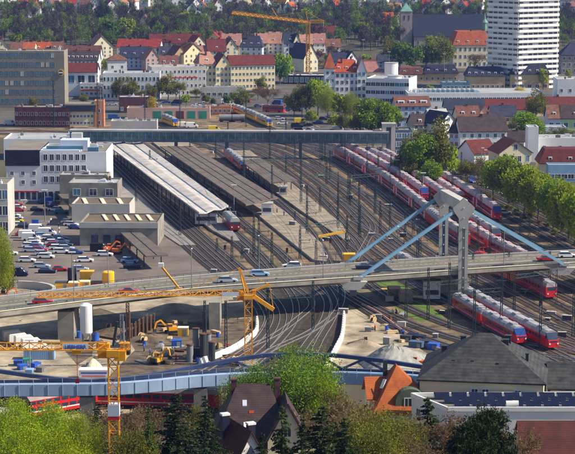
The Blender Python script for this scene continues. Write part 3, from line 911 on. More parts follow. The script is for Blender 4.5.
# ================================================================ TRAINS
def car_profile(w, h, z0):
    return [(-w/2, z0), (-w/2*1.0, z0+(h-z0)*0.35), (-w/2, h*0.72), (-w/2*0.84, h*0.92), (-w/2*0.5, h), (w/2*0.5, h), (w/2*0.84, h*0.92), (w/2, h*0.72), (w/2, z0)]
def extr(mb, prof, x0, x1, mi=0, s0=1, s1=1, zc=0):
    k = len(prof)
    vs = [(x0, y*s0, zc+(z-zc)*s0) for y, z in prof]+[(x1, y*s1, zc+(z-zc)*s1) for y, z in prof]
    mb.add(vs, [tuple(range(k-1, -1, -1)), tuple(range(k, 2*k))]+[(i, (i+1) % k, k+(i+1) % k, k+i) for i in range(k)], mi)
CAR = {}
def carriage(key, L, w, h, body, roofm, decks=1, nose=None, stripe=None, loco=False):
    z0 = 0.55
    full = car_profile(w, h, z0)
    lowp = [(-w/2, z0), (-w/2, h*0.72), (w/2, h*0.72), (w/2, z0)]
    parts = []
    mb = MB(); xe = L/2-0.2
    if nose:
        nl = 1.6
        extr(mb, lowp, -xe, xe-nl)
        extr(mb, [(-w/2, z0), (-w/2, h*0.6), (w/2, h*0.6), (w/2, z0)], xe-nl, xe, 0, 1, 0.86, 0.6)
    else: extr(mb, lowp, -xe, xe)
    parts.append(('body', mb.mesh('body', body), []))
    rp = [(-w/2*0.995, h*0.72+0.002), (-w/2*0.84, h*0.92), (-w/2*0.5, h), (w/2*0.5, h), (w/2*0.84, h*0.92), (w/2*0.995, h*0.72+0.002)]
    mb = MB(); extr(mb, rp, -xe, xe-(1.5 if nose else 0))
    if loco:
        for sx in (-1, 1):
            for sy in (-.6, .6): mb.bar((sx*4, sy, h+.1), (sx*5.6, sy, h+.9), .08); mb.bar((sx*5.6, sy, h+.9), (sx*4.2, sy, h+1.5), .08)
            mb.bar((sx*4.2, -.9, h+1.5), (sx*4.2, .9, h+1.5), .1)
    for i in range(3 if not loco else 5): mb.cb((-L*0.3+i*L*(0.28 if not loco else .15), 0, h+0.1), (2.2 if not loco else 1.4, 1.3, 0.25))
    parts.append(('roof', mb.mesh('roof', roofm), []))
    mb = MB(); yw = w/2+0.02
    if not loco:
        rows = [(h*0.30, h*0.44), (h*0.56, h*0.69)] if decks == 2 else [(h*0.45, h*0.63)]
        for a, b in rows:
            for s in (-1, 1):
                x = -xe+2.8
                while x+1.5 < xe-2.8:
                    mb.box(x, x+1.45, min(s*yw, s*(yw-.04)), max(s*yw, s*(yw-.04)), a, b); x += 1.75
    else:
        for s in (-1, 1): mb.box(-xe+0.9, -xe+2, min(s*yw, s*(yw-.04)), max(s*yw, s*(yw-.04)), h*.5, h*.68)
        for s in (-1, 1):
            for k in range(6): mb.box(-xe+4+k*1.9, -xe+5.2+k*1.9, min(s*yw, s*(yw-.04)), max(s*yw, s*(yw-.04)), h*.52, h*.66)
    parts.append(('windows', mb.mesh('windows', 'glass'), []))
    if stripe:
        mb = MB()
        for s in (-1, 1): mb.box(-xe+.1, xe-1.8, min(s*yw, s*(yw-.01)), max(s*yw, s*(yw-.01)), h*0.24, h*0.29)
        parts.append(('stripe', mb.mesh('stripe', stripe), []))
    if not loco:
        for s in (-1, 1):
            for x in (-xe+1.6, xe-2.4):
                mb = MB(); mb.box(x-.65, x+.65, min(s*(yw+.01), s*(yw-.03)), max(s*(yw+.01), s*(yw-.03)), 0.65, h*0.62)
                parts.append(('door', mb.mesh('door', 'white_paint' if decks == 2 else body), []))
    if nose or loco:
        mb = MB()
        if nose:
            y1 = w/2*0.86; zt = h*0.98
            mb.add([(xe-1.5, -w/2*.86, h*0.9), (xe-1.5, w/2*.86, h*.9), (xe-0.12, w/2*.80, h*0.5), (xe-0.12, -w/2*.80, h*0.5),
                    (xe-1.5, -w/2*.9, h*.6), (xe-1.5, w/2*.9, h*.6)], [(0, 3, 2, 1), (0, 4, 3), (1, 2, 5)])
            mb.box(xe-0.14, xe+0.02, -w/2*.6, w/2*.6, h*.42, h*.5)
        else:
            for s in (-1, 1): mb.box(min(s*(xe+.02), s*(xe-.03)), max(s*(xe+.02), s*(xe-.03)), -w/2*.75, w/2*.75, h*.5, h*.7)
        parts.append(('windscreen', mb.mesh('windscreen', nose or 'glass'), []))
        for s in (-1, 1):
            mb = MB(); mb.cb((xe+0.03, s*w*0.33, 1.35), (0.12, 0.35, 0.3)); parts.append(('headlight', mb.mesh('headlight', 'white_paint'), []))
    for x in (-L*0.36, L*0.36):
        mb = MB(); mb.box(x-1.6, x+1.6, -1.1, 1.1, 0.25, 0.56)
        for dx in (-1.0, 1.0):
            for s in (-1, 1): mb.tube((x+dx, s*0.68, 0.46), (x+dx, s*0.85, 0.46), 0.46, n=10)
        parts.append(('bogie', mb.mesh('bogie', 'rubber'), []))
    CAR[key] = (L, parts)
carriage('dosto', 26.8, 2.8, 4.7, 'train_red', 'train_roof', 2, stripe='white_paint')
carriage('dosto_cab', 26.8, 2.8, 4.7, 'train_red', 'train_roof', 2, nose='train_blue', stripe='white_paint')
carriage('single', 26.4, 2.8, 4.1, 'train_red', 'train_roof', 1, stripe='white_paint')
carriage('tilt', 25.8, 2.8, 3.9, 'train_red', 'train_roof_grey', 1)
carriage('tilt_cab', 25.8, 2.8, 3.9, 'train_red', 'train_roof_grey', 1, nose='glass')
carriage('railcar', 20.5, 2.8, 3.8, 'train_red', 'train_roof_grey', 1, nose='train_blue', stripe='container_blue')
carriage('railcar_b', 20.5, 2.8, 3.8, 'train_red', 'train_roof_grey', 1, stripe='container_blue')
carriage('loco', 18.9, 3.0, 4.2, 'train_red', 'train_roof_grey', 1, loco=True)
carriage('dark_loco', 15, 3.0, 4.0, 'train_dark', 'flat_grey', 1, loco=True)
carriage('yellow_cab', 22, 2.8, 3.8, 'yellow', 'flat_grey', 1, nose='train_blue')
carriage('yellow_car', 22, 2.8, 3.8, 'yellow', 'flat_grey', 1)
carriage('boxcar', 15, 2.8, 3.6, 'orange', 'train_red', 1, loco=True)
def nearest_s(P, S, u, v):
    q = W(u, v); best = None
    for i in range(len(P)-1):
        ab = P[i+1]-P[i]; t = max(0, min(1, (q-P[i]).dot(ab)/ab.dot(ab)))
        d = (P[i]+ab*t-q).length
        if best is None or d < best[0]: best = (d, S[i]+ab.length*t)
    return best[1]
def train(P, u, v, seq, label, cat='train', rev=False, name='passenger_train', group=None):
    """front end at the point of track P nearest to pixel (u,v); cars run back towards the start of P"""
    if rev: P = P[::-1]
    P = [Vector((p.x, p.y, 0.4)) for p in P]
    S = arclen(P); s = nearest_s([Vector((p.x, p.y, 0)) for p in P], S, u, v)
    root = None
    for k in seq:
        L, parts = CAR[k]
        c0, _ = at_s(P, S, s-L*0.14); c1, _ = at_s(P, S, s-L*0.86)
        d = c0-c1; c = (c0+c1)/2
        if root is None:
            root = thing(name, label, cat, c, 0, group)
        car = bpy.data.objects.new('carriage' if k not in ('loco', 'boxcar', 'dark_loco') else ('locomotive' if k != 'boxcar' else 'boxcar'), parts[0][1]); col.objects.link(car)
        car.parent = root; car.location = c-root.location
        car.rotation_euler.z = math.atan2(d.y, d.x)
        for nm, me, _x in parts[1:]: put(nm, me, car)
        s -= L+0.5
    return root
train(QT[26], 474, 248, ['dosto']*1+['loco']+['dosto']*6, 'longest red double deck train with pinkish roof in front of the parked trains')
train(QT[32], 397, 203, ['dosto_cab', 'dosto', 'dosto', 'dosto', 'dosto'], 'red double deck train with blue cab front second in the parked rows')
train(QT[37], 415, 208, ['dosto_cab', 'dosto', 'dosto', 'dosto', 'loco'], 'red double deck train whose dark cab sits just left of the pylon head', )
train(QT[42], 388, 187, ['single', 'single', 'single'], 'pale roofed red train standing at the back of the parked rows')
train(QT[42], 446, 206, ['single', 'single'], 'short red train with white roof behind the left stay beam')
train(QT[46.5], 503, 222, ['dosto_cab', 'dosto', 'dosto'], 'red train with dark cab front along the grassy bank right of the pylon')
train(QT[37], 503, 243, ['tilt_cab', 'tilt'], 'bright red railcar with rounded glass nose right of the pylon')
train(QT[32], 525, 268, ['single', 'single'], 'red carriages half hidden behind the right stay beam')
train(QT[0], 556, 352, ['tilt_cab', 'tilt', 'tilt', 'tilt'], 'long red tilting train with a glass nose at the lower right')
train(QT[-4.6], 525, 347, ['railcar', 'railcar_b'], 'short red railcar with blue nose beside the long tilting train')
train(QT[21], 553, 301, ['loco', 'boxcar', 'boxcar'], 'red electric locomotive with orange wagons under the right end of the road bridge', name='freight_train')
train(M1, 237, 233, ['dark_loco'], 'single red locomotive at the end of the white canopy', name='locomotive', cat='locomotive')
train(N1, 233, 172, ['railcar', 'railcar_b'], 'small red and white train beside the brown canopy')
train(FR, 97, 409, ['dosto', 'dosto', 'dosto'], 'red and white double deck train half hidden behind the green bush', )
train(FR, 214, 406, ['single'], 'red and white train roofs seen behind the dark spruces')
train(Qb, 293, 173, ['loco'], 'small red shunting locomotive beyond the covered footbridge', name='locomotive', cat='locomotive') if False else None
YT = track([(200, 104), (235, 113), (268, 127), (300, 143)])
train(YT, 271, 128, ['yellow_cab', 'yellow_car', 'yellow_cab'], 'yellow and white railcar train on the siding beyond the footbridge')
YL = track([(120, 118), (160, 122), (178, 128), (230, 134)])
train(YL, 176, 128, ['yellow_cab'], 'yellow maintenance railcar beside the low white shed', name='maintenance_vehicle', cat='rail vehicle')
train(F0, 293, 145, ['dark_loco'], 'small red locomotive seen just below the covered footbridge', name='locomotive', cat='locomotive')

# ---- overhead wires and gantries
wi = 0
for P_, a_, b_ in [(QT[d], .12, .95) for d in (0, 4.8, 9.6, 14.6, 21, 26, 37)]+[(M1, .05, .7), (N1, .1, .9), (N2, .1, .9), (F0, .1, .9), (L2, .1, .7)]:
    S_ = arclen(P_); n_ = int((b_-a_)*S_[-1]/12); pts = []
    for i in range(n_+1):
        p, d = at_s(P_, S_, (a_+(b_-a_)*i/n_)*S_[-1]); pts.append(p)
    o = thing('overhead_wire', 'thin overhead wire strung above the tracks', 'overhead wire', pts[0], 0, 'overhead wires')
    mb = MB()
    for a, b in zip(pts, pts[1:]): mb.bar(a-pts[0]+Vector((0, 0, 5.6)), b-pts[0]+Vector((0, 0, 5.6)), .05)
    mb.build('contact_wire', 'metal_dark', o)
    mb = MB(); up = [7.2 if i % 4 == 0 else 6.5 for i in range(len(pts))]
    for i in range(len(pts)-1): mb.bar(pts[i]-pts[0]+Vector((0, 0, up[i])), pts[i+1]-pts[0]+Vector((0, 0, up[i+1])), .05)
    mb.build('carrier_wire', 'metal_dark', o)
for (u0, v0, u1, v1, h) in ((428, 320, 474, 316, 9), (300, 258, 347, 250, 9), (301, 206, 338, 202, 10), (244, 190, 286, 186, 10), (350, 206, 390, 202, 10), (449, 330, 501, 326, 9), (514, 312, 556, 306, 9), (313, 330, 268, 332, 8.5), (228, 156, 270, 154, 10), (320, 168, 367, 170, 10)):
    a = W(u0, v0); b = W(u1, v1)
    o = thing('signal_gantry', 'green steel gantry with two posts spanning the tracks', 'gantry', a, 0, 'track spanning gantries')
    d = b-a
    mb = MB()
    for dz in (0, .8): mb.bar((0, 0, h-1+dz), (d.x, d.y, h-1+dz), .13)
    n_ = int(d.length/1.2)
    for i in range(n_):
        p = d*(i/n_); q = d*((i+1)/n_); mb.bar((p.x, p.y, h-1+(i % 2)*.8), (q.x, q.y, h-1+((i+1) % 2)*.8), .07)
    mb.build('beam', 'mast_green', o)
    for p in (Vector((0, 0, 0)), d):
        mb = MB()
        for sx in (-.22, .22): mb.bar((p.x+sx, p.y, 0), (p.x+sx*.7, p.y, h), .12)
        for i in range(int(h)): mb.bar((p.x-.22*(1 if i % 2 else -1), p.y, i), (p.x+.22*(1 if i % 2 else -1), p.y, i+1), .07)
        mb.build('post', 'mast_green', o)

mb = MB()
for (u0, v0, u1, v1, n_, st) in ((33, 243, 46, 258, 7, 3.0), (51, 241, 65, 257, 7, 3.0), (38, 266, 50, 277, 4, 3.0), (90, 249, 100, 262, 4, 3.2), (126, 259, 134, 272, 4, 3.2)):
    a = W(u0, v0, .03); b = W(u1, v1, .03)
    for i in range(n_+1):
        p = a.lerp(b, i/n_); mb.add([p+Vector((-2.4, -.06, 0)), p+Vector((2.4, -.06, 0)), p+Vector((2.4, .06, 0)), p+Vector((-2.4, .06, 0))], [(0, 1, 2, 3)])
struct('parking_markings', mb, 'line', 'white bay markings painted on the parking lot')
mb = MB()
for k_ in range(9):
    for q_ in range(2):
        a = W(262+k_*8+q_*6, 104+k_*3.6, .03); d = W(266+k_*8+q_*6, 105.6+k_*3.6, .03)
        mb.add([a+Vector((-.1, 0, 0)), a+Vector((.1, 0, 0)), d+Vector((.1, 0, 0)), d+Vector((-.1, 0, 0))], [(3, 2, 1, 0)])
struct('road_markings', mb, 'line', 'white lane markings on the street behind the footbridge')
# ================================================================ BUILDINGS
WIN = {}
def winmesh(w, h, glass='glass', frame='white_paint'):
    k = (round(w, 2), round(h, 2), glass, frame)
    if k in WIN: return WIN[k]
    mb = MB(); f = 0.12
    mb.box(-w/2, w/2, -0.02, 0.02, 0, h, 1)
    mb.box(-w/2-f, -w/2, -0.06, 0.0, -f, h+f, 0); mb.box(w/2, w/2+f, -0.06, 0.0, -f, h+f, 0)
    mb.box(-w/2, w/2, -0.06, 0.0, -f, 0, 0); mb.box(-w/2, w/2, -0.06, 0.0, h, h+f, 0)
    if w > 0.9: mb.box(-0.04, 0.04, -0.05, 0.0, 0, h, 0)
    WIN[k] = mb.mesh('window', [frame, glass])
    return WIN[k]
def wins(par, L, D, H, floors, bays, w=1.1, h=1.5, z0=1.2, face='F', fh=None, glass='glass', frame='white_paint', limit=60, zt=0.5, name='window', x0=0, x1=None, mix=None):
    fh = fh or (H-zt)/floors
    me = winmesh(w, h, glass, frame); me2 = winmesh(w, h, mix, frame) if mix else me; rw = random.Random(int(L*100)+floors)
    ln = L if face in 'FB' else D
    x1 = ln if x1 is None else x1
    c = 0
    for f in range(floors):
        for b in range(bays):
            if c >= limit: return
            t = x0+(x1-x0)*(b+0.5)/bays; z = z0+f*fh
            if face == 'F': loc, rz = (t, -0.01, z), 0
            elif face == 'R': loc, rz = (L+0.01, t, z), PI/2
            elif face == 'L': loc, rz = (-0.01, t, z), -PI/2
            put(name, me2 if rw.random() < .22 else me, par, loc, rz); c += 1
def roof_mb(kind, L, D, H, rh, e=0.5, t=0.25):
    mb = MB()
    x0, x1, y0, y1 = -e, L+e, -e, D+e
    if kind == 'gx':
        s = rh/(D/2); z0 = H-e*s
        for dz, fl in ((t, 0), (0, 1)):
            a = [(x0, y0, z0+dz), (x1, y0, z0+dz), (x1, D/2, H+rh+dz), (x0, D/2, H+rh+dz), (x0, y1, z0+dz), (x1, y1, z0+dz)]
            f = [(0, 1, 2, 3), (3, 2, 5, 4)]
            mb.add(a, [tuple(reversed(q)) for q in f] if fl else f)
        for x in (x0, x1):
            mb.add([(x, y0, z0), (x, D/2, H+rh), (x, D/2, H+rh+t), (x, y0, z0+t)], [(0, 1, 2, 3)])
            mb.add([(x, y1, z0), (x, D/2, H+rh), (x, D/2, H+rh+t), (x, y1, z0+t)], [(3, 2, 1, 0)])
        mb.add([(x0, y0, z0), (x1, y0, z0), (x1, y0, z0+t), (x0, y0, z0+t)], [(0, 1, 2, 3)])
    elif kind == 'gy':
        s = rh/(L/2); z0 = H-e*s
        for dz, fl in ((t, 0), (0, 1)):
            a = [(x0, y0, z0+dz), (x0, y1, z0+dz), (L/2, y1, H+rh+dz), (L/2, y0, H+rh+dz), (x1, y0, z0+dz), (x1, y1, z0+dz)]
            f = [(3, 2, 1, 0), (2, 3, 4, 5)]
            mb.add(a, [tuple(reversed(q)) for q in f] if fl else f)
        for y, fl in ((y0, 0), (y1, 1)):
            mb.add([(x0, y, z0), (L/2, y, H+rh), (L/2, y, H+rh+t), (x0, y, z0+t)], [(0, 1, 2, 3)])
            mb.add([(x1, y, z0), (L/2, y, H+rh), (L/2, y, H+rh+t), (x1, y, z0+t)], [(3, 2, 1, 0)])
        for x in (x0, x1): mb.add([(x, y0, z0), (x, y1, z0), (x, y1, z0+t), (x, y0, z0+t)], [(0, 1, 2, 3)])
    elif kind in ('hip', 'half'):
        m = min(L, D)/2
        if L >= D: r0, r1 = (m, D/2), (L-m, D/2)
        else: r0, r1 = (L/2, m), (L/2, D-m)
        if kind == 'half':
            m *= 0.35; r0, r1 = (m, D/2), (L-m, D/2)
        a = [(x0, y0, H), (x1, y0, H), (x1, y1, H), (x0, y1, H), (r0[0], r0[1], H+rh), (r1[0], r1[1], H+rh)]
        if L >= D or kind == 'half': f = [(0, 1, 5, 4), (1, 2, 5), (2, 3, 4, 5), (3, 0, 4)]
        else: f = [(0, 1, 4), (1, 2, 5, 4), (2, 3, 5), (3, 0, 4, 5)]
        mb.add(a, f); mb.box(x0, x1, y0, y1, H-0.25, H-0.002)
    elif kind == 'mansard':
        i = rh*0.4
        a = [(x0, y0, H), (x1, y0, H), (x1, y1, H), (x0, y1, H), (i, i, H+rh), (L-i, i, H+rh), (L-i, D-i, H+rh), (i, D-i, H+rh)]
        mb.add(a, [(0, 1, 5, 4), (1, 2, 6, 5), (2, 3, 7, 6), (3, 0, 4, 7), (4, 5, 6, 7)]); mb.box(x0, x1, y0, y1, H-0.25, H-0.002)
    elif kind == 'flat':
        mb.box(0.3, L-0.3, 0.3, D-0.3, H-0.3, H+0.02)
    elif kind == 'shedx':
        mb.add([(x0, y0, H), (x1, y0, H), (x1, y1, H+rh), (x0, y1, H+rh), (x0, y0, H-t), (x1, y0, H-t), (x1, y1, H+rh-t), (x0, y1, H+rh-t)], [(0, 1, 2, 3), (4, 5, 1, 0), (5, 6, 2, 1), (6, 7, 3, 2), (7, 4, 0, 3)])
    return mb
def wall_mb(kind, L, D, H, rh):
    mb = MB(); mb.box(0, L, 0, D, -1.5, H)
    if kind == 'gx':
        for x in (0, L): mb.add([(x, 0, H), (x, D, H), (x, D/2, H+rh)], [(0, 1, 2) if x else (2, 1, 0)])
    if kind == 'gy':
        for y in (0, D): mb.add([(0, y, H), (L, y, H), (L/2, y, H+rh)], [(0, 1, 2) if y == 0 else (2, 1, 0)])
    if kind == 'flat':
        mb = MB(); mb.box(0, L, 0, D, -1.5, H-0.3); p = 0.3; hh = 0.5
        mb.box(0, L, 0, p, H-0.3, H+hh); mb.box(0, L, D-p, D, H-0.3, H+hh); mb.box(0, p, p, D-p, H-0.3, H+hh); mb.box(L-p, L, p, D-p, H-0.3, H+hh)
    return mb
def dormer(par, x, y, z, w, h, m, wm='white', d=2.5):
    mb = MB(); mb.box(x-w/2, x+w/2, y, y+d, z, z+h, 0)
    dd = mb.build('dormer', [wm], par)
    mb = MB(); mb.add([(x-w/2-.2, y-.2, z+h), (x+w/2+.2, y-.2, z+h), (x+w/2+.2, y+d, z+h+.5), (x-w/2-.2, y+d, z+h+.5), (x-w/2-.2, y-.2, z+h-.15), (x+w/2+.2, y-.2, z+h-.15)], [(0, 1, 2, 3), (4, 5, 1, 0)])
    return dd
def bld(label, u0, u1, vb, vt=None, depth=12, rot=0, roof='gx', rh=4, wm='white', rm='rf_red', fl=2, bays=4, cat='house', name=None,
        H=None, side=0, ww=1.1, wh=1.5, chim=0, dorm=0, group=None, glass='glass', L=None, frame='white_paint', pt=None, dw=1.4, wz=1.2):
    p = WT(u0, vb) if pt is None else pt
    s = SC(p)
    rz = R(rot)
    if L is None: L = (u1-u0)/s/max(0.3, math.cos(rz))
    if H is None: H = (vb-vt)/s
    name = name or ('house' if cat == 'house' else cat.replace(' ', '_'))
    o = thing(name, label, cat, p, rz, group)
    wall_mb(roof, L, D := depth, H, rh).build('wall', wm, o)
    r = roof_mb(roof, L, depth, H, rh).build('roof', rm, o)
    if fl and bays: wins(o, L, depth, H, fl, bays, ww, wh, wz, 'F', glass=glass, frame=frame, mix='glass_blue')
    if fl and side: wins(o, L, depth, H, fl, side, ww, wh, wz, 'R', glass=glass, frame=frame)
    if roof == 'gy' and L > 6: put('window', winmesh(ww, wh, glass, frame), o, (L/2, -0.01, H+rh*0.25))
    for i in range(chim):
        x = L*(i+0.7)/(chim+0.4); y = depth*0.5 if roof in ('gx',) else depth*(0.35+0.25*(i % 2))
        if roof == 'gy': x, y = L*0.5, depth*(i+.6)/(chim+.4)
        c = MB(); zt = H+rh+1.0 if roof != 'flat' else H+1.5
        c.box(x-.45, x+.45, y-.4, y+.4, H+rh*0.4 if roof != 'flat' else H, zt); c.box(x-.55, x+.55, y-.5, y+.5, zt, zt+.2)
        c.build('chimney', 'brick', r)
    for i in range(dorm):
        x = L*(i+0.5)/dorm
        if roof in ('gx', 'hip', 'half', 'mansard'):
            dy = depth*0.12 if roof != 'mansard' else 0.2
            z = H+rh*0.18 if roof != 'mansard' else H+rh*.15
            q = dormer(r, x, dy, z, dw, 1.5, 'r', 'white' if rm != 'rf_slate' else 'white', d=depth*0.2 if roof != 'mansard' else 1.5)
            put('window', winmesh(dw*.6, 0.9, glass, frame), q, (x, dy-0.02, z+.3))
    return o
# ---- far hillside houses (tiny)
far = [(2, 9, 6, 'rf_orange', 'white'), (80, 88, 13, 'rf_brown', 'white_blue'), (91, 98, 12, 'rf_slate', 'white'), (113, 126, 7, 'rf_slate', 'white'), (128, 134, 9, 'rf_pink', 'white'),
       (140, 147, 5, 'rf_orange', 'white'), (148, 160, 5, 'rf_orange', 'cream'), (172, 184, 9, 'rf_orange', 'white'), (187, 196, 17, 'rf_slate', 'white'),
       (226, 234, 9, 'rf_slate', 'white_blue'), (236, 243, 10, 'rf_red', 'white'), (244, 252, 8, 'rf_brown', 'white'), (254, 262, 10, 'rf_slate', 'cream'), (276, 286, 8, 'rf_brown', 'white'),
       (287, 296, 6, 'rf_slate', 'white'), (303, 312, 5, 'rf_orange', 'cream'), (314, 324, 6, 'rf_brown', 'white'), (325, 332, 8, 'rf_red', 'white'),
       (345, 354, 8, 'rf_red', 'cream'), (355, 362, 7, 'rf_orange', 'white'), (366, 376, 9, 'rf_slate', 'white'), (378, 385, 7, 'rf_red', 'white'),
       (386, 397, 16, 'rf_pink', 'cream'), (398, 405, 7, 'rf_pink', 'white'), (415, 425, 9, 'rf_slate', 'white'), (440, 452, 13, 'rf_slate', 'white'), (455, 466, 15, 'rf_pink', 'white'), (470, 480, 8, 'rf_orange', 'white'),
       (384, 392, 28, 'rf_orange', 'cream'), (394, 401, 27, 'rf_orange', 'cream'), (140, 147, 31, 'rf_brown', 'cream'), (96, 99.5, 14, 'rf_slate', 'cream'), (560, 570, 9, 'rf_brown', 'white'), (425, 432, 6, 'rf_slate', 'white'),
       (205, 212, 7, 'rf_red', 'white'), (216, 223, 8, 'rf_brown', 'white'), (28, 38, 8, 'rf_brown', 'white'), (52, 60, 5, 'rf_red', 'white')]
rq = random.Random(9)
for i in range(46):
    u_ = rq.uniform(-5, 575); v_ = rq.uniform(7, 17)
    if 486 < u_ < 564 or 400 < u_ < 420: continue
    far.append((u_, u_+rq.uniform(6, 10), v_, rq.choice(['rf_orange', 'rf_red', 'rf_brown', 'rf_slate', 'rf_pink', 'rf_red']), rq.choice(['white', 'white', 'cream', 'white_blue'])))
RN = {'rf_orange': 'orange', 'rf_red': 'red', 'rf_slate': 'dark slate', 'rf_brown': 'brown', 'rf_pink': 'pale pink', 'rf_dkred': 'dark red', 'rf_old': 'dark brown', 'rf_grey': 'grey'}
WNm = {'white': 'white', 'white_blue': 'bluish white', 'cream': 'cream', 'yellow_wall': 'yellow', 'pink_wall': 'pink', 'ochre': 'ochre', 'green_wall': 'green', 'blue_wall': 'blue', 'brick': 'brick'}
for i, (a, b, v, rm, wm) in enumerate(far):
    k = random.choice(['gx', 'gy', 'gy'])
    H = random.uniform(7, 9); b += 1.5; v += 1
    bld('%s house with %s roof on the wooded far hillside' % (WNm[wm], RN[rm]), a, b, v, H=H, depth=random.uniform(9, 13), rot=random.uniform(-30, 30), roof=k, rh=random.uniform(4, 5.5), wm=wm, rm=rm, fl=2, bays=2, group='houses on the far hillside', chim=1)
# ---- old town rows
rows = [  # u0,u1,vb,vt,roofkind,rh,wall,roof,rot,dorm
 (-6, 9, 54, 47, 'gy', 6, 'cream', 'rf_orange', 12, 0), (11, 22, 55, 49, 'gx', 5, 'cream', 'rf_brown', 0, 0), (22, 34, 55, 49, 'gx', 5, 'cream', 'rf_red', -4, 0), (34, 52, 54, 49, 'gx', 5, 'cream', 'rf_orange', 0, 2),
 (52, 63, 55, 49, 'gx', 5, 'white', 'rf_brown', 5, 2), (64, 100, 65, 55, 'gx', 6, 'white', 'rf_brown', -3, 6), (92, 112, 56, 46, 'gy', 7, 'cream', 'rf_pink', 25, 0),
 (117, 160, 54, 46, 'gx', 5, 'white', 'rf_red', -8, 0), (150, 172, 48, 41, 'gx', 5, 'cream', 'rf_dkred', 5, 0), (172, 200, 50, 42, 'gx', 6, 'cream', 'rf_dkred', 0, 2), (192, 207, 52, 44, 'gy', 6, 'cream', 'rf_red', 25, 0),
 (120, 148, 66, 56, 'gx', 6, 'white_blue', 'rf_slate', -3, 3), (146, 160, 68, 58, 'gy', 6, 'pink_wall', 'rf_pink', 20, 0), (160, 176, 62, 54, 'gx', 5, 'cream', 'rf_slate', 10, 2),
 (172, 190, 66, 57, 'gy', 7, 'ochre', 'rf_brown', 22, 0), (184, 203, 66, 53, 'gy', 6, 'yellow_wall', 'rf_brown', 35, 0), (186, 196, 56, 50, 'gx', 5, 'cream', 'rf_pink', 0, 1),
 (160, 178, 74, 64, 'gx', 5, 'white', 'rf_brown', 5, 2), (195, 210, 60, 53, 'gx', 5, 'cream', 'rf_pink', -5, 0),
 (206, 222, 48, 40, 'gy', 6, 'ochre', 'rf_red', -20, 0), (208, 226, 60, 50, 'gx', 7, 'cream', 'rf_dkred', 8, 1), (222, 240, 54, 44, 'gx', 7, 'cream', 'rf_pink', -4, 2), (225, 238, 56, 47, 'gy', 6, 'cream', 'rf_dkred', 15, 0),
 (240, 262, 58, 46, 'half', 7, 'white_blue', 'rf_slate', -5, 3), (256, 268, 53, 42, 'gx', 6, 'cream', 'rf_pink', 5, 1), (266, 276, 50, 42, 'gy', 5, 'cream', 'rf_brown', 15, 0), (268, 288, 52, 42, 'gx', 7, 'white', 'rf_pink', -8, 2),
 (284, 297, 54, 42, 'gx', 7, 'white', 'rf_slate', 5, 1), (292, 302, 54, 45, 'gy', 8, 'cream', 'rf_slate', 20, 0), (300, 312, 52, 43, 'gx', 6, 'cream', 'rf_pink', 0, 1), (310, 326, 50, 42, 'gx', 6, 'white', 'rf_pink', 8, 2), (316, 336, 42, 34, 'gx', 6, 'cream', 'rf_dkred', 0, 0),
 (326, 340, 52, 46, 'gx', 5, 'white', 'rf_brown', 0, 1), (332, 346, 66, 60, 'gx', 5, 'white', 'rf_slate', -5, 0), (346, 358, 66, 59, 'gy', 5, 'white', 'rf_slate', 30, 0), (358, 376, 76, 68, 'gx', 5, 'white', 'rf_brown', 0, 0),
 (378, 400, 66, 61, 'gx', 4, 'white_blue', 'rf_slate', 0, 0)]
for (a, b, vb, vt, k, rh, wm, rm, rot, dn) in rows:
    bld('%s old town house with %s %s roof' % (WNm[wm], RN[rm], {'gx': 'pitched', 'gy': 'gabled', 'half': 'hipped'}[k]), a, b, vb+3, vt+1, depth=random.uniform(11, 14), rot=rot, roof=k, rh=rh, wm=wm, rm=rm,
        fl=2 if (vb-vt) < 9 else 3, bays=max(2, int((b-a)/4.5)), dorm=dn, chim=2, side=2, group='old town houses below the wood')

# ---- hotel
h = bld('long grey hotel block with rows of tall windows at the left edge', -26, 65, 108, 52, 16, 0, 'flat', 0, 'hotel', 'flat_roof', fl=0, bays=0, cat='hotel')
wins(h, 91/SC(W(-26, 108)), 16, 56/SC(W(-26, 108)), 6, 16, 1.5, 2.3, 2.2, 'F', limit=96, glass='glass_blue', frame='concrete', mix='white_panel', x1=91/SC(W(-26, 108))-4.2)
s = SC(W(65, 108)); Lh = 91/s
lg = MB(); lg.tube((0, -0.35, 0), (0, 0, 0), 1.55, n=20); lo = lg.build('logo_ring', 'yellow', h, (Lh-1.7*1, 0, (108-72.5)/s))
lg = MB(); lg.tube((0, -0.42, 0), (0, -0.36, 0), 1.15, n=20); lg.build('logo_disc', 'metal_dark', lo)
lg = MB(); lg.box(-1.0, 1.0, -0.5, -0.43, -0.35, 0.35); lg.build('logo_bar', 'white_paint', lo)
# ---- mid city
bld('white hall with large blue windows and dark red roof beside the grey hotel', 66, 97, 96, 72, 14, 0, 'gx', 4, 'white', 'rf_dkred', fl=1, bays=3, ww=3.4, wh=3.6, wz=7, cat='hall')
o = bld('low white shop with an orange stripe in front of the hall', 80, 103, 97, 84, 6, 0, 'flat', 0, 'white', 'flat_grey', fl=2, bays=5, cat='shop', ww=1.3, wh=1.2)
mb = MB(); mb.box(-0.1, 11.5, -0.25, -0.02, 3.2, 4.0); mb.build('stripe', 'orange', o)
bld('dark roofed white apartment house with many dormers behind the hall', 66, 98, 76, 60, 12, -3, 'gx', 5, 'white', 'rf_old', fl=3, bays=8, cat='apartment house', dorm=7, chim=2)
bld('long white office block with narrow windows and light flat roof', 103, 160, 100, 74, 15, 2, 'flat', 0, 'white', 'flat_grey', fl=3, bays=15, cat='office building', ww=0.9, wh=1.9, chim=2)
bld('square white stair tower with pyramid roof on the office block', 108, 127, 80, 60, 9, 8, 'hip', 3, 'white', 'rf_brown', fl=2, bays=2, cat='tower building')
o = bld('white office block carrying red lettering on its parapet', 152, 206, 97, 68, 16, 12, 'flat', 0, 'concrete_light', 'flat_grey', fl=4, bays=13, cat='office building', ww=0.9, wh=1.5)
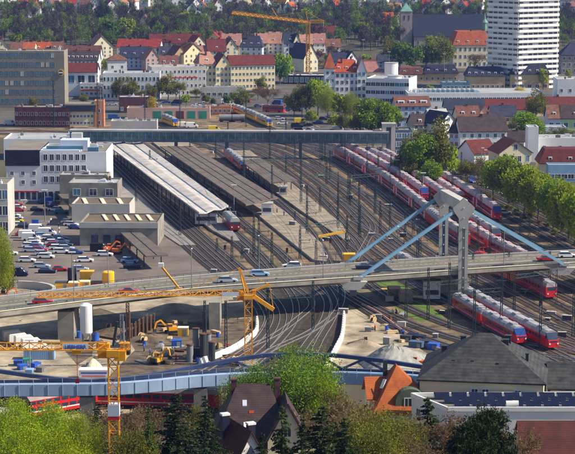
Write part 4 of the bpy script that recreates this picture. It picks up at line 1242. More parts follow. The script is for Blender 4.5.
def text_mesh(body, size, m, ext=0.03, bold=0.0):
    cu = bpy.data.curves.new('t', 'FONT'); cu.body = body; cu.size = size; cu.extrude = ext; cu.offset = bold
    t = bpy.data.objects.new('t', cu); col.objects.link(t)
    dg = bpy.context.evaluated_depsgraph_get(); dg.update()
    me = bpy.data.meshes.new_from_object(t.evaluated_get(dg)); me.name = 'lettering'
    me.materials.clear(); me.materials.append(M[m])
    bpy.data.objects.remove(t); return me
def banner_wave(mb, x0, x1, z0, n=40):
    for i in range(n):
        x = x0+(x1-x0)*i/n; h = 0.5+0.25*math.sin(i*1.9)
        mb.box(x, x+(x1-x0)/n*0.72, -0.18, -0.06, z0, z0+h*1.2)
mb = MB(); banner_wave(mb, 1.5, 24, 9.6, 30); mb.build('red_lettering', 'red', o)
# yellow office with red roof: three wings
bld('long yellow office building with red roof and glazed attic storey', 231, 275, 90, 65, 14, 14, 'gx', 4.5, 'yellow_wall', 'rf_dkred', fl=4, bays=12, cat='office building', side=3, ww=1.1, wh=1.4)
bld('yellow gabled wing with dark red roof beside the long office building', 216, 232, 90, 66, 16, 14, 'gy', 6, 'yellow_wall', 'rf_dkred', fl=4, bays=4, cat='gabled house', chim=1)
bld('yellow gabled house with pinkish brown roof left of the red roofed wing', 200, 216, 90, 64, 16, 14, 'half', 6, 'yellow_wall', 'rf_pink', fl=4, bays=4, cat='gabled house', chim=1, dorm=1)
bld('low white building with a poster wall in front of the yellow offices', 200, 246, 98, 88, 8, 2, 'flat', 0, 'concrete_light', 'flat_roof', fl=1, bays=8, cat='low building', ww=1.8, wh=1.5)
o = bld('dark glass pavilion with grey roof below the orange crane', 283, 326, 84, 76, 16, -4, 'flat', 0, 'dark_panel', 'flat_grey', fl=1, bays=8, cat='pavilion', ww=1.9, wh=2.4, glass='glass_blue')
bld('yellow church like house with steep slate roof behind the glass pavilion', 304, 318, 72, 58, 18, 30, 'gy', 8, 'cream', 'rf_slate', fl=2, bays=3, cat='chapel')
bld('pale house with slate roof left of the orange crane', 290, 304, 70, 56, 12, 0, 'gx', 7, 'cream', 'rf_slate', fl=2, bays=3, cat='house', chim=1)
# white villa
bld('white villa with orange tiled roof between round green trees', 335, 359, 100, 72, 14, 3, 'half', 6, 'white', 'rf_orange', fl=4, bays=5, cat='villa', dorm=3, chim=2, ww=1.2, wh=1.8)
o = bld('white corner tower house with pointed red roof joined to the villa', 325, 335, 100, 68, 9, 3, 'hip', 8, 'white', 'rf_red', fl=4, bays=2, cat='villa tower')
bld('narrow white gabled house right of the orange roofed villa', 357, 366, 100, 70, 14, 3, 'gy', 6, 'white', 'rf_pink', fl=4, bays=2, cat='gabled house', ww=1.3, wh=1.8)
bld('house with greyish pink roof right of the narrow white gable', 362, 380, 96, 72, 14, 3, 'half', 5, 'cream', 'rf_pink', fl=3, bays=4, cat='house')
# modern white complex
o = bld('white modern angular office building with window bands', 366, 408, 104, 79, 22, -14, 'flat', 0, 'white', 'flat_grey', fl=3, bays=9, cat='office building', ww=2.4, wh=1.7)
def drum(u, v, r, h, lab):
    p = W(u, v); o = thing('round_stair_tower', lab, 'stair tower', p)
    mb = MB(); mb.tube((0, 0, 0), (0, 0, h), r, n=28); mb.build('wall', 'white', o)
    mb = MB(); mb.tube((0, 0, h), (0, 0, h+.3), r+.15, n=28); mb.build('roof', 'flat_grey', o)
drum(395, 103, 3.8, 13.5, 'round white drum tower lower one on the office roof')
drum(391, 96, 3.5, 17, 'round white drum tower upper one on the office roof')
o = bld('very wide low white building with flat grey roof and window band', 408, 545, 108, 94, 26, 2, 'flat', 0, 'white', 'flat_grey', fl=1, bays=34, cat='office building', ww=1.5, wh=1.5, wz=3.5)
mb = MB()
for i in range(13): mb.cb((4+i*2.4, 14, 7.4), (0.25, 12, 1.4))
mb.box(2, 36, 8, 20, 6.3, 6.9); mb.build('skylight', 'glass_blue', o)
bld('low teal glass block behind the flat grey roof', 442, 470, 92, 83, 10, 2, 'flat', 0, 'glass_blue', 'flat_grey', fl=1, bays=7, cat='low building', ww=1.6, wh=2)
bld('white end block at the right edge of the wide flat roof', 557, 600, 108, 80, 16, 0, 'flat', 0, 'white', 'flat_grey', fl=2, bays=5, cat='office building')
bld('ochre building with dark mansard roof and dormers', 466, 505, 90, 76, 12, 0, 'mansard', 4.5, 'ochre', 'rf_slate', fl=1, bays=8, cat='town house', dorm=6, chim=2)
bld('ochre corner building with larger dark mansard roof', 510, 549, 90, 74, 14, 2, 'mansard', 5.5, 'ochre', 'rf_slate', fl=1, bays=5, cat='town house', dorm=5, ww=2, wh=1.8)
bld('dark roofed building with orange dormers beside the mansard house', 424, 458, 82, 73, 12, 0, 'mansard', 4.5, 'ochre', 'rf_slate', fl=1, bays=6, cat='town house', dorm=4)
bld('long low dark roofed building behind the white drum towers', 398, 424, 82, 74, 12, 0, 'mansard', 3.5, 'ochre', 'rf_brown', fl=1, bays=5, cat='town house', dorm=2)
# school
o = bld('old cream school with large red roof left of the tower block', 453, 492, 68, 45, 20, 5, 'mansard', 8, 'cream', 'rf_red', fl=3, bays=8, cat='school', dorm=4, ww=1.3, wh=2.2, chim=1)
s_ = SC(W(480, 66)); mb = MB(); mb.tube((21, 10, 22), (21, 10, 27), 1.7, n=8); mb.tube((21, 10, 27), (21, 10, 29), 2.2, 0.8, n=8); mb.tube((21, 10, 29), (21, 10, 33), 0.7, 0.05, n=8); mb.build('turret', 'copper', o)
bld('grey stone block with slate roof right of the tower block', 561, 600, 74, 55, 14, 0, 'hip', 8, 'stone', 'rf_slate', fl=3, bays=7, cat='office building', ww=1.3, wh=1.8)
# church
o = bld('long church with huge dark slate roof and stone tower', 414, 492, 48, 36, 22, 2, 'gx', 14, 'stone', 'rf_church', fl=1, bays=10, cat='church', ww=1.4, wh=4)
mb = MB(); mb.box(-9, -1, 4, 12, -2, 25); t_ = mb.build('church_tower', 'stone', o)
mb = MB(); mb.add([(-9.3, 3.7, 25), (-.7, 3.7, 25), (-.7, 12.3, 25), (-9.3, 12.3, 25), (-5, 8, 31)], [(0, 1, 4), (1, 2, 4), (2, 3, 4), (3, 0, 4)]); mb.build('spire', 'copper', t_)
for k in range(2): put('window', winmesh(1, 3.2, 'glass', 'stone'), t_, (-6.6+k*3.2, 3.98, 19))
bld('stone gatehouse with dark roof left of the church', 405, 416, 38, 27, 12, 0, 'hip', 4, 'stone', 'rf_slate', fl=1, bays=2, cat='gatehouse')

# ---- tower block
def tower_block():
    p = W(517, 90); s = SC(p)
    o = thing('tower_block', 'tall white apartment tower block with balcony bands on every floor', 'tower block', p, 0)
    wl = 27/s; wr = 43/s
    H = 66; rzL = R(-42); 
    # two slabs meeting at the near corner
    c = Vector((0, 0, 0))
    a = Vector((-wl, wl*1.1, 0)); b = Vector((wr, wr*0.55, 0)); d = a+b
    mb = MB(); mb.poly([c[:2], b[:2], d[:2], a[:2]], 0, H); mb.build('wall', 'white', o)
    mb = MB(); k = 0.96; mb.poly([(c*0+Vector((0, 1, 0)))[:2], (b*.97)[:2], (d*.97)[:2], (a*.97)[:2]], H, H+1); mb.build('roof', 'flat_grey', o)
    nfl = 24; fh = H/nfl
    for f in range(nfl):
        z = f*fh+0.25
        for A, Bq in ((a, c), (c, b)):
            dr = (Bq-A); L = dr.length; dr.normalize(); n = Vector((dr.y, -dr.x, 0))
            A1 = A+n*1.1; B1 = Bq+n*1.1
            mb = MB()
            q = [A+n*0.02, Bq+n*0.02, B1, A1]
            mb.poly([x[:2] for x in q], z, z+0.18)
            q2 = [A1-n*0.12, B1-n*0.12, B1, A1]
            mb.poly([x[:2] for x in q2], z+0.18, z+1.45)
            mb.build('balcony', 'white_paint', o)
        for A, Bq in ((a, c), (c, b)):
            dr = (Bq-A); L = dr.length; dr.normalize(); n = Vector((dr.y, -dr.x, 0))
            mb = MB(); m = int(L/3.2)
            for i in range(m):
                if (i*7+f*3) % 5 == 0: continue
                x = L*(i+.12)/m; x2 = L*(i+.88)/m
                q = [A+dr*x+n*0.01, A+dr*x2+n*0.01, A+dr*x2+n*.06, A+dr*x+n*.06]
                mb.poly([t[:2] for t in q], z+0.5, z+2.35)
            mb.build('window_band', 'glass', o)
tower_block()

# ---- left yard buildings beyond the footbridge
bld('long dark brick railway building with blue roof edge at the left', 15, 70, 127, 108, 12, -3, 'flat', 0, 'brick', 'flat_roof', fl=2, bays=14, cat='brick building', ww=0.9, wh=1.4, frame='pink_wall')
o = bld('white signal box with dark glazed upper floor', 69, 94, 127, 112, 9, 2, 'flat', 0, 'cream', 'flat_roof', fl=2, bays=7, cat='signal box', ww=1.0, wh=1.1)
mb = MB(); mb.box(-1.2, 11.8, -1, 10, 6.9, 9.6); mb.build('control_room', 'glass', o)
mb = MB(); mb.box(-1.6, 12.2, -1.4, 10.4, 9.6, 10.2); mb.build('roof', 'flat_roof', o)
bld('narrow orange brick stair block beside the signal box', 94.5, 104, 127, 102, 9, 2, 'flat', 0, 'brick_orange', 'flat_roof', fl=2, bays=1, cat='brick building', ww=0.8)
bld('dark red brick warehouse beyond the yellow tree', 119, 150, 113, 98, 12, 3, 'flat', 0, 'brick', 'flat_grey', fl=1, bays=5, cat='warehouse')
bld('low cream shed with flat roof next to the footbridge', 111, 157, 132, 122, 9, 1, 'flat', 0, 'concrete_light', 'flat_grey', fl=0, bays=0, cat='shed')
o = bld('long brown shed with teal green gates beyond the footbridge', 127, 210, 119, 109, 10, 1, 'flat', 0, 'pink_wall', 'flat_roof', fl=0, bays=0, cat='shed')
for k in range(5):
    mb = MB(); mb.box(12+k*5.2, 15.6+k*5.2, -0.06, -0.005, 0, 3.6); mb.build('gate', 'teal_door' if k != 2 else 'brick', o)
bld('low brick annex right of the shed with the teal gates', 205, 231, 115, 107, 8, 0, 'flat', 0, 'brick_orange', 'flat_roof', fl=1, bays=6, cat='shed')
# houses on the right
bld('light blue apartment house with brown roof right of the footbridge tower', 396, 430, 129, 106, 12, 6, 'gx', 3.6, 'blue_wall', 'rf_brown', fl=4, bays=5, cat='apartment house', dorm=3, dw=3, side=2)
bld('white long house with dark brown hipped roof and gable beside the willow', 460, 507, 158, 131, 12, 5, 'gx', 4.8, 'white', 'rf_old', fl=3, bays=6, cat='apartment house', chim=1, side=2, L=None)
bld('white house with dark roof behind the weeping tree', 449, 463, 156, 132, 14, -25, 'gx', 4.5, 'white_blue', 'rf_old', fl=3, bays=3, cat='apartment house', chim=1)
bld('pale house with orange and slate roof behind the round bare tree', 440, 458, 138, 124, 14, 30, 'gy', 4.5, 'white', 'rf_slate', fl=2, bays=3, cat='house')
bld('house with pale grey metal roof between the blue house and the slate roofs', 431, 449, 134, 119, 12, 12, 'gx', 3.6, 'white', 'flat_grey', fl=2, bays=3, cat='house', chim=1)
bld('dark slate roofed house in the middle of the housing cluster', 484, 498, 134, 125, 12, 8, 'gx', 4, 'cream', 'rf_old', fl=1, bays=2, cat='house', chim=1)
bld('small dark red roofed house under the white tower shaped block', 508, 524, 150, 141, 10, -8, 'gx', 3.6, 'white', 'rf_old', fl=1, bays=3, cat='house', chim=1)
bld('small dark roofed house behind the weeping tree', 414, 428, 136, 125, 11, 12, 'gx', 4, 'cream', 'rf_old', fl=2, bays=3, cat='house', chim=1, dorm=1)
bld('dark roofed house with yellow tree before it', 445, 484, 120, 109, 12, 0, 'gx', 4, 'white_blue', 'rf_slate', fl=1, bays=5, cat='house')
bld('house with slate roof and orange gable beside the round dark tree', 492, 517, 124, 116, 12, 4, 'gx', 4.2, 'cream', 'rf_slate', fl=1, bays=4, cat='house', chim=1)
bld('pink gabled house left of the slate roofed house', 478, 491, 124, 115, 12, 10, 'gy', 3.8, 'pink_wall', 'rf_pink', fl=1, bays=2, cat='house')
bld('brown roofed house in front of the pink gable', 458, 480, 127, 117, 12, 6, 'gx', 4.2, 'cream', 'rf_brown', fl=1, bays=3, cat='house', chim=1, dorm=2)
bld('long dark red tiled barn roof right of the yellow tree', 486, 534, 117, 109, 14, -2, 'gx', 4, 'cream', 'rf_dkred', fl=0, bays=0, cat='barn')
bld('long dark red roof at the right edge beyond the green house', 530, 590, 116, 107, 14, 2, 'gx', 4, 'cream', 'rf_dkred', fl=0, bays=0, cat='barn', chim=1)
bld('light green house with brown roof at the right edge', 561, 590, 130, 118, 12, 0, 'gx', 5, 'green_wall', 'rf_old', fl=1, bays=3, cat='house', dorm=1, ww=1.6, wh=2)
bld('white blue house with brown roof left of the green one', 548, 561, 130, 118, 12, 0, 'gx', 5, 'white_blue', 'rf_brown', fl=1, bays=2, cat='house', dorm=1, ww=1.6, wh=2)
bld('low grey flat roofed garage before the green house', 545, 566, 138, 128, 9, 0, 'flat', 0, 'white_blue', 'flat_grey', fl=1, bays=3, cat='garage')
bld('cream gabled house with dark red roof behind the lime trees', 499, 532, 176, 153, 14, 10, 'gy', 4.2, 'cream', 'rf_dkred', fl=2, bays=4, cat='gabled house', ww=1.2, wh=2)
bld('white house with blue and red roof left of the cream gable', 474, 497, 170, 153, 12, 24, 'gx', 4, 'white', 'rf_dkred', fl=1, bays=2, cat='house')
bld('white tower shaped block beside the flat white hall', 527.5, 538, 162, 128, 8, 0, 'flat', 0, 'white', 'flat_grey', fl=0, bays=0, cat='tower building')
bld('wide white hall with flat roof at the right edge', 536, 600, 160, 139, 12, 0, 'flat', 0, 'white', 'flat_grey', fl=1, bays=4, cat='hall', wz=4)
bld('big dark red mansard roof above the lime trees at the right edge', 540, 600, 176, 163, 12, 0, 'mansard', 4.8, 'cream', 'rf_dkred', fl=0, bays=0, cat='house', dorm=3)
bld('low blue glass shop front under the dark red mansard roof', 548, 600, 182, 166, 6, 0, 'flat', 0, 'container_blue', 'flat_grey', fl=1, bays=8, cat='shop', ww=2)
bld('low blue grey glass annex right of the footbridge tower', 391, 412, 158, 131, 10, 0, 'flat', 0, 'foot_blue', 'flat_roof', fl=3, bays=4, cat='office building', ww=2, wh=1.8, glass='glass_blue')
bld('long low white wall building behind the weeping tree', 380, 415, 140, 131, 6, 0, 'flat', 0, 'concrete_light', 'flat_grey', fl=0, bays=0, cat='low building')

# ---- station building (left)
def station():
    sA = SC(W(40, 201))
    o = bld('large white station office building with square windows and flat roof', 40, 107, 201, 153, 24, 0, 'flat', 0, 'white', 'flat_roof', fl=0, bays=0, cat='station building')
    L = 67/SC(W(40, 201)); H = 48/SC(W(40, 201))
    wins(o, L, 24, H, 3, 7, 1.25, 1.9, 6.2, 'F', fh=3.6, limit=50, x0=1.0, x1=15.5)
    mb = MB(); mb.box(0.3, 13, 1.0, 10, H, H+0.9); mb.box(6, 15, 8, 15, H, H+3.4); mb.build('roof_plant', 'white_blue', o)
    mb = MB(); mb.box(2, 14, 3, 5, H+0.9, H+2.0); mb.box(15.5, 19, 3, 6, H, H+1.6); mb.build('roof_unit', 'glass_blue', o)
    mb = MB(); mb.box(9, 12.5, 14, 17, H+0.1, H+5); mb.build('lift_house', 'concrete_light', o)
    o2 = bld('white station wing topped by a dark panelled box at the left', 7, 40, 201, 167, 26, 0, 'flat', 0, 'white', 'flat_roof', fl=0, bays=0, cat='station building')
    L2 = 33/SC(W(7, 201)); H2 = 34/SC(W(7, 201))
    wins(o2, L2, 26, H2, 2, 3, 1.0, 1.2, 5.6, 'F', fh=2.9)
    mb = MB(); mb.box(-0.3, L2+0.2, -0.3, 25, H2+0.5, H2+5.6); bx = mb.build('dark_box', 'dark_panel', o2)
    mb = MB(); mb.box(-0.2, L2+0.1, -0.2, 24.9, H2+5.6, H2+5.75); mb.build('roof', 'flat_roof', bx)
    mb = MB()
    for k in range(6): mb.box(0.6+k*1.9, 1.9+k*1.9, -0.08, -0.01, 0.5, 2.9)
    mb.build('shop_window', 'glass', o2)
    mb = MB(); mb.box(0.4, L2-.3, -.16, -.02, 2.95, 3.35); mb.build('sign_band', 'red', o2)
    mb = MB()
    for k in range(10): mb.box(0.8+k*2.1, 2.2+k*2.1, -0.08, -0.01, 0.4, 3.1)
    mb.build('shop_window', 'glass', o)
    bld('cream apartment house cut off by the left edge with dark windows', -20, 8.5, 235, 185, 14, 0, 'flat', 0, 'concrete_light', 'flat_roof', fl=3, bays=5, cat='apartment house', ww=1.4, wh=2.6)
    # round wing behind
    bld('round ended white roof wing behind the station offices', 4, 86, 160, 140, 20, 0, 'flat', 0, 'white', 'flat_grey', fl=0, bays=0, cat='station building')
station()
def pavilion():
    bld('grey two storey pavilion block with three windows beside the platform', 69, 118, 216, 184, 12, -2, 'flat', 0, 'concrete', 'flat_grey', fl=1, bays=3, cat='pavilion', ww=2.2, wh=2, wz=6.5)
    bld('narrow grey upper block behind the pavilion', 60, 108, 205, 176, 8, -2, 'flat', 0, 'concrete', 'flat_grey', fl=0, bays=0, cat='pavilion')
    o = bld('low brown roofed hall with pale skylight ribs', 72, 130, 226, 205, 14, -2, 'flat', 0, 'concrete_light', 'flat_brown', fl=0, bays=0, cat='hall')
    H = 21/SC(W(72, 226)); L = 58/SC(W(72, 226))
    mb = MB()
    for x in (3.8, 9.2, 14.4):
        mb.add([(x, 1.0, H+.02), (x+1.2, 1.0, H+.02), (x-1.4, 13, H+.02), (x-2.6, 13, H+.02), (x, 1.0, H+.35), (x+1.2, 1.0, H+.35), (x-1.4, 13, H+.35), (x-2.6, 13, H+.35)], [(4, 5, 6, 7), (0, 1, 5, 4), (1, 2, 6, 5), (3, 0, 4, 7)])
    mb.build('skylight', 'cream', o)
    o = bld('front grey hall with brown flat roof and pale skylights', 80, 158, 246, 224, 18, -2, 'flat', 0, 'concrete', 'flat_brown', fl=0, bays=0, cat='hall')
    H = 22/SC(W(80, 246)); L = 78/SC(W(80, 246))
    mb = MB()
    for k in range(5):
        x = 6.5+k*3.2
        mb.add([(x, 6, H+.02), (x+1.0, 6, H+.02), (x-1.4, 16.5, H+.02), (x-2.4, 16.5, H+.02), (x, 6, H+.35), (x+1.0, 6, H+.35), (x-1.4, 16.5, H+.35), (x-2.4, 16.5, H+.35)], [(4, 5, 6, 7), (0, 1, 5, 4), (1, 2, 6, 5), (3, 0, 4, 7)])
    mb.build('skylight', 'cream', o)
    mb = MB(); mb.box(-0.15, L+0.15, -0.3, -0.02, H-1.0, H+0.6); mb.build('fascia', 'concrete_light', o)
    mb = MB()
    for k in range(3): mb.box(3.2+k*3.4, 5.2+k*3.4, -0.08, -0.01, 0.3, 3.2)
    mb.build('gate', 'glass', o)
    # entrance canopy
    P = W(60, 212); o = thing('entrance_canopy', 'slanting dark edged canopy between the parked cars and the pavilion', 'canopy', P)
    mb = MB(); A, B_, C_, D = [W(u, v, 3.6)-Vector((P.x, P.y, 0)) for u, v in ((55, 191), (72, 208), (80, 207), (66, 191))]
    mb.add([A, B_, C_, D]+[p-Vector((0, 0, .5)) for p in (A, B_, C_, D)], [(0, 1, 2, 3), (7, 6, 5, 4), (0, 4, 5, 1), (1, 5, 6, 2), (2, 6, 7, 3), (3, 7, 4, 0)]); mb.build('roof', 'canopy_brown', o)
    for p in (A, B_, C_, D):
        mb = MB(); mb.box(p.x-.15, p.x+.15, p.y-.15, p.y+.15, 0, 3.1); mb.build('post', 'concrete', o)
pavilion()

def clutter(o, L, D, H, n, seed):
    rr = random.Random(seed)
    for i in range(n):
        x = rr.uniform(1.2, L-2.4); y = rr.uniform(1.2, D-2.4); w = rr.uniform(.6, 1.8); d = rr.uniform(.6, 1.6); h_ = rr.uniform(.5, 1.3)
        mb = MB(); mb.box(x, x+w, y, y+d, H-.02, H+h_)
        if rr.random() < .4: mb.tube((x+w/2, y+d/2, H+h_), (x+w/2, y+d/2, H+h_+.7), .16, n=8)
        mb.build('roof_unit', rr.choice(['concrete_light', 'metal_grey', 'white_blue', 'flat_brown']), o)
k_ = 0
for o in list(THINGS):
    if o.get('category') in ('office building', 'station building', 'hotel', 'hall', 'pavilion', 'apartment house', 'brick building', 'low building', 'signal box', 'shed', 'warehouse'):
        w_ = [c for c in o.children if c.name.startswith('wall')]
        r_ = [c for c in o.children if c.name.startswith('roof')]
        if not w_ or not r_: continue
        zs = [v.co.z for v in w_[0].data.vertices]; xs = [v.co.x for v in w_[0].data.vertices]; ys = [v.co.y for v in w_[0].data.vertices]
        rz_ = [v.co.z for v in r_[0].data.vertices]
        if max(rz_)-min(rz_) > .6: continue
        k_ += 1
        if max(xs) > 6 and max(ys) > 5 and not any(c.name.startswith('skylight') or c.name.startswith('dark_box') for c in o.children): clutter(o, max(xs), max(ys), max(rz_), min(9, 2+int(max(xs)/5)), k_)
# ================================================================ FOREGROUND HOUSES
def gz(u, v): return W(u, v)
# big grey hipped hall
pt = G(419, 319)
Hh = ZV(379, 319)-pt.z
o = bld('large cream hall with a wide grey hipped roof and small dark vents', 0, 0, 0, depth=18.5, roof='hip', rh=6.3, wm='cream', rm='rf_grey', fl=0, bays=0, cat='hall', H=Hh, rot=-9, pt=pt, L=20.6)
for x, y, z in ((5.4, 3.6, 1.6), (8.6, 3.6, 1.6), (12.8, 3.2, 1.4)):
    mb = MB(); mb.box(x-.22, x+.22, y-.22, y+.22, Hh+z-.5, Hh+z+1.1); mb.build('vent', 'metal_dark', o)
for x, y, z in ((14.2, 11, 4.0), (13.9, 8.6, 3.8), (6.3, 14.0, 3.0), (3.2, 12, 1.6), (17.6, 6.6, 1.9)):
    k = .45 if x < 17 else .25
    mb = MB(); mb.box(x-k, x+k, y-k, y+k, Hh+z-.8, Hh+z+1.5); mb.box(x-k-.1, x+k+.1, y-k-.1, y+k+.1, Hh+z+1.5, Hh+z+1.65); mb.build('chimney', 'metal_dark', o)
for x in (9.2, 11.0, 16.4): put('window', winmesh(1.0, 0.5), o, (x, -0.01, Hh-1.9))
pt = G(549, 322); H2 = ZV(388, 322)-pt.z
bld('low grey roofed annex right of the large hipped hall', 0, 0, 0, depth=12, roof='gx', rh=3.0, wm='concrete', rm='rf_grey', fl=0, bays=0, cat='annex', H=H2, rot=-6, pt=pt, L=14)
def orange_house():
    p = G(377, 316)
    o = thing('orange_roofed_house', 'house with bright orange tile roof and round dark copper dormer', 'house', p, R(4))
    L, D = 10.0, 11; H = ZV(413, 316)-p.z
    mb = MB(); mb.box(0, L, 0, D, -2, H); mb.build('wall', 'cream', o)
    r = MB(); az = ZV(365, 321.5)-p.z
    c = [(-.7, -.5, H), (L+.5, -.5, H), (L+.5, D+.5, H), (-.7, D+.5, H), (L*.38, D*.45, az), (L*.38, D*.6, az)]
    r.add(c, [(0, 1, 4), (1, 2, 5, 4), (2, 3, 5), (3, 0, 4, 5)]); r.box(-.7, L+.5, -.5, D+.5, H-.3, H-.002)
    r = r.build('roof', 'rf_orange', o)
    def arch(cx, y0, y1, w, z0, hh, m='copper_dark'):
        mb = MB(); n = 14; A = []; Bq = []
        for i in range(n+1):
            t = PI*i/n; A.append((cx-w*math.cos(t), y0, z0+hh*math.sin(t))); Bq.append((cx-w*math.cos(t), y1, z0+hh*math.sin(t)))
        mb.add(A+Bq, [(i, i+1, n+2+i, n+1+i) for i in range(n)]+[tuple(range(n+1)), tuple(range(2*n+1, n, -1))])
        mb.box(cx-w, cx+w, y0, y1, z0-1.4, z0-0.001)
        return mb.build('dormer', m, r)
    d = arch(L*0.56, 0.3, 5.5, 2.5, H+1.6, 2.3)
    put('window', winmesh(1.1, 1.4), d, (L*0.52, 0.29, H+0.9))
    arch(L*0.98, 4.0, 9, 1.9, H+2.4, 1.5)
    mb = MB(); mb.box(1.8, 2.5, 7, 7.7, H+3, az+.4); mb.build('chimney', 'metal_dark', r)
    mb = MB(); mb.bar((1.0, 3.2, H+3.4), (1.7, 3.9, H+4.8), 0.6, 0.15); mb.build('skylight', 'white_paint', r)
orange_house()
pt = G(369, 319); bld('lower orange roofed wing joined left of the orange house', 0, 0, 0, depth=7, roof='gx', rh=2.6, wm='cream', rm='rf_orange', fl=1, bays=1, H=ZV(398, 319)-pt.z, rot=4, pt=pt, L=3)
def solar_house():
    yf, yb = 306, 315.5
    A = G(447, yf); A2 = G(411, yb); zt = ZV(408, yf); o = thing('flat_roofed_house', 'white flat roofed house covered with rows of dark solar panels', 'house', A)
    H = zt-A.z; xb = A2.x-A.x; L = 38; D = yb-yf
    q = [(0, 0), (L, 0), (L, D+1), (xb, D)]
    mb = MB(); mb.poly(q, -2, H-.55); mb.build('wall', 'white', o)
    mb = MB(); mb.poly([(.5, .3), (L-.3, .3), (L-.3, D+.6), (xb+.6, D-.3)], H-.545, H-.4); mb.build('roof', 'conc_dark', o)
    mb = MB()
    for a, b in zip(q, q[1:]+q[:1]): mb.bar((a[0], a[1], H-.2), (b[0], b[1], H-.2), .35, .7)
    mb.build('parapet', 'white_paint', o)
    for r_ in range(3):
        for k in range(12):
            x = 1.2+k*2.9-r_*1.4; y = 1.2+r_*2.8
            mb = MB(); mb.add([(x, y, H-.05), (x+2.5, y, H-.05), (x+2.5, y+1.5, H+.55), (x, y+1.5, H+.55)], [(0, 1, 2, 3)])
            mb.bar((x, y+1.5, H-.3), (x, y+1.5, H+.53), .06); mb.bar((x+2.5, y+1.5, H-.3), (x+2.5, y+1.5, H+.53), .06)
            mb.build('solar_panel', 'solar', o)
    mb = MB(); mb.tube((9.5, .7, H+.5), (11.5, .7, H+.6), .5, .45, 10); mb.build('roof_vent', 'white_paint', o)
    for x, w in ((3.0, 2.6), (13.5, 3.8)): put('window', winmesh(w, 1.8), o, (x+w/2, -.01, H-4.2))
    for x in (7, 21.5, 27): put('window', winmesh(1.3, 0.7), o, (x, -.01, H-2.6))
    rz = math.atan2(-D, -xb); sl = math.hypot(D, xb)
    for t in (.2, .75): put('window', winmesh(1.0, 1.9), o, (xb*(1-t)-.02, D*(1-t)-.02, H-4.0), rz)
solar_house()
pt = G(525, 272); hz_ = ZV(472, 272)-pt.z
bld('dark red tiled house roof with white gable at the lower right corner', 0, 0, 0, depth=14, roof='gx', rh=ZV(421, 279)-ZV(472, 272)-.2, wm='white', rm='rf_maroon', fl=0, bays=0, H=hz_, cat='house', pt=pt, L=16)
def dark_house():
    p = G(217, 299); o = thing('dark_roofed_house', 'big house with weathered dark brown hipped roof and two brick chimneys', 'house', p, R(3))
    L, D = 11.5, 14; H = ZV(447, 299)-p.z; rz_ = ZV(384, 306)-ZV(447, 299)
    mb = MB(); mb.box(0, L, 0, D, -2, H); mb.build('wall', 'cream', o)
    xa, xb = 3.4, 8.6
    mb = MB(); mb.add([(-.8, -.5, H), (L+.5, -.5, H), (L+.5, D+.5, H), (-.8, D+.5, H), (xa, D*.5, H+rz_), (xb, D*.5, H+rz_)], [(0, 1, 5, 4), (1, 2, 5), (2, 3, 4, 5), (3, 0, 4)]); mb.box(-.8, L+.5, -.5, D+.5, H-.3, H-.002)
    r = mb.build('roof', 'rf_old', o)
    for x, z in ((2.9, H+rz_-.6), (9.9, H+rz_-.5)):
        mb = MB(); mb.box(x-.45, x+.45, D*.5-.4, D*.5+.4, H+3, z+1.2); mb.box(x-.52, x+.52, D*.5-.47, D*.5+.47, z+1.2, z+1.4); mb.build('chimney', 'brick', r)
    def onroof(x, t, w, h, m, nm):
        y = -.5+(D*.5+.5)*t; s = rz_/(D*.5+.5); z = H+rz_*t; y2 = y+h*.6; z2 = z+h*.6*s
        mb = MB(); mb.add([(x, y, z+.12), (x+w, y, z+.12), (x+w, y2, z2+.12), (x, y2, z2+.12), (x, y-.02, z-.1), (x+w, y-.02, z-.1)], [(0, 1, 2, 3), (4, 5, 1, 0)]); mb.build(nm, m, r)
    onroof(4.2, .64, .7, 1.1, 'white_blue', 'skylight'); onroof(4.3, .3, .9, 1.0, 'white_paint', 'skylight'); onroof(5.2, .52, .8, .5, 'rf_orange', 'patch')
    x0, x1, y0, y1 = 7.6, 14.6, -1.5, 7; xm = 11.1; zr = H+rz_-1.3; ze = H+1.0
    mb = MB(); mb.add([(x0, y0, ze), (xm, y0, zr), (xm, y1, zr), (x0, y1, ze), (x1, y0, ze), (x1, y1, ze)], [(0, 1, 2, 3), (1, 4, 5, 2), (2, 5, 3)])
    mb.bar((x0, y0, ze), (xm, y0, zr), .3, .3); mb.bar((x1, y0, ze), (xm, y0, zr), .3, .3)
    mb.build('gable_roof', 'rf_old', o)
    mb = MB(); mb.box(x0+.4, x1-.4, y0+.4, 0, -2, ze); mb.add([(x0+.4, y0+.4, ze), (x1-.4, y0+.4, ze), (xm, y0+.4, zr-.5)], [(0, 1, 2)]); g = mb.build('gable_wall', 'cream', o)
    put('window', winmesh(1.1, 1.4), g, (xm, y0+.38, ze+.8))
dark_house()
pt = G(236, 272); Hm = ZV(462, 272)-pt.z; rm_ = ZV(438, 272)-ZV(462, 272)
o = bld('small house with maroon roof, white gable and triangular window', 0, 0, 0, depth=10, roof='gy', rh=rm_+.6, wm='white', rm='rf_maroon', fl=0, bays=0, H=Hm, cat='house', rot=24, pt=pt, L=4.6)
mb = MB(); mb.add([(1.6, -.05, Hm+.9), (3.0, -.05, Hm+.9), (2.3, -.05, Hm+2.2)], [(0, 1, 2)]); mb.build('gable_window', 'glass', o)
for x, y, zt_ in ((.6, 6.5, 1.6), (2.9, 2.2, 1.0)):
    mb = MB(); zz = Hm+rm_+zt_; mb.box(x, x+1.1, y, y+.9, Hm, zz); mb.build('chimney', 'dark_panel', o)
    mb = MB(); mb.box(x-.08, x+1.18, y-.08, y+.98, zz, zz+.3); mb.build('chimney_cap', 'white_paint', o)
pt = G(352, 278); bld('low maroon roof in the bushes at the bottom', 0, 0, 0, depth=9, roof='gx', rh=2.4, wm='cream', rm='rf_dkred', fl=0, bays=0, H=ZV(462, 278)-pt.z, cat='house', pt=pt, L=9)
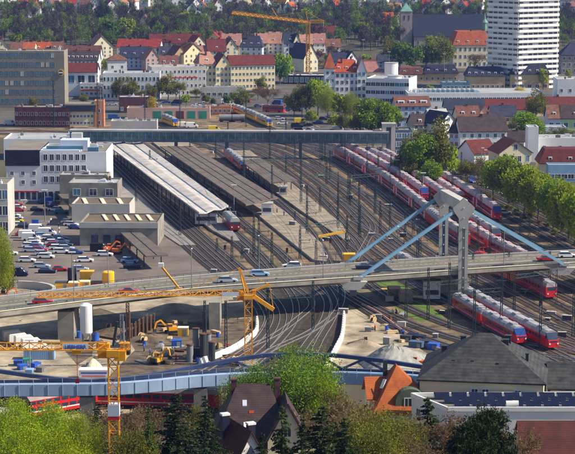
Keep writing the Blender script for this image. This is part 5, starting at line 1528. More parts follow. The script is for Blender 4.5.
pt = G(296, 312); bld('pale green metal roof behind the dark spruces', 0, 0, 0, depth=9, roof='shedx', rh=1.6, wm='cream', rm='copper_dark', fl=0, bays=0, H=ZV(414, 312)-pt.z, cat='shed', pt=pt, L=6)

# ================================================================ TOWER CRANES
def lattice(mb, a, b, w, n, ww=0.12, tri=False):
    a = Vector(a); b = Vector(b); d = (b-a).normalized()
    up = Vector((0, 0, 1)) if abs(d.z) < .9 else Vector((0, 1, 0))
    x = d.cross(up).normalized()*(w/2); y = x.normalized().cross(d).normalized()*(w/2)
    cs = [-x-y, x-y, x+y, -x+y] if not tri else [-x-y, x-y, y]
    for c in cs: mb.bar(a+c, b+c, ww*1.4)
    k = len(cs)
    for i in range(n):
        p = a.lerp(b, i/n); q = a.lerp(b, (i+1)/n)
        for j in range(k):
            c0, c1 = cs[j], cs[(j+1) % k]
            if i % 2: c0, c1 = c1, c0
            mb.bar(p+c0, q+c1, ww); mb.bar(q+cs[j], q+cs[(j+1) % k], ww*.8)
def tower_crane(lab, base, h, jib, back, az, w=1.6, head=4.5, panel=None, sag=0, jw=1.2, ww=0.12):
    o = thing('tower_crane', lab, 'crane', base, az)
    mb = MB(); mb.box(-2, 2, -2, 2, 0, .6); mb.build('base', 'concrete', o)
    mb = MB(); lattice(mb, (0, 0, .6), (0, 0, h), w, int(h/w*.9), ww); mb.build('mast', 'crane_yellow', o)
    mb = MB(); mb.cb((0, 0, h+.4), (w*1.25, w*1.25, .9)); mb.build('slewing_ring', 'crane_yellow', o)
    mb = MB(); mb.box(0.6, 2.2, -w*.9-1.0, -w*.9+.3, h-.6, h+1.4); c = mb.build('cab', 'crane_yellow', o)
    mb = MB(); mb.box(.9, 2.25, -w*.9-1.05, -w*.9+.2, h+.1, h+1.1); mb.build('cab_window', 'glass', c)
    mb = MB(); lattice(mb, (0.8, 0, h+1.3), (jib, 0, h+1.3+sag), jw, int(jib/1.5), ww, True); mb.build('jib', 'crane_yellow', o)
    mb = MB(); lattice(mb, (-.8, 0, h+1.3), (-back, 0, h+1.3-0), jw*.9, max(3, int(back/1.5)), ww); mb.build('counter_jib', 'crane_yellow', o)
    return o, h
# crane A: in front of the road bridge
A = W(248.5, 366)
oA, hA = tower_crane('yellow tower crane standing in front of the road bridge with kinked counter jib', A, 14.2, 43, 1.5, PI+R(4), w=1.5, ww=0.12, jw=0.95)
mb = MB(); mb.bar((0, 0, 15.5), (1.9, 0, 20.6), .5, .5); mb.bar((0.7, .6, 15.5), (1.9, 0, 20.6), .2); mb.build('apex', 'crane_yellow', oA)
mb = MB(); mb.bar((1.9, 0, 20.5), (12, 0, 16.4), .1); mb.bar((1.9, 0, 20.5), (-4.4, 0, 17.0), .12); mb.build('tie_rod', 'crane_yellow', oA)
mb = MB(); mb.bar((-.6, 0, 15.0), (-5.2, 0, 11.8), .8, .8); mb.bar((-4.4, 0, 17.0), (-5.2, 0, 11.8), .15); mb.bar((-.4, 0, 15.6), (-4.4, 0, 17.0), .4); mb.build('counter_arm', 'crane_yellow', oA)
mb = MB(); mb.box(2.0, 5.4, .66, .74, 14.9, 15.7); mb.box(2.0, 5.4, -.74, -.66, 14.9, 15.7); mb.build('name_board', 'white_blue', oA)
# crane B: left foreground, mast cut by the frame
Bb = G(115, 258); sB = SC(Bb)
zj = CAM_H-(355+85)*Bb.y/1950.0
oB, hB = tower_crane('large orange yellow tower crane in the left foreground with horizontal jib and banner on its mast', Bb, zj-0.7-Bb.z, 46, 2.2, PI, w=1.35, ww=0.10, jw=0.95)
zj -= Bb.z
mb = MB(); mb.box(-1.7, -.2, -.8, .8, zj-1.3, zj+.1); mb.build('winch_house', 'crane_yellow', oB)
mb = MB(); zb0 = zj-9.2-1.6; mb.box(-.78, .78, -.78, .78, zj-9.0, zj-7.4); mb.build('banner', 'white_blue', oB)
mb = MB(); mb.box(-.76, .76, -.76, .76, zj-9.5, zj-9.01); mb.build('banner_base', 'red', oB)
mb = MB(); x0, x1 = 3.5, 6.9; mb.box(x0-.2, x1-.2, .68, .74, zj+.35, zj+1.15); pn = mb.build('name_board', 'white_paint', oB)
tm = text_mesh('LIEBHERR', 0.72, 'blue', 0.02, 0.02)
tx = put('lettering', tm, pn); tx.rotation_euler = (PI/2, 0, PI); tx.location = (x1-.45, .78, zj+.42)
xs_ = [v.co.x for v in tm.vertices]; tx.scale = ((x1-x0-.5)/(max(xs_)-min(xs_)), 1, 1)
mb = MB(); mb.box(4.3, 5.5, -.5, .5, zj-.45, zj+.05); t_ = mb.build('trolley', 'crane_yellow', oB)
mb = MB(); mb.tube((4.9, 0, zj-3.9), (4.9, 0, zj-.4), .04, n=5); mb.box(4.65, 5.15, -.25, .25, zj-4.5, zj-3.9); mb.build('hook', 'red', t_)
mb = MB(); mb.bar((0, 0, zj+.6), (-.6, 0, zj+4), .35); mb.build('apex', 'metal_dark', oB)
# crane C: in the town behind
Cb = WT(308, 76); sC = SC(Cb); hC = (76-24)/sC
oC, _h = tower_crane('orange tower crane rising over the old town houses far behind', Cb, hC, 44, 9, PI-R(6), w=2.0, ww=0.26, jw=1.6, sag=5.0)
mb = MB(); mb.bar((0, 0, hC+1.3), (1.5, 0, hC+7), .5); mb.bar((1.5, 0, hC+7), (-8.5, 0, hC+2), .22); mb.bar((1.5, 0, hC+7), (22, 0, hC+4), .2); mb.bar((18, 0, hC+4), (21, 0, hC+9), .5); mb.build('apex', 'crane_yellow', oC)
mb = MB(); mb.box(-9, -6, -.8, .8, hC-1.2, hC+1); mb.build('counterweight', 'concrete', oC)

# ================================================================ CONSTRUCTION SITE
def simple(name, lab, cat, u, v, fn, rz=0, group=None, z=0):
    p = W(u, v, z); o = thing(name, lab, cat, p, rz, group); fn(o); return o
def P(o, name, m, *boxes, tubes=(), bars=(), par=None):
    mb = MB()
    for b in boxes: mb.box(*b)
    for t in tubes: mb.tube(*t)
    for b in bars: mb.bar(*b)
    return mb.build(name, m, par or o)
def silo(o):
    P(o, 'tank', 'white', tubes=[((0, 0, 2.6), (0, 0, 8.6), 1.35, 1.35, 24), ((0, 0, 8.6), (0, 0, 9.0), 1.35, .6, 24), ((0, 0, 1.1), (0, 0, 2.6), .3, 1.35, 24)])
    for a in range(4):
        x, y = 1.1*math.cos(a*PI/2+.78), 1.1*math.sin(a*PI/2+.78); P(o, 'leg', 'metal_grey', bars=[((x, y, 0), (x, y, 2.8), .2)])
    P(o, 'ladder', 'metal_dark', bars=[((1.42, 0, .3), (1.42, 0, 8.6), .08), ((1.42, .4, .3), (1.42, .4, 8.6), .08)])
simple('silo', 'tall white cylindrical silo in front of the road bridge', 'silo', 86.5, 344, silo)
def yellowtank(o):
    P(o, 'tank', 'yellow', tubes=[((0, 0, .5), (0, 0, 3.8), 1.55, 1.55, 24), ((0, 0, 3.8), (0, 0, 4.0), 1.55, 1.2, 24)])
    P(o, 'base', 'metal_dark', (-1.3, 1.3, -1.3, 1.3, 0, .5)); P(o, 'pipe', 'metal_grey', tubes=[((1.7, 0, 0), (1.7, 0, 4.2), .12, .12, 6)])
simple('yellow_tank', 'squat bright yellow tank behind the road bridge parapet', 'tank', 108.5, 287, yellowtank, z=0)
def dsilo(o):
    P(o, 'tank', 'dark_panel', tubes=[((0, 0, 1), (0, 0, 4.6), .55, .55, 16)]); P(o, 'frame', 'metal_grey', tubes=[((0, 0, 0), (0, 0, 1), .3, .5, 8), ((.5, 0, 3), (.5, 0, 5.6), .07, .07, 6)])
simple('dark_silo', 'left one of the two dark blue slim silos', 'silo', 70, 286, dsilo); simple('dark_silo', 'right one of the two dark blue slim silos', 'silo', 74.6, 286, dsilo)
def hopper(o):
    mb = MB(); a = [(-1.0, -1, 1.8), (1.0, -1, 1.8), (1.0, 1, 1.8), (-1.0, 1, 1.8), (-1.2, -1.3, 3.9), (2.4, -1.3, 3.9), (2.4, 1.3, 3.9), (-1.2, 1.3, 3.9)]
    mb.add(a, [(3, 2, 1, 0), (4, 5, 6, 7), (0, 1, 5, 4), (1, 2, 6, 5), (2, 3, 7, 6), (3, 0, 4, 7)]); mb.build('hopper', 'yellow', o)
    P(o, 'frame', 'metal_dark', bars=[((x, y, 0), (x, y, 2), .2) for x in (-1.2, 1.2) for y in (-1, 1)]); P(o, 'belt', 'yellow', bars=[((-2, 0, .4), (.5, 0, 1.9), .6, .3)])
simple('concrete_mixer', 'yellow hopper mixer with dark frame beside the slim silos', 'mixer', 85, 286, hopper)
def cont(c, top, w=3.2, d=2.4, h=2.2):
    def f(o):
        P(o, 'body', c, (-w/2, w/2, 0, d, 0, h)); P(o, 'roof', top, (-w/2-.05, w/2+.05, -.05, d+.05, h+.002, h+.15))
        mb = MB()
        for i in range(int(w/.4)): mb.box(-w/2+.1+i*.4, -w/2+.28+i*.4, -.04, -.001, .1, h-.1)
        mb.build('ribs', c, o); P(o, 'door', 'metal_grey', (w/2-1.1, w/2-.3, -.07, -.045, .1, h-.2))
    return f
simple('yellow_container', 'open framed yellow container left of the cream topped ones', 'container', 61.5, 292, cont('yellow', 'metal_dark'), 0)
simple('yellow_container', 'left of the two yellow containers with cream tops', 'container', 73, 292, cont('yellow', 'cream', 2.9), 0)
simple('yellow_container', 'right of the two yellow containers with cream tops', 'container', 84, 291, cont('yellow', 'cream', 2.7), 0)
simple('red_container', 'low red skip between the yellow containers and the yellow tank', 'skip', 97, 287, cont('red', 'metal_dark', 3, 2, 1.1), 0)
def basin(o):
    mb = MB(); n = 40; vs = []
    for i in range(n):
        t = 2*PI*i/n
        for r, z in ((8.6, 0), (8.6, 1.9), (7.9, 1.9), (7.9, 0)): vs.append((r*math.cos(t)*1.25, r*math.sin(t)*1.2, z))
    mb.add(vs, [(i*4+j, i*4+(j+1) % 4, ((i+1) % n)*4+(j+1) % 4, ((i+1) % n)*4+j) for i in range(n) for j in range(4)]); mb.build('ring_wall', 'concrete_light', o)
    mb = MB(); mb.add([(8*math.cos(2*PI*i/n)*1.2, 8*math.sin(2*PI*i/n)*1.15, .06) for i in range(n)], [tuple(range(n))]); mb.build('floor', 'sand', o)
simple('round_pit_wall', 'round pale concrete pit wall left of the yellow containers', 'pit wall', 12, 296, basin)
def excavator(c='orange'):
    def f(o):
        for s in (-1, 1): P(o, 'track', 'rubber', (-1.7, 1.7, s*1.0-.3, s*1.0+.3, 0, .8))
        b = P(o, 'body', c, (-1.8, 1.0, -1.2, 1.2, .9, 2.1)); P(o, 'counterweight', 'metal_dark', (-2.3, -1.8, -1.1, 1.1, 1.0, 2.0))
        cb = P(o, 'cab', c, (-.2, 1.2, .2, 1.2, 2.1, 3.1)); P(o, 'cab_window', 'glass', (-.1, 1.25, .15, 1.25, 2.3, 2.95), par=cb)
        P(o, 'boom', c, bars=[((1.0, -.3, 1.8), (3.2, -.3, 4.2), .45, .5), ((3.2, -.3, 4.2), (4.6, -.3, 3.6), .4, .45)])
        P(o, 'arm', c, bars=[((4.6, -.3, 3.7), (5.2, -.3, 1.6), .32, .4)]); P(o, 'bucket', 'metal_dark', (4.8, 5.6, -.8, .2, .7, 1.6))
        o.scale = (.72, .72, .72)
    return f
simple('excavator', 'orange excavator working on bare ground right of the crane mast', 'excavator', 158, 364, excavator('crane_yellow'), R(55))
simple('excavator', 'red orange excavator beside the grey gravel pile behind the hipped hall', 'excavator', 417, 367, excavator('orange'), R(165))
simple('excavator', 'orange excavator at the left edge near the round pit', 'excavator', 2, 300, excavator('orange'), R(20))
simple('excavator', 'yellow excavator below the brown sheet pile wall', 'excavator', 171, 333, excavator('crane_yellow'), R(200))
simple('excavator', 'orange excavator in front of the flat pavilion', 'excavator', 108, 252, excavator('orange'), R(10)); simple('excavator', 'second orange excavator right of its twin by the slanting canopy', 'excavator', 117, 254, excavator('orange'), R(-10))
simple('generator', 'yellow generator box with white top on the muddy ground', 'generator', 183, 336, cont('yellow', 'white_paint', 2.3, 1.8, 1.7))
simple('blue_container', 'small blue box below the yellow generator', 'container', 177, 348, cont('blue', 'blue', 2.0, 1.8, 1.5), R(10))
simple('drum', 'cream cylindrical drum beside the orange excavator', 'drum', 167, 355, lambda o: (P(o, 'tank', 'concrete_light', tubes=[((-.9, 0, .9), (.9, 0, .9), .9, .9, 16)]), P(o, 'cradle', 'blue', (-.8, .8, -.6, .6, 0, .25))))
simple('blue_tank', 'blue round tank at the foot of the white silo', 'tank', 95.5, 341, lambda o: (P(o, 'tank', 'blue', tubes=[((0, 0, .1), (0, 0, 1.7), .8, .8, 16)]), P(o, 'lid', 'metal_dark', tubes=[((0, 0, 1.7), (0, 0, 1.9), .4, .4, 10)])))
simple('blue_barrel', 'blue barrel left of the white silo legs', 'barrel', 79, 338, lambda o: P(o, 'barrel', 'blue', tubes=[((0, 0, 0), (0, 0, 1.5), .55, .55, 12)]))
def sheetwall(o):
    mb = MB(); n = 12
    for i in range(n):
        y = (i-n/2)*1.1; x = i*.35; mb.box(x-.12+(.25 if i % 2 else 0), x+.12+(.25 if i % 2 else 0), y, y+1.12, -1, 3.6+random.uniform(-.4, .4))
    mb.build('sheet_piles', 'rust', o)
simple('sheet_pile_wall', 'rusty brown sheet pile wall standing in the sand', 'wall', 134, 334, sheetwall)
simple('sheet_pile_wall', 'low rusty sheet pile wall lying right of the taller one', 'wall', 147, 328, lambda o: P(o, 'sheet_piles', 'rust', (-2.2, 2.4, 0, .3, 0, 1.0)))
def rig(h, c='rust'):
    def f(o):
        P(o, 'track', 'rubber', (-1.5, 1.5, -1.2, 1.2, 0, .8)); P(o, 'body', 'metal_dark', (-1.6, .6, -1.1, 1.1, .9, 2.3))
        mb = MB(); lattice(mb, (1.1, 0, .4), (1.1, 0, h), .6, int(h/.8), .1); mb.build('leader', c, o)
        P(o, 'strut', 'metal_grey', bars=[((-1, 0, 2), (1, 0, h*.6), .16)]); P(o, 'drill_pipe', c, tubes=[((1.5, 0, 0), (1.5, 0, h*.85), .18, .18, 8)])
    return f
simple('drilling_rig', 'brown drilling rig with tall mast behind the crane cab', 'drilling rig', 123, 354, rig(11)); simple('drilling_rig', 'grey blue drilling rig right behind the yellow winch house', 'drilling rig', 117, 357, rig(9, 'metal_grey'))
simple('drilling_rig', 'dark drilling rig standing left of the bridge pier', 'drilling rig', 199, 358, rig(10, 'metal_dark'))
for i, (u, v, h) in enumerate(((196, 357, 6), (203, 360, 5.5), (208, 357, 5), (212, 362, 4.2), (190, 362, 3.6))):
    simple('bored_pile', 'dark bored pile casing standing beside the bridge pier', 'pile', u, v, lambda o, h=h: (P(o, 'casing', 'metal_dark' if i % 2 else 'metal_grey', tubes=[((0, 0, 0), (0, 0, h), .7, .7, 14)]), P(o, 'cap', 'rust', tubes=[((0, 0, h), (0, 0, h+.2), .8, .8, 14)])), group='pile casings by the pier')
def barrier(pts, lab, h=1.1, m='white_paint', w=.45):
    Pp = pxl(pts, 0, 4); o = thing('safety_barrier', lab, 'barrier', Pp[0])
    mb = MB(); mb.sweep([p-Pp[0] for p in Pp], [(-w, 0), (-w*.35, h), (w*.35, h), (w, 0)]); mb.build('panel', m, o)
    mb = MB(); S = arclen(Pp); s = 0
    while s < S[-1]:
        p, d = at_s(Pp, S, s); p = p-Pp[0]; mb.tube(p, p+Vector((0, 0, h+.25)), .06, n=5); s += 2.5
    mb.build('post', 'red', o)
barrier([(257, 322), (256, 334), (246, 343), (232, 352), (216, 359), (200, 365)], 'bright white barrier sheet curving along the tracks near the crane mast', 1.4)
barrier([(344, 316), (343, 328), (341, 340), (334, 354), (325, 372)], 'white and pink barrier sheet left of the sandy depot ground', 1.3)
barrier([(362, 306), (380, 316), (400, 331), (420, 344), (452, 356), (480, 366)], 'low reddish white barrier along the curved track band', .8, 'pink_wall', .2)
def pile(o, rx, ry, h, m, seed):
    rng = random.Random(seed); n = 28; k = 9; vs = []
    for j in range(k+1):
        for i in range(n):
            t = 2*PI*i/n; r = 1-j/k; q = 1+.16*math.sin(3*t+seed)+rng.uniform(-.05, .05)
            vs.append((rx*r*q*math.cos(t), ry*r*q*math.sin(t), h*(1-r**1.4)*(1+rng.uniform(-.06, .06))))
    mb = MB(); mb.add(vs, [(j*n+i, j*n+(i+1) % n, (j+1)*n+(i+1) % n, (j+1)*n+i) for j in range(k) for i in range(n)]); mb.build('heap', m, o)
simple('gravel_pile', 'large grey gravel pile behind the orange roofed house', 'gravel pile', 393, 366, lambda o: pile(o, 7.5, 7, 4.6, 'gravel', 1))
simple('gravel_pile', 'flatter grey gravel pile right of the largest one', 'gravel pile', 408, 360, lambda o: pile(o, 5.5, 5, 2.2, 'gravel', 2))
simple('sand_pile', 'small yellow sand pile on the depot ground', 'sand pile', 363, 345, lambda o: pile(o, 3.6, 3, 1.2, 'sand', 3))
simple('earth_mound', 'brown earth mound left of the sheet pile wall', 'mound', 112, 334, lambda o: pile(o, 4.5, 4, 1.5, 'mud', 4)); simple('earth_mound', 'dark earth mound right of the sheet pile wall', 'mound', 152, 340, lambda o: pile(o, 5.5, 4, 1.3, 'mud', 5)); simple('earth_mound', 'broad pale sand mound under the bridge', 'mound', 175, 310, lambda o: pile(o, 6.5, 5, 1.6, 'sand', 6))
for i, (u, v, c, w) in enumerate(((405, 342, 'metal_dark', 2.4), (411, 340, 'dark_panel', 2.0), (418, 342, 'dark_panel', 2.4), (424, 347, 'metal_dark', 2.2), (432, 350, 'blue', 2.2), (415, 348, 'foot_blue', 3))):
    simple('material_box', '%s covered material stack by the curved tracks' % ['grey', 'dark', 'black', 'dull grey', 'blue', 'grey blue'][i], 'material stack', u, v, cont(c, c, w, 1.8, 1.2), R(-25), group='material stacks')
# tarpaulin truck, site hut, banner hut
simple('site_container', 'long light blue container with white roof below the parked vans', 'container', 39, 360, cont('container_blue', 'white_blue', 6.4, 2.4, 2.0))
def ban(o):
    P(o, 'body', 'white_paint', (-3, 3, 0, 2.4, 0, 1.9)); P(o, 'stripe', 'blue', (-2.6, 2.6, -.05, -.002, 1.25, 1.55)); P(o, 'roof', 'white', (-3.1, 3.1, -.1, 2.5, 1.9, 2.05)); P(o, 'lower_stripe', 'red', (-2.4, 2.4, -.05, -.002, .7, .85))
simple('site_hut', 'flat white site hut with blue and red stripe beside the crane mast', 'hut', 94, 380, ban)
simple('tent', 'small cream tent roof above the striped site hut', 'tent', 93, 368, lambda o: (P(o, 'frame', 'metal_grey', (-1.4, 1.4, 0, 1.8, 0, 1.0)), pile(o, 1.8, 1.5, 2.0, 'cream', 8)))
for i, (u, v, c) in enumerate(((18, 366, 'blue'), (28, 364, 'teal_door'), (24, 370, 'blue'), (38, 368, 'blue'), (44, 372, 'conc_dark'), (33, 374, 'container_blue'))):
    simple('pallet_stack', '%s pallet of building material below the light blue container' % ['deep blue', 'dark green', 'second deep blue', 'bright blue', 'grey', 'pale blue'][i], 'pallet', u, v, cont(c, c, 1.8, 1.4, .9), R(i*17), group='pallets below the light blue container')
# boom lift on the bridge
pp = W(179, 291, ZB)
o = thing('boom_lift', 'orange boom lift with white basket rising from the road bridge', 'boom lift', pp)
P(o, 'chassis', 'crane_yellow', (-.8, .8, -.6, .6, .1, .7)); P(o, 'boom', 'crane_yellow', bars=[((0, 0, .6), (-4.0, 1.2, 5.4), .35, .4)]); P(o, 'basket', 'white_paint', (-4.7, -3.5, .8, 1.8, 5.3, 6.2))
for x in (-.6, .6):
    P(o, 'wheel', 'rubber', tubes=[((x, -.75, .3), (x, -.55, .3), .3, .3, 10)]); P(o, 'wheel', 'rubber', tubes=[((x, .55, .3), (x, .75, .3), .3, .3, 10)])
simple('signal_gantry', 'yellow beam scaffold crossing the end of the light platforms', 'gantry', 322, 242, lambda o: (P(o, 'beam', 'yellow', bars=[((-1, 0, 1.6), (7, 2, 2.8), .5, .6)]), P(o, 'leg', 'metal_dark', bars=[((-.8, 0, 0), (-.8, 0, 1.6), .3)]), P(o, 'leg', 'metal_dark', bars=[((6.8, 2, 0), (6.8, 2, 2.8), .3)])))
simple('tarpaulin_box', 'orange yellow tarpaulin covered box at the far bridge edge beside the stay', 'box', 349, 263, cont('yellow', 'yellow', 3.4, 2.8, 2.2))
simple('scaffold', 'grey steel scaffold on the tracks left of the orange tarpaulin box', 'scaffold', 336, 263, lambda o: P(o, 'frame', 'metal_grey', bars=[((x, y, 0), (x, y, 2.6), .12) for x in (-2, 0, 2) for y in (0, 2)]+[((-2, y, z), (2, y, z), .1) for y in (0, 2) for z in (1.3, 2.6)]))
for (u, v, lab) in ((388, 290, 'left orange tarpaulin strip on the grass before the bridge'), (418, 298, 'orange tarpaulin strip beside the signal hut')):
    simple('tarpaulin', lab, 'tarpaulin', u, v, lambda o: P(o, 'sheet', 'yellow', (-1.6, 1.8, -1.2, 1.2, 0.05, .35)), R(-25))

# ================================================================ CARS
def make_car(kind):
    o = thing('parked_car', 'x', 'car')
    L, Wd, h = {'hatch': (4.1, 1.75, 1.45), 'sedan': (4.6, 1.8, 1.42), 'wagon': (4.7, 1.8, 1.48), 'van': (5.4, 2.0, 2.3)}[kind]
    zb, zs = .28, (.86 if kind != 'van' else 1.15)
    hw = Wd/2
    if kind == 'van': prof = [(-L/2, zb), (-L/2, zs), (-L/2+.05, h-.15), (-L/2+.25, h), (L/2-1.7, h), (L/2-.75, zs+.1), (L/2-.05, zs-.2), (L/2, zb+.2), (L/2-.05, zb)]
    else: prof = [(-L/2, zb+.1), (-L/2+.02, zs-.05), (-L/2+.1, zs+.04), (L/2-1.15, zs), (L/2-.15, zs-.2), (L/2, zs-.38), (L/2-.03, zb), (-L/2+.05, zb)]
    mb = MB(); k = len(prof); vs = []
    for y, sc_ in ((-hw, .97), (-hw+.08, 1), (hw-.08, 1), (hw, .97)):
        vs += [(x*sc_, y, zb+(z-zb)*sc_) for x, z in prof]
    mb.add(vs, [tuple(range(k)), tuple(range(4*k-1, 3*k-1, -1))]+[(j*k+(i+1) % k, j*k+i, (j+1)*k+i, (j+1)*k+(i+1) % k) for j in range(3) for i in range(k)])
    if kind != 'van':
        r0 = {'hatch': -L/2+.25, 'sedan': -L/2+.95, 'wagon': -L/2+.2}[kind]; r1 = L/2-1.25
        a, b = r0+.45, r1-.75
        gl = [(r0, -hw+.08, zs), (r1, -hw+.08, zs), (r1, hw-.08, zs), (r0, hw-.08, zs), (a, -hw+.25, h-.06), (b, -hw+.25, h-.06), (b, hw-.25, h-.06), (a, hw-.25, h-.06)]
        mr = MB(); mr.box(a-.03, b+.03, -hw+.24, hw-.24, h-.06, h)
    mb.build('body', 'white_paint', o)
    mg = MB()
    if kind != 'van':
        mg.add(gl, [(0, 1, 5, 4), (1, 2, 6, 5), (2, 3, 7, 6), (3, 0, 4, 7)]); mr.build('roof_panel', 'white_paint', o)
    else:
        for s in (-1, 1): mg.box(L/2-2.0, L/2-1.15, min(s*(hw+.01), s*(hw-.03)), max(s*(hw+.01), s*(hw-.03)), zs+.05, h-.35)
        mg.add([(L/2-1.62, -hw+.15, h-.08), (L/2-1.62, hw-.15, h-.08), (L/2-.74, hw-.12, zs+.16), (L/2-.74, -hw+.12, zs+.16)], [(3, 2, 1, 0)])
    mg.build('windows', 'glass', o)
    for x in (-L*.31, L*.32):
        for s in (-1, 1):
            m_ = MB(); m_.tube((x, s*(hw-.18), .32), (x, s*(hw+.01), .32), .32, n=12); m_.build('wheel', 'rubber', o)
    for s in (-1, 1):
        m_ = MB(); m_.cb((L/2-.04, s*hw*.7, zs-.33), (.1, .35, .14)); m_.build('headlight', 'white_paint', o)
        m_ = MB(); m_.cb((-L/2+.02, s*hw*.75, zs-.15), (.1, .3, .18)); m_.build('tail_light', 'red', o)
    return o
protos = {k: make_car(k) for k in ('hatch', 'sedan', 'wagon', 'van')}
dm('paint_silver', (0.42, 0.47, 0.56), rough=0.3, var=.05); dm('paint_navy', (0.015, 0.02, 0.06), rough=0.25, var=.1); dm('paint_blue', (0.03, 0.08, 0.32), rough=0.25, var=.1)
dm('paint_black', (0.012, 0.012, 0.02), rough=0.25, var=.1); dm('paint_red', (0.45, 0.02, 0.03), rough=0.25, var=.1); dm('paint_teal', (0.02, 0.16, 0.22), rough=0.25, var=.1); dm('paint_yellow', (0.75, 0.5, 0.03), rough=0.3, var=.1); dm('paint_skyblue', (0.25, 0.42, 0.68), rough=.3, var=.1)
PN = {'white_paint': 'white', 'paint_silver': 'silver', 'paint_navy': 'dark blue', 'paint_blue': 'blue', 'paint_black': 'black', 'paint_red': 'red', 'paint_teal': 'teal', 'paint_yellow': 'yellow', 'paint_skyblue': 'light blue'}
KN = {'hatch': 'hatchback', 'sedan': 'saloon car', 'wagon': 'estate car', 'van': 'van'}
used = set()
def car(kind, paint, u, v, rz, where, z=0, name='parked_car', group='cars in the station parking lot', label=None):
    p = W(u, v, z); p.z += .04
    lab = label or '%s %s parked %s' % (PN[paint], KN[kind], where)
    pr = protos[kind]
    mm = {'body': paint, 'roof_panel': paint}
    if kind not in used:
        used.add(kind); o = pr; o.location = p; o.rotation_euler.z = rz; o['label'] = lab; o['group'] = group; o.name = name
        for ch in o.children:
            if ch.name.split('.')[0] in mm: ch.material_slots[0].link = 'OBJECT'; ch.material_slots[0].material = M[paint]
    else:
        o = copy_tree(pr, p, rz, lab, group, mats=mm); o.name = name
    if kind == 'van': o['category'] = 'van'
    return o
wt, sv, nv, bl, bk, rd, tl, yl, sk = 'white_paint', 'paint_silver', 'paint_navy', 'paint_blue', 'paint_black', 'paint_red', 'paint_teal', 'paint_yellow', 'paint_skyblue'
lot = [('hatch', wt, 29, 199, 0, 'by the station shop front'), ('wagon', wt, 35.5, 199, 0, 'by the station shop front'), ('wagon', bl, 41.5, 203, 1.9, 'by the station wall'), ('van', bl, 48, 203.5, 1.9, 'by the station wall'),
  ('wagon', bl, 50, 206, 1.9, 'beside the slanting entrance canopy'), ('wagon', wt, 55, 211, 2.8, 'beside the slanting entrance canopy'), ('wagon', tl, 61.5, 213.5, 0.1, 'beside the slanting entrance canopy'),
  ('hatch', rd, 16.5, 206, .4, 'along the cream apartment house'), ('hatch', wt, 19.5, 209, .2, 'along the cream apartment house'), ('hatch', rd, 19, 211.5, .1, 'along the cream apartment house'), ('hatch', wt, 14, 217, 0, 'along the cream apartment house'), ('wagon', sv, 15.5, 219.5, 0, 'along the cream apartment house'), ('wagon', yl, 16.5, 222.5, 0, 'along the cream apartment house'),
  ('wagon', wt, 18.5, 226.5, .1, 'in the row below the yellow taxi'), ('wagon', nv, 25.5, 227.5, .05, 'in the row below the yellow taxi'), ('hatch', nv, 27, 233, .3, 'left of the white van'), ('hatch', rd, 22, 235.5, .2, 'left of the white van'), ('hatch', bk, 36.8, 211, 0, 'alone in the middle of the driveway'),
  ('wagon', wt, 69, 223.5, -.25, 'against the grey hall'), ('wagon', wt, 71.5, 226, -.25, 'against the grey hall'), ('hatch', bl, 75.5, 229, -.2, 'against the grey hall'),
  ('van', wt, 38, 232, 0, 'in the middle of the lot'), ('van', wt, 47, 235.5, 0, 'in the middle of the lot'), ('wagon', sk, 42, 237.5, .1, 'in the middle of the lot'), ('wagon', wt, 49, 240, 0, 'in the middle of the lot'), ('van', wt, 31, 240.5, 0, 'at the kiosk in the lot'), ('van', wt, 28, 238, 0, 'at the kiosk in the lot'),
  ('wagon', wt, 35, 245.5, 0, 'in the left double row'), ('wagon', bl, 37, 248.8, -.05, 'in the left double row'), ('wagon', rd, 39.5, 251.6, 0, 'in the left double row'), ('wagon', sv, 43, 255.3, .1, 'in the left double row'), ('hatch', wt, 33.5, 243, 0, 'in the left double row'),
  ('wagon', wt, 53.5, 244.5, 0, 'in the right double row'), ('wagon', rd, 55, 246.6, 0, 'in the right double row'), ('wagon', wt, 57.5, 249.6, .05, 'in the right double row'), ('wagon', wt, 61.5, 253.3, 0, 'in the right double row'), ('hatch', nv, 52, 241.6, 0, 'in the right double row'),
  ('wagon', wt, 30, 247.5, 0, 'in the left double row'), ('wagon', sv, 31, 252, 0, 'in the left double row'), ('wagon', wt, 46, 258.3, 0, 'in the left double row'), ('wagon', sv, 66, 250, 0, 'in the right double row'), ('wagon', nv, 64.5, 246.5, 0, 'in the right double row'), ('hatch', wt, 62.5, 243, 0, 'in the right double row'), ('wagon', bl, 60, 240, 0, 'in the right double row'), ('wagon', wt, 85, 262, .1, 'in front of the grey hall'), ('hatch', bl, 76, 254, .1, 'in front of the grey hall'), ('wagon', sv, 80, 271, .05, 'above the slim silos'), ('hatch', rd, 60, 271, .05, 'above the slim silos'), ('wagon', wt, 27, 262, 0, 'left of the thin light mast'), ('hatch', wt, 10.5, 255, .2, 'half behind the green tree'), ('wagon', bl, 6, 265.5, .05, 'half behind the green tree'), ('wagon', sv, 41.5, 267.8, 0, 'in the open lower part of the lot'), ('wagon', nv, 47.5, 273, 0, 'in the open lower part of the lot'), ('van', nv, 18, 276, 0, 'left in the lower part of the lot'),
  ('van', bk, 100, 251.5, -.02, 'beside the orange excavators'), ('wagon', wt, 104.5, 256, 0, 'beside the orange excavators'), ('wagon', sk, 129.5, 262.5, -.05, 'below the slanting bus canopy'), ('wagon', nv, 132.5, 268.5, -.05, 'below the slanting bus canopy')]
for k_, pt, u, v, rz, wh in lot: car(k_, pt, u, v, rz, wh)
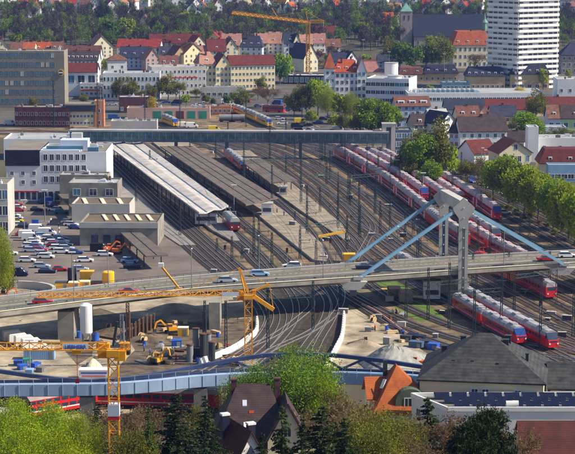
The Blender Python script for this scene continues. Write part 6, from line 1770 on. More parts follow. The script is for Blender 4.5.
for k_, pt, u, v, rz, lab in [('wagon', rd, 43, 304, .12, 'dark red car driving on the left end of the road bridge'), ('sedan', rd, 129, 293.5, .1, 'crimson car driving on the road bridge above the sand'), ('wagon', sv, 227.5, 282.5, .08, 'silver car driving on the road bridge above the crane jib'), ('wagon', sk, 259.5, 276, .1, 'light blue car driving on the far lane of the road bridge'),
     ('wagon', wt, 291.5, 267.8, PI, 'white car half hidden by the far bridge parapet'), ('sedan', nv, 365, 269, .1, 'dark blue car between the left stay ends'), ('sedan', rd, 546, 261, .04, 'red car beside the right stay end'), ('wagon', wt, 567, 257.5, .04, 'white car on the road bridge at the right edge')]:
    car(k_, pt, u, v, rz, '', z=ZB+.0, name='driving_car', group='cars on the road bridge', label=lab)
for i, (u, v) in enumerate(((15, 341), (20.5, 343.5), (27, 346), (34, 349))):
    car('van', wt, u, v, .35, '', name='parked_van', group='white vans below the bridge', label='white van in the slanting row under the bridge, %s' % ['leftmost', 'second from the left', 'third from the left', 'rightmost and nearest'][i])
for k_, pt, u, v, lab in (('wagon', bk, 454, 176, 'black car on the street behind the weeping tree'), ('hatch', bl, 473, 180, 'blue car on the street between bare trees'), ('van', wt, 183, 127, 'left white van near the yellow railcar'), ('van', wt, 192, 127.5, 'right white van near the yellow railcar'), ('van', bl, 114, 119, 'blue van beside the orange brick block'),
     ('van', yl, 214, 131, 'yellow van beside the grey tank wagons'), ('van', yl, 300, 123, 'yellow van at the street junction'), ('van', bk, 297, 128, 'black van at the street junction'), ('van', wt, 10, 125, 'white van left of the brick building'), ('hatch', wt, 250, 116, 'white car on the street above the yellow train'), ('hatch', bl, 258, 107, 'blue car on the street left of the red bus'), ('van', bl, 285, 111, 'blue van right of the red bus'), ('hatch', nv, 330, 118, 'dark car under the pale green trees'), ('hatch', wt, 505, 214, 'white car glimpsed between the lime trunks')):
    car(k_, pt, u, v, .1, '', group='cars on the town streets', label=lab)
rcar = random.Random(3)
for i in range(34):
    for q in range(50):
        u = rcar.uniform(244, 392); v = rcar.uniform(100, 136)
        if u > 252+(128-v)*-.3+ (v-100)*.55+18 or v < 104: break
    car(rcar.choice(['hatch', 'sedan', 'wagon', 'wagon', 'van']), rcar.choice([wt, sv, nv, bl, bk, rd, wt, sv]), u, v, rcar.choice([.1, -.5, 2.6, 3.2]), 'on the street junction beyond the footbridge', group='cars on the town streets')
for i in range(16):
    car(rcar.choice(['hatch', 'sedan', 'wagon', 'van']), rcar.choice([wt, sv, nv, bl, bk, rd]), rcar.uniform(66, 240), rcar.uniform(103, 107), rcar.choice([0, .1, 3.1]), 'in front of the white office blocks', group='cars on the town streets')
for i in range(7):
    t = (i+.5)/7; car(rcar.choice(['hatch', 'wagon']), rcar.choice([wt, sv, nv, bl, bk]), 462+t*100, 180+t*40, R(-35), 'along the lime tree street', group='cars on the lime tree street')
# bus
def bus(o):
    P(o, 'body', 'red', (-5.5, 5.5, -1.25, 1.25, .4, 3.0)); P(o, 'roof', 'metal_dark', (-5.4, 5.4, -1.2, 1.2, 3.0, 3.2)); P(o, 'windows', 'glass', (-5.3, 5.52, -1.28, 1.28, 1.5, 2.6))
    for x in (-3.4, 3.2):
        for s in (-1, 1): P(o, 'wheel', 'rubber', tubes=[((x, s*1.0, .5), (x, s*1.27, .5), .5, .5, 12)])
simple('bus', 'dark red tram or bus waiting at the street junction', 'bus', 274, 112, bus, R(-25))
for i, (u, lab) in enumerate(((226, 'left grey tank wagon beside the yellow train'), (238, 'right grey tank wagon beside the yellow train'))):
    simple('tank_wagon', lab, 'tank wagon', u, 122, lambda o: (P(o, 'tank', 'metal_grey', tubes=[((-3, 0, 2.2), (3, 0, 2.2), 1.3, 1.3, 14)]), P(o, 'chassis', 'metal_dark', (-3.3, 3.3, -1.1, 1.1, .6, 1.0)), P(o, 'bogie', 'rubber', (-2.7, -1.3, -.9, .9, 0, .6)), P(o, 'bogie', 'rubber', (1.3, 2.7, -.9, .9, 0, .6))))

# ================================================================ MASTS
def lat_mast(h, arm=True, w=.55):
    mb = MB(); n = int(h/1.0)
    for sx in (-1, 1):
        mb.bar((sx*w/2, 0, 0), (sx*w*.3, 0, h), .17, .22)
    for i in range(n):
        t0 = i/n; t1 = (i+1)/n; a = w/2*(1-t0*.4)*(1 if i % 2 else -1); b = w/2*(1-t1*.4)*(-1 if i % 2 else 1)
        mb.bar((a, 0, h*t0), (b, 0, h*t1), .08)
    sh = mb.mesh('shaft', 'mast_green')
    mb = MB(); mb.bar((0, 0, h*.62), (3.0, 0, h*.66), .09); mb.bar((0, 0, h*.8), (3.0, 0, h*.66), .06); mb.bar((0, 0, h*.55), (2.7, 0, h*.55), .07); mb.bar((2.6, 0, h*.55), (2.6, 0, h*.66), .05)
    ar = mb.mesh('cantilever', 'mast_green')
    mb = MB()
    for x in (.5, 2.4): mb.tube((x, 0, h*.63), (x+.3, 0, h*.64), .1, n=6)
    ins = mb.mesh('insulator', 'rust')
    return sh, ar, ins
LM = {h: lat_mast(h) for h in (9, 12, 16)}
def mast(u, v, vt, lab='green lattice overhead line mast'):
    p = W(u, v); s = SC(p); h = (v-vt)/s/.99
    k = 9 if h < 10.5 else (12 if h < 14 else 16)
    o = thing('catenary_mast', lab, 'catenary mast', p, R(-10)+(PI if random.random() < .4 else 0), 'overhead line masts in the rail yard')
    sh, ar, ins = LM[k]
    put('shaft', sh, o); a = put('cantilever', ar, o); put('insulator', ins, a)
    o.scale = (1, 1, h/k)
ml = [(216, 168, 136), (244, 186, 142), (272, 214, 165), (301, 204, 145), (307, 230, 185), (320, 214, 187), (338, 225, 182), (359, 235, 180), (136, 202, 186), (209, 228, 210), (217, 252, 238), (254, 258, 212), (259, 262, 214), (272, 266, 232), (242, 259, 246),
      (300, 259, 229), (307, 236, 200), (316, 262, 240), (347, 250, 215), (360, 238, 205), (338, 228, 195), (295, 224, 211), (268, 350, 287), (313, 330, 280), (226, 350, 300), (340, 302, 278), (428, 320, 267), (474, 338, 290), (501, 335, 272), (449, 328, 262), (476, 300, 272), (541, 312, 275), (573, 338, 288), (514, 312, 280),
      (205, 350, 300), (190, 160, 138), (228, 152, 122), (270, 160, 120), (330, 180, 150), (367, 190, 160), (375, 215, 185), (390, 232, 200), (405, 245, 212), (420, 255, 225), (350, 205, 175), (286, 150, 118), (345, 165, 135), (150, 175, 150), (160, 218, 192), (180, 236, 208), (232, 262, 236), (490, 255, 225), (520, 240, 212), (535, 262, 238), (286, 185, 155), (325, 165, 140), (180, 128, 95), (145, 130, 92), (246, 127, 97), (54, 128, 80), (98, 128, 62), (302, 126, 96), (461, 190, 152), (540, 348, 312), (438, 285, 252), (406, 318, 280)]
rm = random.Random(21)
for d_ in (4.8, 14.6, 23.5, 29, 39.5):
    Pm = off(Qb, -d_) if False else off(Qb, -d_); Sm = arclen(Pm)
    for f_ in range(6):
        p_, _d = at_s(Pm, Sm, Sm[-1]*(.28+.11*f_+rm.uniform(-.02, .02))); p_ = p_+Vector((2.4, 0, 0)); u_, v_ = proj(p_)
        if 120 < v_ < 360: ml.append((u_, v_, v_-SC(p_)*rm.uniform(8.5, 11)))
for a in ml: mast(*a)
def light_mast(u, v, vt, lab, double=True):
    p = W(u, v) if v > 100 else WT(u, v); h = (v-vt)/SC(p)
    o = thing('light_mast', lab, 'light mast', p, 0, 'tall light masts')
    P(o, 'pole', 'metal_grey', tubes=[((0, 0, 0), (0, 0, h), .16, .09, 8)])
    P(o, 'lamp_head', 'white_paint', (-.9 if double else -.1, .9, -.25, .25, h, h+.22))
for a in ((397, 180, 160, 'tall light mast above the left parked train roofs'), (423, 200, 173, 'tall light mast behind the short red train'), (234, 216, 185, 'tall light mast rising beside the brown canopy'), (454, 192, 181, 'short light mast at the grassy bank'), (363, 66, 40, 'tall floodlight mast before the far wood'), (389, 76, 52, 'floodlight mast behind the white office building'), (444, 82, 54, 'tall light mast behind the school trees'), (437, 178, 124, 'very tall dark pole before the weeping tree', False),
          (24.5, 234, 200, 'thin light mast on the plaza of the parking lot'), (72.5, 290, 252, 'thin light mast beside the slim silos'), (45, 222, 190, 'thin lamp pole near the station wall'), (481, 188, 148, 'dark pole between the bare street trees', False), (484, 190, 150, 'second dark pole right beside the bare street trees', False), (101, 128, 60, 'very tall white pole beside the orange brick block', False), (30, 372, 340, 'thin lamp post by the light blue container')):
    light_mast(*a)
for i, (u, v) in enumerate(((437, 300), (330, 255), (225, 262), (287, 265), (540, 320))):
    simple('signal', 'small dark railway signal with white backed lamp', 'railway signal', u, v, lambda o: (P(o, 'pole', 'metal_grey', tubes=[((0, 0, 0), (0, 0, 3.6), .08, .08, 6)]), P(o, 'lamp_box', 'rubber', (-.3, .3, -.15, .15, 3.4, 4.6)), P(o, 'lamp', 'red', (-.1, .1, -.2, -.152, 3.7, 3.95))), group='railway signals')

# ================================================================ PEOPLE
def person_mesh():
    me = bpy.data.meshes.new('body')
    J = [(0, 0, .95), (0, 0, 1.2), (0, 0, 1.42), (0, 0, 1.52), (0, .01, 1.66), (0, .01, 1.75), (.2, 0, 1.4), (.25, .02, 1.12), (.24, .1, .88), (-.2, 0, 1.4), (-.25, -.02, 1.12), (-.24, .06, .88), (.1, 0, .9), (.11, .08, .48), (.12, .02, .06), (.12, .16, .03), (-.1, 0, .9), (-.11, -.02, .48), (-.12, -.14, .08), (-.12, 0, .03)]
    E = [(0, 1), (1, 2), (2, 3), (3, 4), (4, 5), (2, 6), (6, 7), (7, 8), (2, 9), (9, 10), (10, 11), (0, 12), (12, 13), (13, 14), (14, 15), (0, 16), (16, 17), (17, 18), (18, 19)]
    rr = [.15, .13, .15, .06, .10, .07, .07, .05, .035, .07, .05, .035, .1, .07, .045, .04, .1, .07, .045, .04]
    me.from_pydata(J, E, []); o = bpy.data.objects.new('b', me); col.objects.link(o)
    m = o.modifiers.new('s', 'SKIN')
    for i, v in enumerate(me.skin_vertices[0].data): v.radius = (rr[i], rr[i]*.8)
    me.skin_vertices[0].data[0].use_root = True
    o.modifiers.new('u', 'SUBSURF').levels = 1
    dg = bpy.context.evaluated_depsgraph_get(); dg.update()
    r = bpy.data.meshes.new_from_object(o.evaluated_get(dg)); r.name = 'body'; r.materials.clear(); r.materials.append(M['skin'])
    bpy.data.objects.remove(o)
    return r
PM = person_mesh()
def clothes(m1, m2):
    V = np.array([v.co[:] for v in PM.vertices]); nn = np.array([v.normal[:] for v in PM.vertices])
    out = []
    for nm, lo, hi, mt in (('jacket', .9, 1.5, m1), ('trousers', .1, .98, m2)):
        f = [p.vertices[:] for p in PM.polygons if all(lo <= V[i][2] <= hi for i in p.vertices)]
        if nm == 'trousers': f = [q for q in f if all(abs(V[i][0]) < .2 for i in q)]
        VV = V+nn*.018; me = bpy.data.meshes.new(nm); me.from_pydata([tuple(x) for x in VV], [], f); me.materials.append(M[mt]); out.append((nm, me))
    f = [p.vertices[:] for p in PM.polygons if all(V[i][2] > 1.66 or (V[i][2] > 1.58 and V[i][1] < -.02) for i in p.vertices)]
    me = bpy.data.meshes.new('hair'); me.from_pydata([tuple(x) for x in V+nn*.015], [], f); me.materials.append(M['bark']); out.append(('hair', me))
    return out
CL = [clothes('paint_navy', 'rubber'), clothes('white', 'paint_blue'), clothes('red', 'metal_dark'), clothes('blue', 'rubber')]
for i, (u, v, k, z, wh) in enumerate(((45.5, 213, 0, 0, 'on the driveway beside the teal car'), (47, 212.5, 3, 0, 'on the driveway beside the teal car'), (48.5, 226, 1, 0, 'on the plaza above the white vans'), (51, 223, 1, 0, 'on the plaza above the white vans'), (58.5, 228.5, 0, 0, 'near the slanting row of cars'), (59, 232, 1, 0, 'near the slanting row of cars'), (59.5, 236, 1, 0, 'near the slanting row of cars'), (236, 170, 0, .7, 'on the platform beside the small red and white train'), (239, 169, 3, .7, 'on the platform beside the small red and white train'), (242, 171, 2, .7, 'on the platform beside the small red and white train'), (284, 216, 3, .7, 'on the light platform end'), (277, 213, 0, .7, 'on the light platform end'), (98, 352, 2, 0, 'on the construction site below the silo'), (150, 356, 3, 0, 'on the churned earth left of the excavator'), (176, 362, 2, 0, 'on the site by the small blue box'), (228, 350, 2, 0, 'near the white barrier sheet'), (375, 332, 2, 0, 'on the sandy depot ground'), (102, 348, 2, 0, 'on the construction site near the silo'), (144, 352, 3, 0, 'on the construction site near the excavator'))):
    o = thing('person', 'person in %s standing %s' % (['dark jacket and black trousers', 'white jacket and blue trousers', 'red jacket and dark trousers', 'blue jacket and black trousers'][k], wh), 'person', W(u, v, z), i*1.3, 'people standing about')
    b = put('body', PM, o)
    for nm, me in CL[k]: put(nm, me, b)
simple('kiosk', 'small blue cabin on the plaza of the parking lot', 'kiosk', 35.5, 227, lambda o: (P(o, 'body', 'blue', (-1, 1, -.7, .7, 0, 2.2)), P(o, 'roof', 'foot_blue', (-1.1, 1.1, -.8, .8, 2.2, 2.35))))

# ================================================================ TREES
TH = {}
def mk(fn, key, seed, H, *a, **k): TH[key] = H; fn(key, seed, H, *a, **k)
mk(deciduous, 'lime', 1, 12, 5.4, 9000, .42, 'leaf_green', lobes=34, trunk=.2, name='lime_tree')
mk(deciduous, 'lime2', 2, 12, 5.2, 9000, .42, 'leaf_spring', lobes=34, trunk=.2, name='lime_tree')
mk(deciduous, 'spring', 3, 12, 5.5, 20000, .17, 'leaf_spring', lobes=60, trunk=.15)
mk(deciduous, 'gfine', 33, 12, 5.5, 18000, .17, 'leaf_green', lobes=60, trunk=.15)
mk(deciduous, 'green', 4, 12, 5.2, 5000, .45, 'leaf_green', lobes=20, trunk=.15)
mk(deciduous, 'olive', 5, 12, 5.2, 4500, .4, 'leaf_olive', lobes=24, trunk=.15)
mk(deciduous, 'ofine', 55, 12, 5.2, 15000, .18, 'leaf_olive', lobes=50, trunk=.15)
mk(deciduous, 'yellow', 6, 10, 3.0, 1800, .36, 'leaf_yellow', lobes=16, trunk=.12)
mk(deciduous, 'far', 7, 12, 4.8, 700, .85, 'leaf_far', lobes=14, trunk=.15)
mk(deciduous, 'farspring', 8, 12, 4.8, 700, .85, 'leaf_spring', lobes=14, trunk=.15)
mk(deciduous, 'farbrown', 9, 12, 4.8, 800, .6, 'leaf_brown', lobes=14, trunk=.2)
mk(deciduous, 'bush', 10, 6, 4.2, 26000, .105, 'leaf_spring', lobes=40, trunk=.02, name='green_bush')
mk(bare, 'bare', 11, 12, 5, n=5); mk(bare, 'bare2', 12, 12, 5, n=6, buds=4200, lm='leaf_olive'); mk(bare, 'bare3', 13, 12, 5, n=6, buds=3600, lm='leaf_brown')
mk(spruce, 'spruce', 14, 16, 4.2); mk(spruce, 'spruce2', 15, 16, 3.4, 'needle'); mk(spruce, 'spruce_l', 16, 16, 3.0, 'needle_light'); mk(spruce, 'conifer', 17, 13, 1.7, 'needle', dens=1.6)
mk(pine, 'pine', 18, 12, 4.2); mk(pine, 'pine2', 19, 13, 4.0)
KEYN = {'ofine': 'olive green garden tree', 'gfine': 'big spring green tree', 'lime': 'rounded green lime tree', 'lime2': 'bright green lime tree', 'spring': 'fresh green tree', 'green': 'green leafy tree', 'olive': 'olive green tree', 'yellow': 'yellow blossoming tree', 'far': 'dark green tree', 'farspring': 'light green tree', 'farbrown': 'brown budding tree', 'bare': 'bare brown tree', 'bare2': 'thin olive budding tree', 'bare3': 'bare reddish brown tree', 'spruce': 'dark spruce', 'spruce2': 'dark narrow spruce', 'spruce_l': 'lighter green spruce', 'conifer': 'slim dark conifer', 'pine': 'dark pine', 'pine2': 'dark pine', 'bush': 'bright green bush'}
def T(key, u, v, vt, wh, wide=1.0, group=None):
    if key == 'olive' and v > 430: key = 'ofine'
    tree(key, u, v, label=KEYN[key]+' '+wh, vt=vt, wide=wide, group=group)
# lime row
for i, (u, v, vt, w) in enumerate(((493, 200, 158, .8), (509, 208, 153, 1.0), (524, 216, 164, 1.0), (538, 222, 172, .95), (553, 230, 176, 1.0), (569, 240, 180, 1.0), (585, 250, 186, 1.0))):
    T('lime' if i in (1, 4) else 'lime2', u, v, vt, 'in the row along the right street', w, 'lime trees along the right street')
for u, v, vt, k in ((468, 190, 152, 'bare2'), (478, 193, 148, 'bare2'), (486, 196, 150, 'bare'), (466, 178, 160, 'olive')): T(k, u, v, vt, 'at the upper end of the right street')
T('green', 424, 184, 132, 'forming the left half of the big clump by the footbridge tower', .9); T('olive', 408, 180, 138, 'at the far left of the clump by the tower', .8); T('bare2', 400, 178, 150, 'low beside the footbridge tower', 1.0); T('olive', 436, 182, 120, 'tall in the middle of the clump beside the footbridge tower', .95); T('farspring', 446, 183, 138, 'at the right of the clump beside the white house', .8); T('green', 414, 180, 145, 'low at the left of the clump near the tower', .9); T('green', 430, 190, 160, 'low in front of the clump', 1.2)
T('green', 372, 137, 96, 'large before the white angular office', 1.2); T('green', 385, 136, 100, 'next to the large one before the angular office', 1.1); T('olive', 360, 136, 104, 'left before the white angular office', 1.0)
for u, v, vt, k, w, wh in ((318, 116, 75, 'farspring', 1.0, 'large left of the white villa'), (328, 120, 86, 'spring', .8, 'before the white villa front'), (340, 124, 90, 'farspring', .8, 'before the villa gable'), (350, 124, 92, 'spring', .8, 'right before the villa'), (306, 116, 84, 'olive', .9, 'left of the large light green tree'), (284, 82, 50, 'farspring', .9, 'beside the glass pavilion'), (280, 84, 54, 'far', 1.0, 'left of the glass pavilion'), (294, 116, 90, 'olive', 1.0, 'at the junction behind the red bus'), (268, 108, 80, 'bare3', 1.1, 'before the yellow offices'), (240, 108, 88, 'olive', 1.2, 'before the yellow office wing'), (228, 106, 92, 'far', 1.2, 'low before the yellow office'),
     (152, 118, 96, 'yellow', 1.0, 'beside the yellow maintenance railcar'), (186, 106, 93, 'farspring', 1.1, 'behind the shed with teal gates'), (120, 100, 78, 'olive', 1.1, 'left before the white office block'), (130, 101, 78, 'olive', 1.0, 'before the white office block'), (168, 100, 74, 'olive', 1.1, 'before the red lettering office'), (176, 101, 76, 'bare2', 1.1, 'before the red lettering office'), (54, 106, 82, 'olive', 1.0, 'before the grey hotel'), (105, 72, 58, 'farspring', 1.1, 'behind the dormered apartment house'), (46, 104, 88, 'far', 1, 'small before the grey hotel'),
     (458, 66, 40, 'far', 1.1, 'left below the school'), (446, 62, 36, 'far', 1.1, 'under the church eaves'), (433, 60, 33, 'farspring', 1.0, 'near the church tower foot'), (426, 70, 36, 'far', 1.1, 'before the church left side'), (440, 70, 36, 'olive', 1.1, 'before the long church roof'), (412, 72, 38, 'far', 1.0, 'below the gatehouse'), (400, 70, 34, 'far', 1.1, 'left of the gatehouse'), (390, 66, 38, 'olive', 1.1, 'on the slope left of the gatehouse'), (475, 72, 48, 'bare3', 1.0, 'before the school windows'), (366, 68, 53, 'farspring', 1.2, 'round beside the slate roofs'), (318, 70, 48, 'farbrown', 1.0, 'right of the orange crane'), (332, 62, 44, 'farbrown', 1.3, 'above the villa'),
     (543, 90, 66, 'farspring', .7, 'slim beside the tower block foot'), (568, 80, 68, 'farspring', .8, 'right of the ochre corner building'), (520, 104, 86, 'yellow', 1.3, 'behind the dark red barn roof'), (463, 112, 98, 'yellow', 1.4, 'in front of the slate roofed house'), (536, 122, 90, 'olive', .9, 'tall beside the round dark tree'), (545, 124, 98, 'bare2', 1, 'right of the tall olive tree'), (526, 142, 110, 'green', 1.5, 'broad and round between the houses'), (534, 140, 116, 'green', 1.3, 'right half of the round tree between the houses'), (566, 146, 122, 'bare2', 1.2, 'before the light green house'), (522, 160, 146, 'farspring', .9, 'before the cream gable'), (478, 116, 100, 'far', 1, 'between the houses right of the yellow tree')):
    T(k, u, v, vt, wh, w)
# wooded belt single trees
rt = random.Random(5)
for i in range(62):
    u = rt.uniform(-8, 585); v = rt.uniform(20, 46)
    if 488 < u < 562 or 404 < u < 492 and v > 30: continue
    k = rt.choice(['far', 'far', 'farspring', 'farbrown', 'spruce2', 'far']) if not (95 < u < 140) else 'far'
    T(k, u, v, v-rt.uniform(12, 19), 'in the wood behind town', 1.1, 'single trees in the wooded belt')
for i in range(60):
    u = rt.uniform(-8, 585); v = rt.uniform(-2, 14)
    T(rt.choice(['far', 'farbrown', 'farspring', 'spruce2', 'farbrown']), u, v, v-rt.uniform(7, 12), 'among the far hillside houses', 1.1, 'trees among the hillside houses')
T('farspring', 18, 48, 33, 'pale and round above the orange roof at the left', 1.0); T('far', 113, 45, 12, 'tall and broad in the wood left of centre', 1.1); T('farspring', 128, 44, 15, 'tall in the wood left of centre', 1.0); T('far', 120, 46, 20, 'tall between two green trees in the wood', 1.1)
T('spruce2', 101, 28, -4, 'tall in the wood near the small white house', 1.3); T('spruce2', 107, 26, -2, 'tall right of its neighbour in the wood', 1.2)
# foreground
T('bush', 12, 466, 398, 'at the lower left corner', .9); T('bush', 48, 474, 402, 'large at the lower left before the red train', .9); T('bush', 80, 478, 414, 'at the lower left beside the orange crane mast', .7); T('bush', 30, 500, 425, 'lowest in the left corner', 1.0); T('bush', 66, 512, 432, 'lowest left of the orange crane mast', .9)
T('spring', 0, 305, 224, 'at the left edge beside the parking lot', .5)
T('olive', 3, 300, 258, 'small at the left edge below the parked cars', .8)
T('gfine', 303, 450, 342, 'largest in the foreground before the truss bridge', .92); T('gfine', 268, 450, 360, 'left of the largest foreground tree', .8); T('gfine', 246, 450, 364, 'behind the dark roofed house chimney', .8); T('spring', 322, 452, 374, 'right shoulder of the largest foreground tree', .55)
T('spruce', 176, 500, 388, 'large left of centre at the bottom', 1.9); T('spruce', 206, 492, 390, 'narrow beside the large left spruce', 1.2); T('spruce2', 98, 470, 398, 'beside the orange crane mast', 1.1); T('spruce_l', 150, 480, 402, 'behind the large left spruce', 1.0)
T('spruce_l', 282, 520, 400, 'bottom centre before the dark roofed house', 1.25); T('spruce', 322, 520, 400, 'at the bottom centre right', 1.7); T('spruce', 344, 524, 412, 'beside the bottom centre conifers', 1.5); T('spruce', 262, 530, 428, 'low at the bottom beside the maroon roof', 1.0); T('spruce2', 302, 530, 412, 'low between the bottom centre trees', 1.3)
T('conifer', 427, 486, 393, 'before the white flat roofed house', 2.3); T('pine2', 486, 530, 412, 'large before the white flat roofed house', 1.0); T('pine', 470, 536, 424, 'at the bottom left of the large right pine', 1.0)
for u, v, vt, k, w in ((124, 470, 390, 'bare3', .8), (140, 478, 392, 'bare', .7), (160, 470, 386, 'bare3', .7), (104, 462, 400, 'bare', .5), (196, 462, 392, 'bare2', .6), (340, 480, 388, 'bare', .7), (352, 486, 380, 'bare3', .8), (366, 482, 392, 'bare2', .8), (382, 492, 402, 'olive', .7), (364, 500, 412, 'olive', .7), (346, 474, 366, 'bare2', .5), (400, 500, 412, 'olive', .7), (372, 506, 416, 'olive', .7), (448, 490, 396, 'bare3', .7), (462, 492, 398, 'bare3', .7), (506, 500, 408, 'bare3', .6), (415, 505, 420, 'bare', .7), (334, 470, 400, 'bare3', .6), (390, 478, 402, 'bare3', .6), (150, 505, 418, 'spruce_l', 1.0), (136, 505, 424, 'olive', .7), (222, 510, 450, 'olive', .5), (358, 520, 435, 'bare2', .8), (435, 520, 440, 'bare2', .8)):
    T(k, u, v, vt, 'in the front gardens', w*1.35, 'garden trees in the foreground')
for i in range(26):
    t = i/25; u = 395+t*190; v = 158+t*88+rt.uniform(-3, 3)
    T(rt.choice(['far', 'olive', 'farbrown']), u, v, v-rt.uniform(6, 10), 'low on the grassy bank', 1.6, 'shrubs on the grassy bank')

for u, v, vt, k in ((206, 104, 94, 'olive'), (214, 106, 96, 'far'), (250, 104, 88, 'bare2'), (258, 100, 84, 'bare3'), (262, 92, 76, 'olive'), (12, 106, 92, 'bare2'), (84, 104, 93, 'olive'), (140, 102, 86, 'bare2'), (150, 101, 84, 'olive'), (196, 102, 84, 'bare2'),
     (300, 100, 84, 'olive'), (312, 126, 108, 'farspring'), (334, 130, 112, 'farspring'), (344, 132, 114, 'olive'), (354, 134, 112, 'farspring'), (398, 132, 108, 'bare2'), (470, 128, 114, 'bare2'), (498, 140, 124, 'bare3'), (512, 132, 118, 'olive'), (552, 146, 128, 'olive'), (402, 180, 158, 'bare3'), (408, 184, 156, 'olive'), (454, 178, 156, 'farspring'), (70, 134, 124, 'bare3'), (32, 110, 97, 'olive'), (430, 96, 84, 'farspring'), (210, 80, 66, 'far'), (246, 64, 52, 'olive'), (262, 66, 54, 'far'), (330, 66, 52, 'olive'), (348, 60, 46, 'far')):
    T(k, u, v, vt, 'between the town buildings', 1.15, 'trees between the town buildings')
rc = random.Random(11)
cabs = []
for i in range(46):
    for q in range(40):
        u = rc.uniform(120, 570); v = rc.uniform(150, 345)
        if abs(u-(90+(v-140)*1.75)) < 210 and not (u < 345 and v < 250 and u > 110 and u < 90+(v-100)*1.3): break
    p = W(u, v)
    k = rc.choice(['grey relay cabinet', 'pale cable box', 'dark switch box'])
    o = thing('relay_cabinet', k+' standing between the tracks', 'cabinet', p, rc.uniform(-.5, 0), 'cabinets between the tracks')
    w = rc.uniform(.5, 1.1); h_ = rc.uniform(.8, 1.7)
    P(o, 'housing', {'g': 'metal_grey', 'p': 'concrete_light', 'd': 'metal_dark'}[k[0]], (-w, w, -.4, .4, .1, h_)); P(o, 'cover', 'concrete_light', (-w-.08, w+.08, -.48, .48, h_+.001, h_+.1)); P(o, 'foot', 'conc_dark', (-w+.1, w-.1, -.3, .3, 0, .1))
for i in range(64):
    u, v = (rc.uniform(95, 245), rc.uniform(322, 366)) if i < 46 else (rc.uniform(352, 405), rc.uniform(312, 345))
    k = rc.choice(['timber stack', 'pipe bundle', 'blue barrel', 'steel beam', 'cable drum', 'rubble heap'])
    o = thing(k.replace(' ', '_'), k+(' lying on the churned construction ground' if i < 46 else ' lying on the sandy depot ground'), k.split()[-1], W(u, v), rc.uniform(0, 3), 'loose material on the construction site')
    if k == 'timber stack':
        for j in range(3): P(o, 'plank', 'cream' if j % 2 else 'ochre', (-1.3, 1.3, -.5+j*.02, .5, j*.22, j*.22+.2))
    elif k == 'pipe bundle':
        for j in range(3): P(o, 'pipe', 'metal_grey', tubes=[((-1.8, j*.4-.4, .2), (1.8, j*.4-.4, .2), .19, .19, 8)])
    elif k == 'blue barrel': P(o, 'barrel', 'blue', tubes=[((0, 0, 0), (0, 0, 1.0), .4, .4, 12)]); P(o, 'lid', 'metal_dark', tubes=[((0, 0, 1.0), (0, 0, 1.05), .38, .38, 12)])
    elif k == 'steel beam': P(o, 'web', 'rust', (-2.6, 2.6, -.04, .04, .05, .45)); P(o, 'flange', 'rust', (-2.6, 2.6, -.2, .2, .45, .5)); P(o, 'flange', 'rust', (-2.6, 2.6, -.2, .2, 0, .05))
    elif k == 'cable drum': P(o, 'core', 'metal_dark', tubes=[((0, -.4, .7), (0, .4, .7), .4, .4, 12)]); P(o, 'flange', 'ochre', tubes=[((0, -.5, .7), (0, -.4, .7), .7, .7, 14)]); P(o, 'flange', 'ochre', tubes=[((0, .4, .7), (0, .5, .7), .7, .7, 14)])
    else: pile(o, rc.uniform(1, 2), rc.uniform(1, 1.6), rc.uniform(.4, .9), rc.choice(['mud', 'gravel', 'sand']), i)
# ---- woods as masses
def wood(name, lab, n, region, hr, m, seed, leaf, per):
    rng = np.random.default_rng(seed); Vs = []; Fs = []; base = 0
    tv, tf = [], []
    for i in range(n):
        while True:
            u = rng.uniform(-30, 610); v = rng.uniform(*region)
            if not (v > 26 and 404 < u < 494): break
        p = WT(u, v); H = rng.uniform(*hr); rx = H*rng.uniform(.26, .40)
        P_ = crown_pts(rng, per, rx, H*.42, 7, H*.6)
        V, F = quads(P_, leaf, rng, 2.6, vertical=.6)
        V = V+np.array(p[:]); Vs.append(V); Fs.append(F+base); base += len(V)
        r = .22
        tb = np.array([(-r, 0, -.5), (r, 0, -.5), (r*.4, 0, H*.8), (-r*.4, 0, H*.8), (0, -r, -.5), (0, r, -.5), (0, r*.4, H*.8), (0, -r*.4, H*.8)])+np.array(p[:])
        Vs.append(tb); Fs.append(np.array([[0, 1, 2, 3], [4, 5, 6, 7]])+base); base += 8
    me = npmesh(name, np.concatenate(Vs), np.concatenate(Fs), m)
    o = put(name, me); tag(o, lab, 'woodland', None, 'stuff')
wood('bare_woodland', 'purple brown bare spring woodland covering the slope behind the town', 500, (16, 51), (13, 18), 'wood_bare', 21, .62, 420)
wood('leafing_woodland', 'olive green leafing trees mixed through the slope wood', 600, (10, 51), (11, 16), 'wood_olive', 22, .62, 420)
wood('hillside_greenery', 'olive and brown garden trees between far hillside houses', 110, (-12, 16), (7, 11), 'wood_olive', 23, 1.1, 150)
wood('hillside_thicket', 'bare brown thickets between far hillside houses', 110, (-12, 18), (7, 11), 'wood_bare', 24, 1.1, 150)

# ================================================================ HAZE
mb = MB(); mb.box(-1000, 1000, -260, 3400, -3, 130)
hz = mb.build('haze', [bpy.data.materials.new('haze')])
hm = hz.data.materials[0]; hm.use_nodes = True; nt = hm.node_tree; nt.nodes.clear()
ou = nt.nodes.new('ShaderNodeOutputMaterial'); vo = nt.nodes.new('ShaderNodeVolumePrincipled')
vo.inputs['Color'].default_value = (0.25, 0.40, 1.0, 1); vo.inputs['Density'].default_value = HAZE = 0.00007
vo.inputs['Anisotropy'].default_value = 0.2
nt.links.new(vo.outputs[0], ou.inputs['Volume'])
hz['kind'] = 'stuff'; hz['label'] = 'thin bluish haze in the air over the valley'; hz['category'] = 'haze'

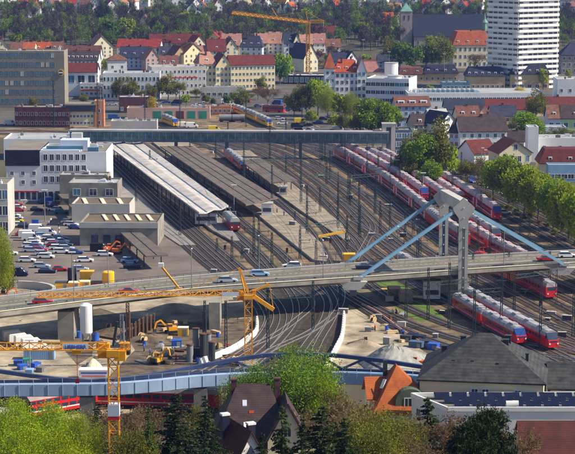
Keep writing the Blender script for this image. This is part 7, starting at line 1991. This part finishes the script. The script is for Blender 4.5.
# ================================================================ FINAL LABELS
marks = [((113, 100), 'by the white office block'), ((40, 230), 'in the parking lot'), ((150, 180), 'left of the white canopy'), ((215, 185), 'by the brown canopy'), ((270, 170), 'by the short canopy'), ((225, 235), 'near the end of the white canopy'), ((300, 240), 'on the light platform ends'), ((350, 190), 'left of the parked red trains'), ((420, 190), 'among the parked red trains'), ((450, 230), 'by the bridge pylon'), ((520, 235), 'between pylon and grassy bank'), ((255, 265), 'behind the middle of the road bridge'),
  ((265, 325), 'in front of the bridge by the yellow crane'), ((330, 310), 'under the bridge left stay end'), ((420, 305), 'in front of the bridge pylon'), ((480, 320), 'beside the long tilting train'), ((545, 320), 'near the right edge before the bridge'), ((100, 350), 'on the construction site'), ((200, 340), 'by the bridge pier'), ((160, 125), 'beyond the footbridge at left'), ((290, 130), 'beyond the footbridge at centre'), ((30, 30), 'at far upper left'), ((120, 40), 'above the office blocks'), ((200, 30), 'above the yellow offices'), ((300, 40), 'around the far orange crane'), ((370, 40), 'above the villa'), ((440, 20), 'by the church'), ((540, 30), 'at far upper right'), ((140, 430), 'right of the orange mast'), ((350, 430), 'left of the orange roof'), ((450, 430), 'below the solar roof'), ((460, 180), 'by the weeping tree'), ((550, 210), 'by the lime row'), ((240, 430), 'by the dark roofed house')]
def finalize():
    from collections import defaultdict
    bpy.context.view_layer.update()
    def groups():
        g = defaultdict(list)
        for o in THINGS: g[o['label']].append(o)
        return [x for x in g.values() if len(x) > 1]
    def uv(o): return proj(o.location+Vector((0, 0, 1)))
    for L in groups():
        if len(L) > 4:
            for o in L:
                u, v = uv(o); b = min(marks, key=lambda m: (m[0][0]-u)**2+(1.5*(m[0][1]-v))**2)
                o['label'] = o['label']+', '+b[1]
    words = ['leftmost', 'second from left', 'third from left', 'fourth from left', 'fifth from left', 'sixth from left', 'seventh from left', 'eighth from left', 'ninth from left', 'tenth from left']+[w+' from left' for w in ('eleventh', 'twelfth', 'thirteenth', 'fourteenth', 'fifteenth', 'sixteenth', 'seventeenth', 'eighteenth', 'nineteenth', 'twentieth', '21st', '22nd', '23rd', '24th', '25th')]
    for L in groups():
        L.sort(key=lambda o: uv(o)[0]); n = len(L)
        for i, o in enumerate(L):
            w = 'rightmost' if i == n-1 else words[min(i, 24)]
            if n == 2: w = 'left one' if i == 0 else 'right one'
            o['label'] = o['label']+', '+w
            if not o.get('group'): o['group'] = o['category']+'s'
    for o in THINGS:
        w = o['label'].split()
        if len(w) > 16:
            tail = o['label'].rsplit(',', 1); keep = tail[1].split() if len(tail) > 1 else []
            o['label'] = ' '.join(w[:16-len(keep)] if keep else w[:16])+(' '+' '.join(keep) if keep else '')
finalize()
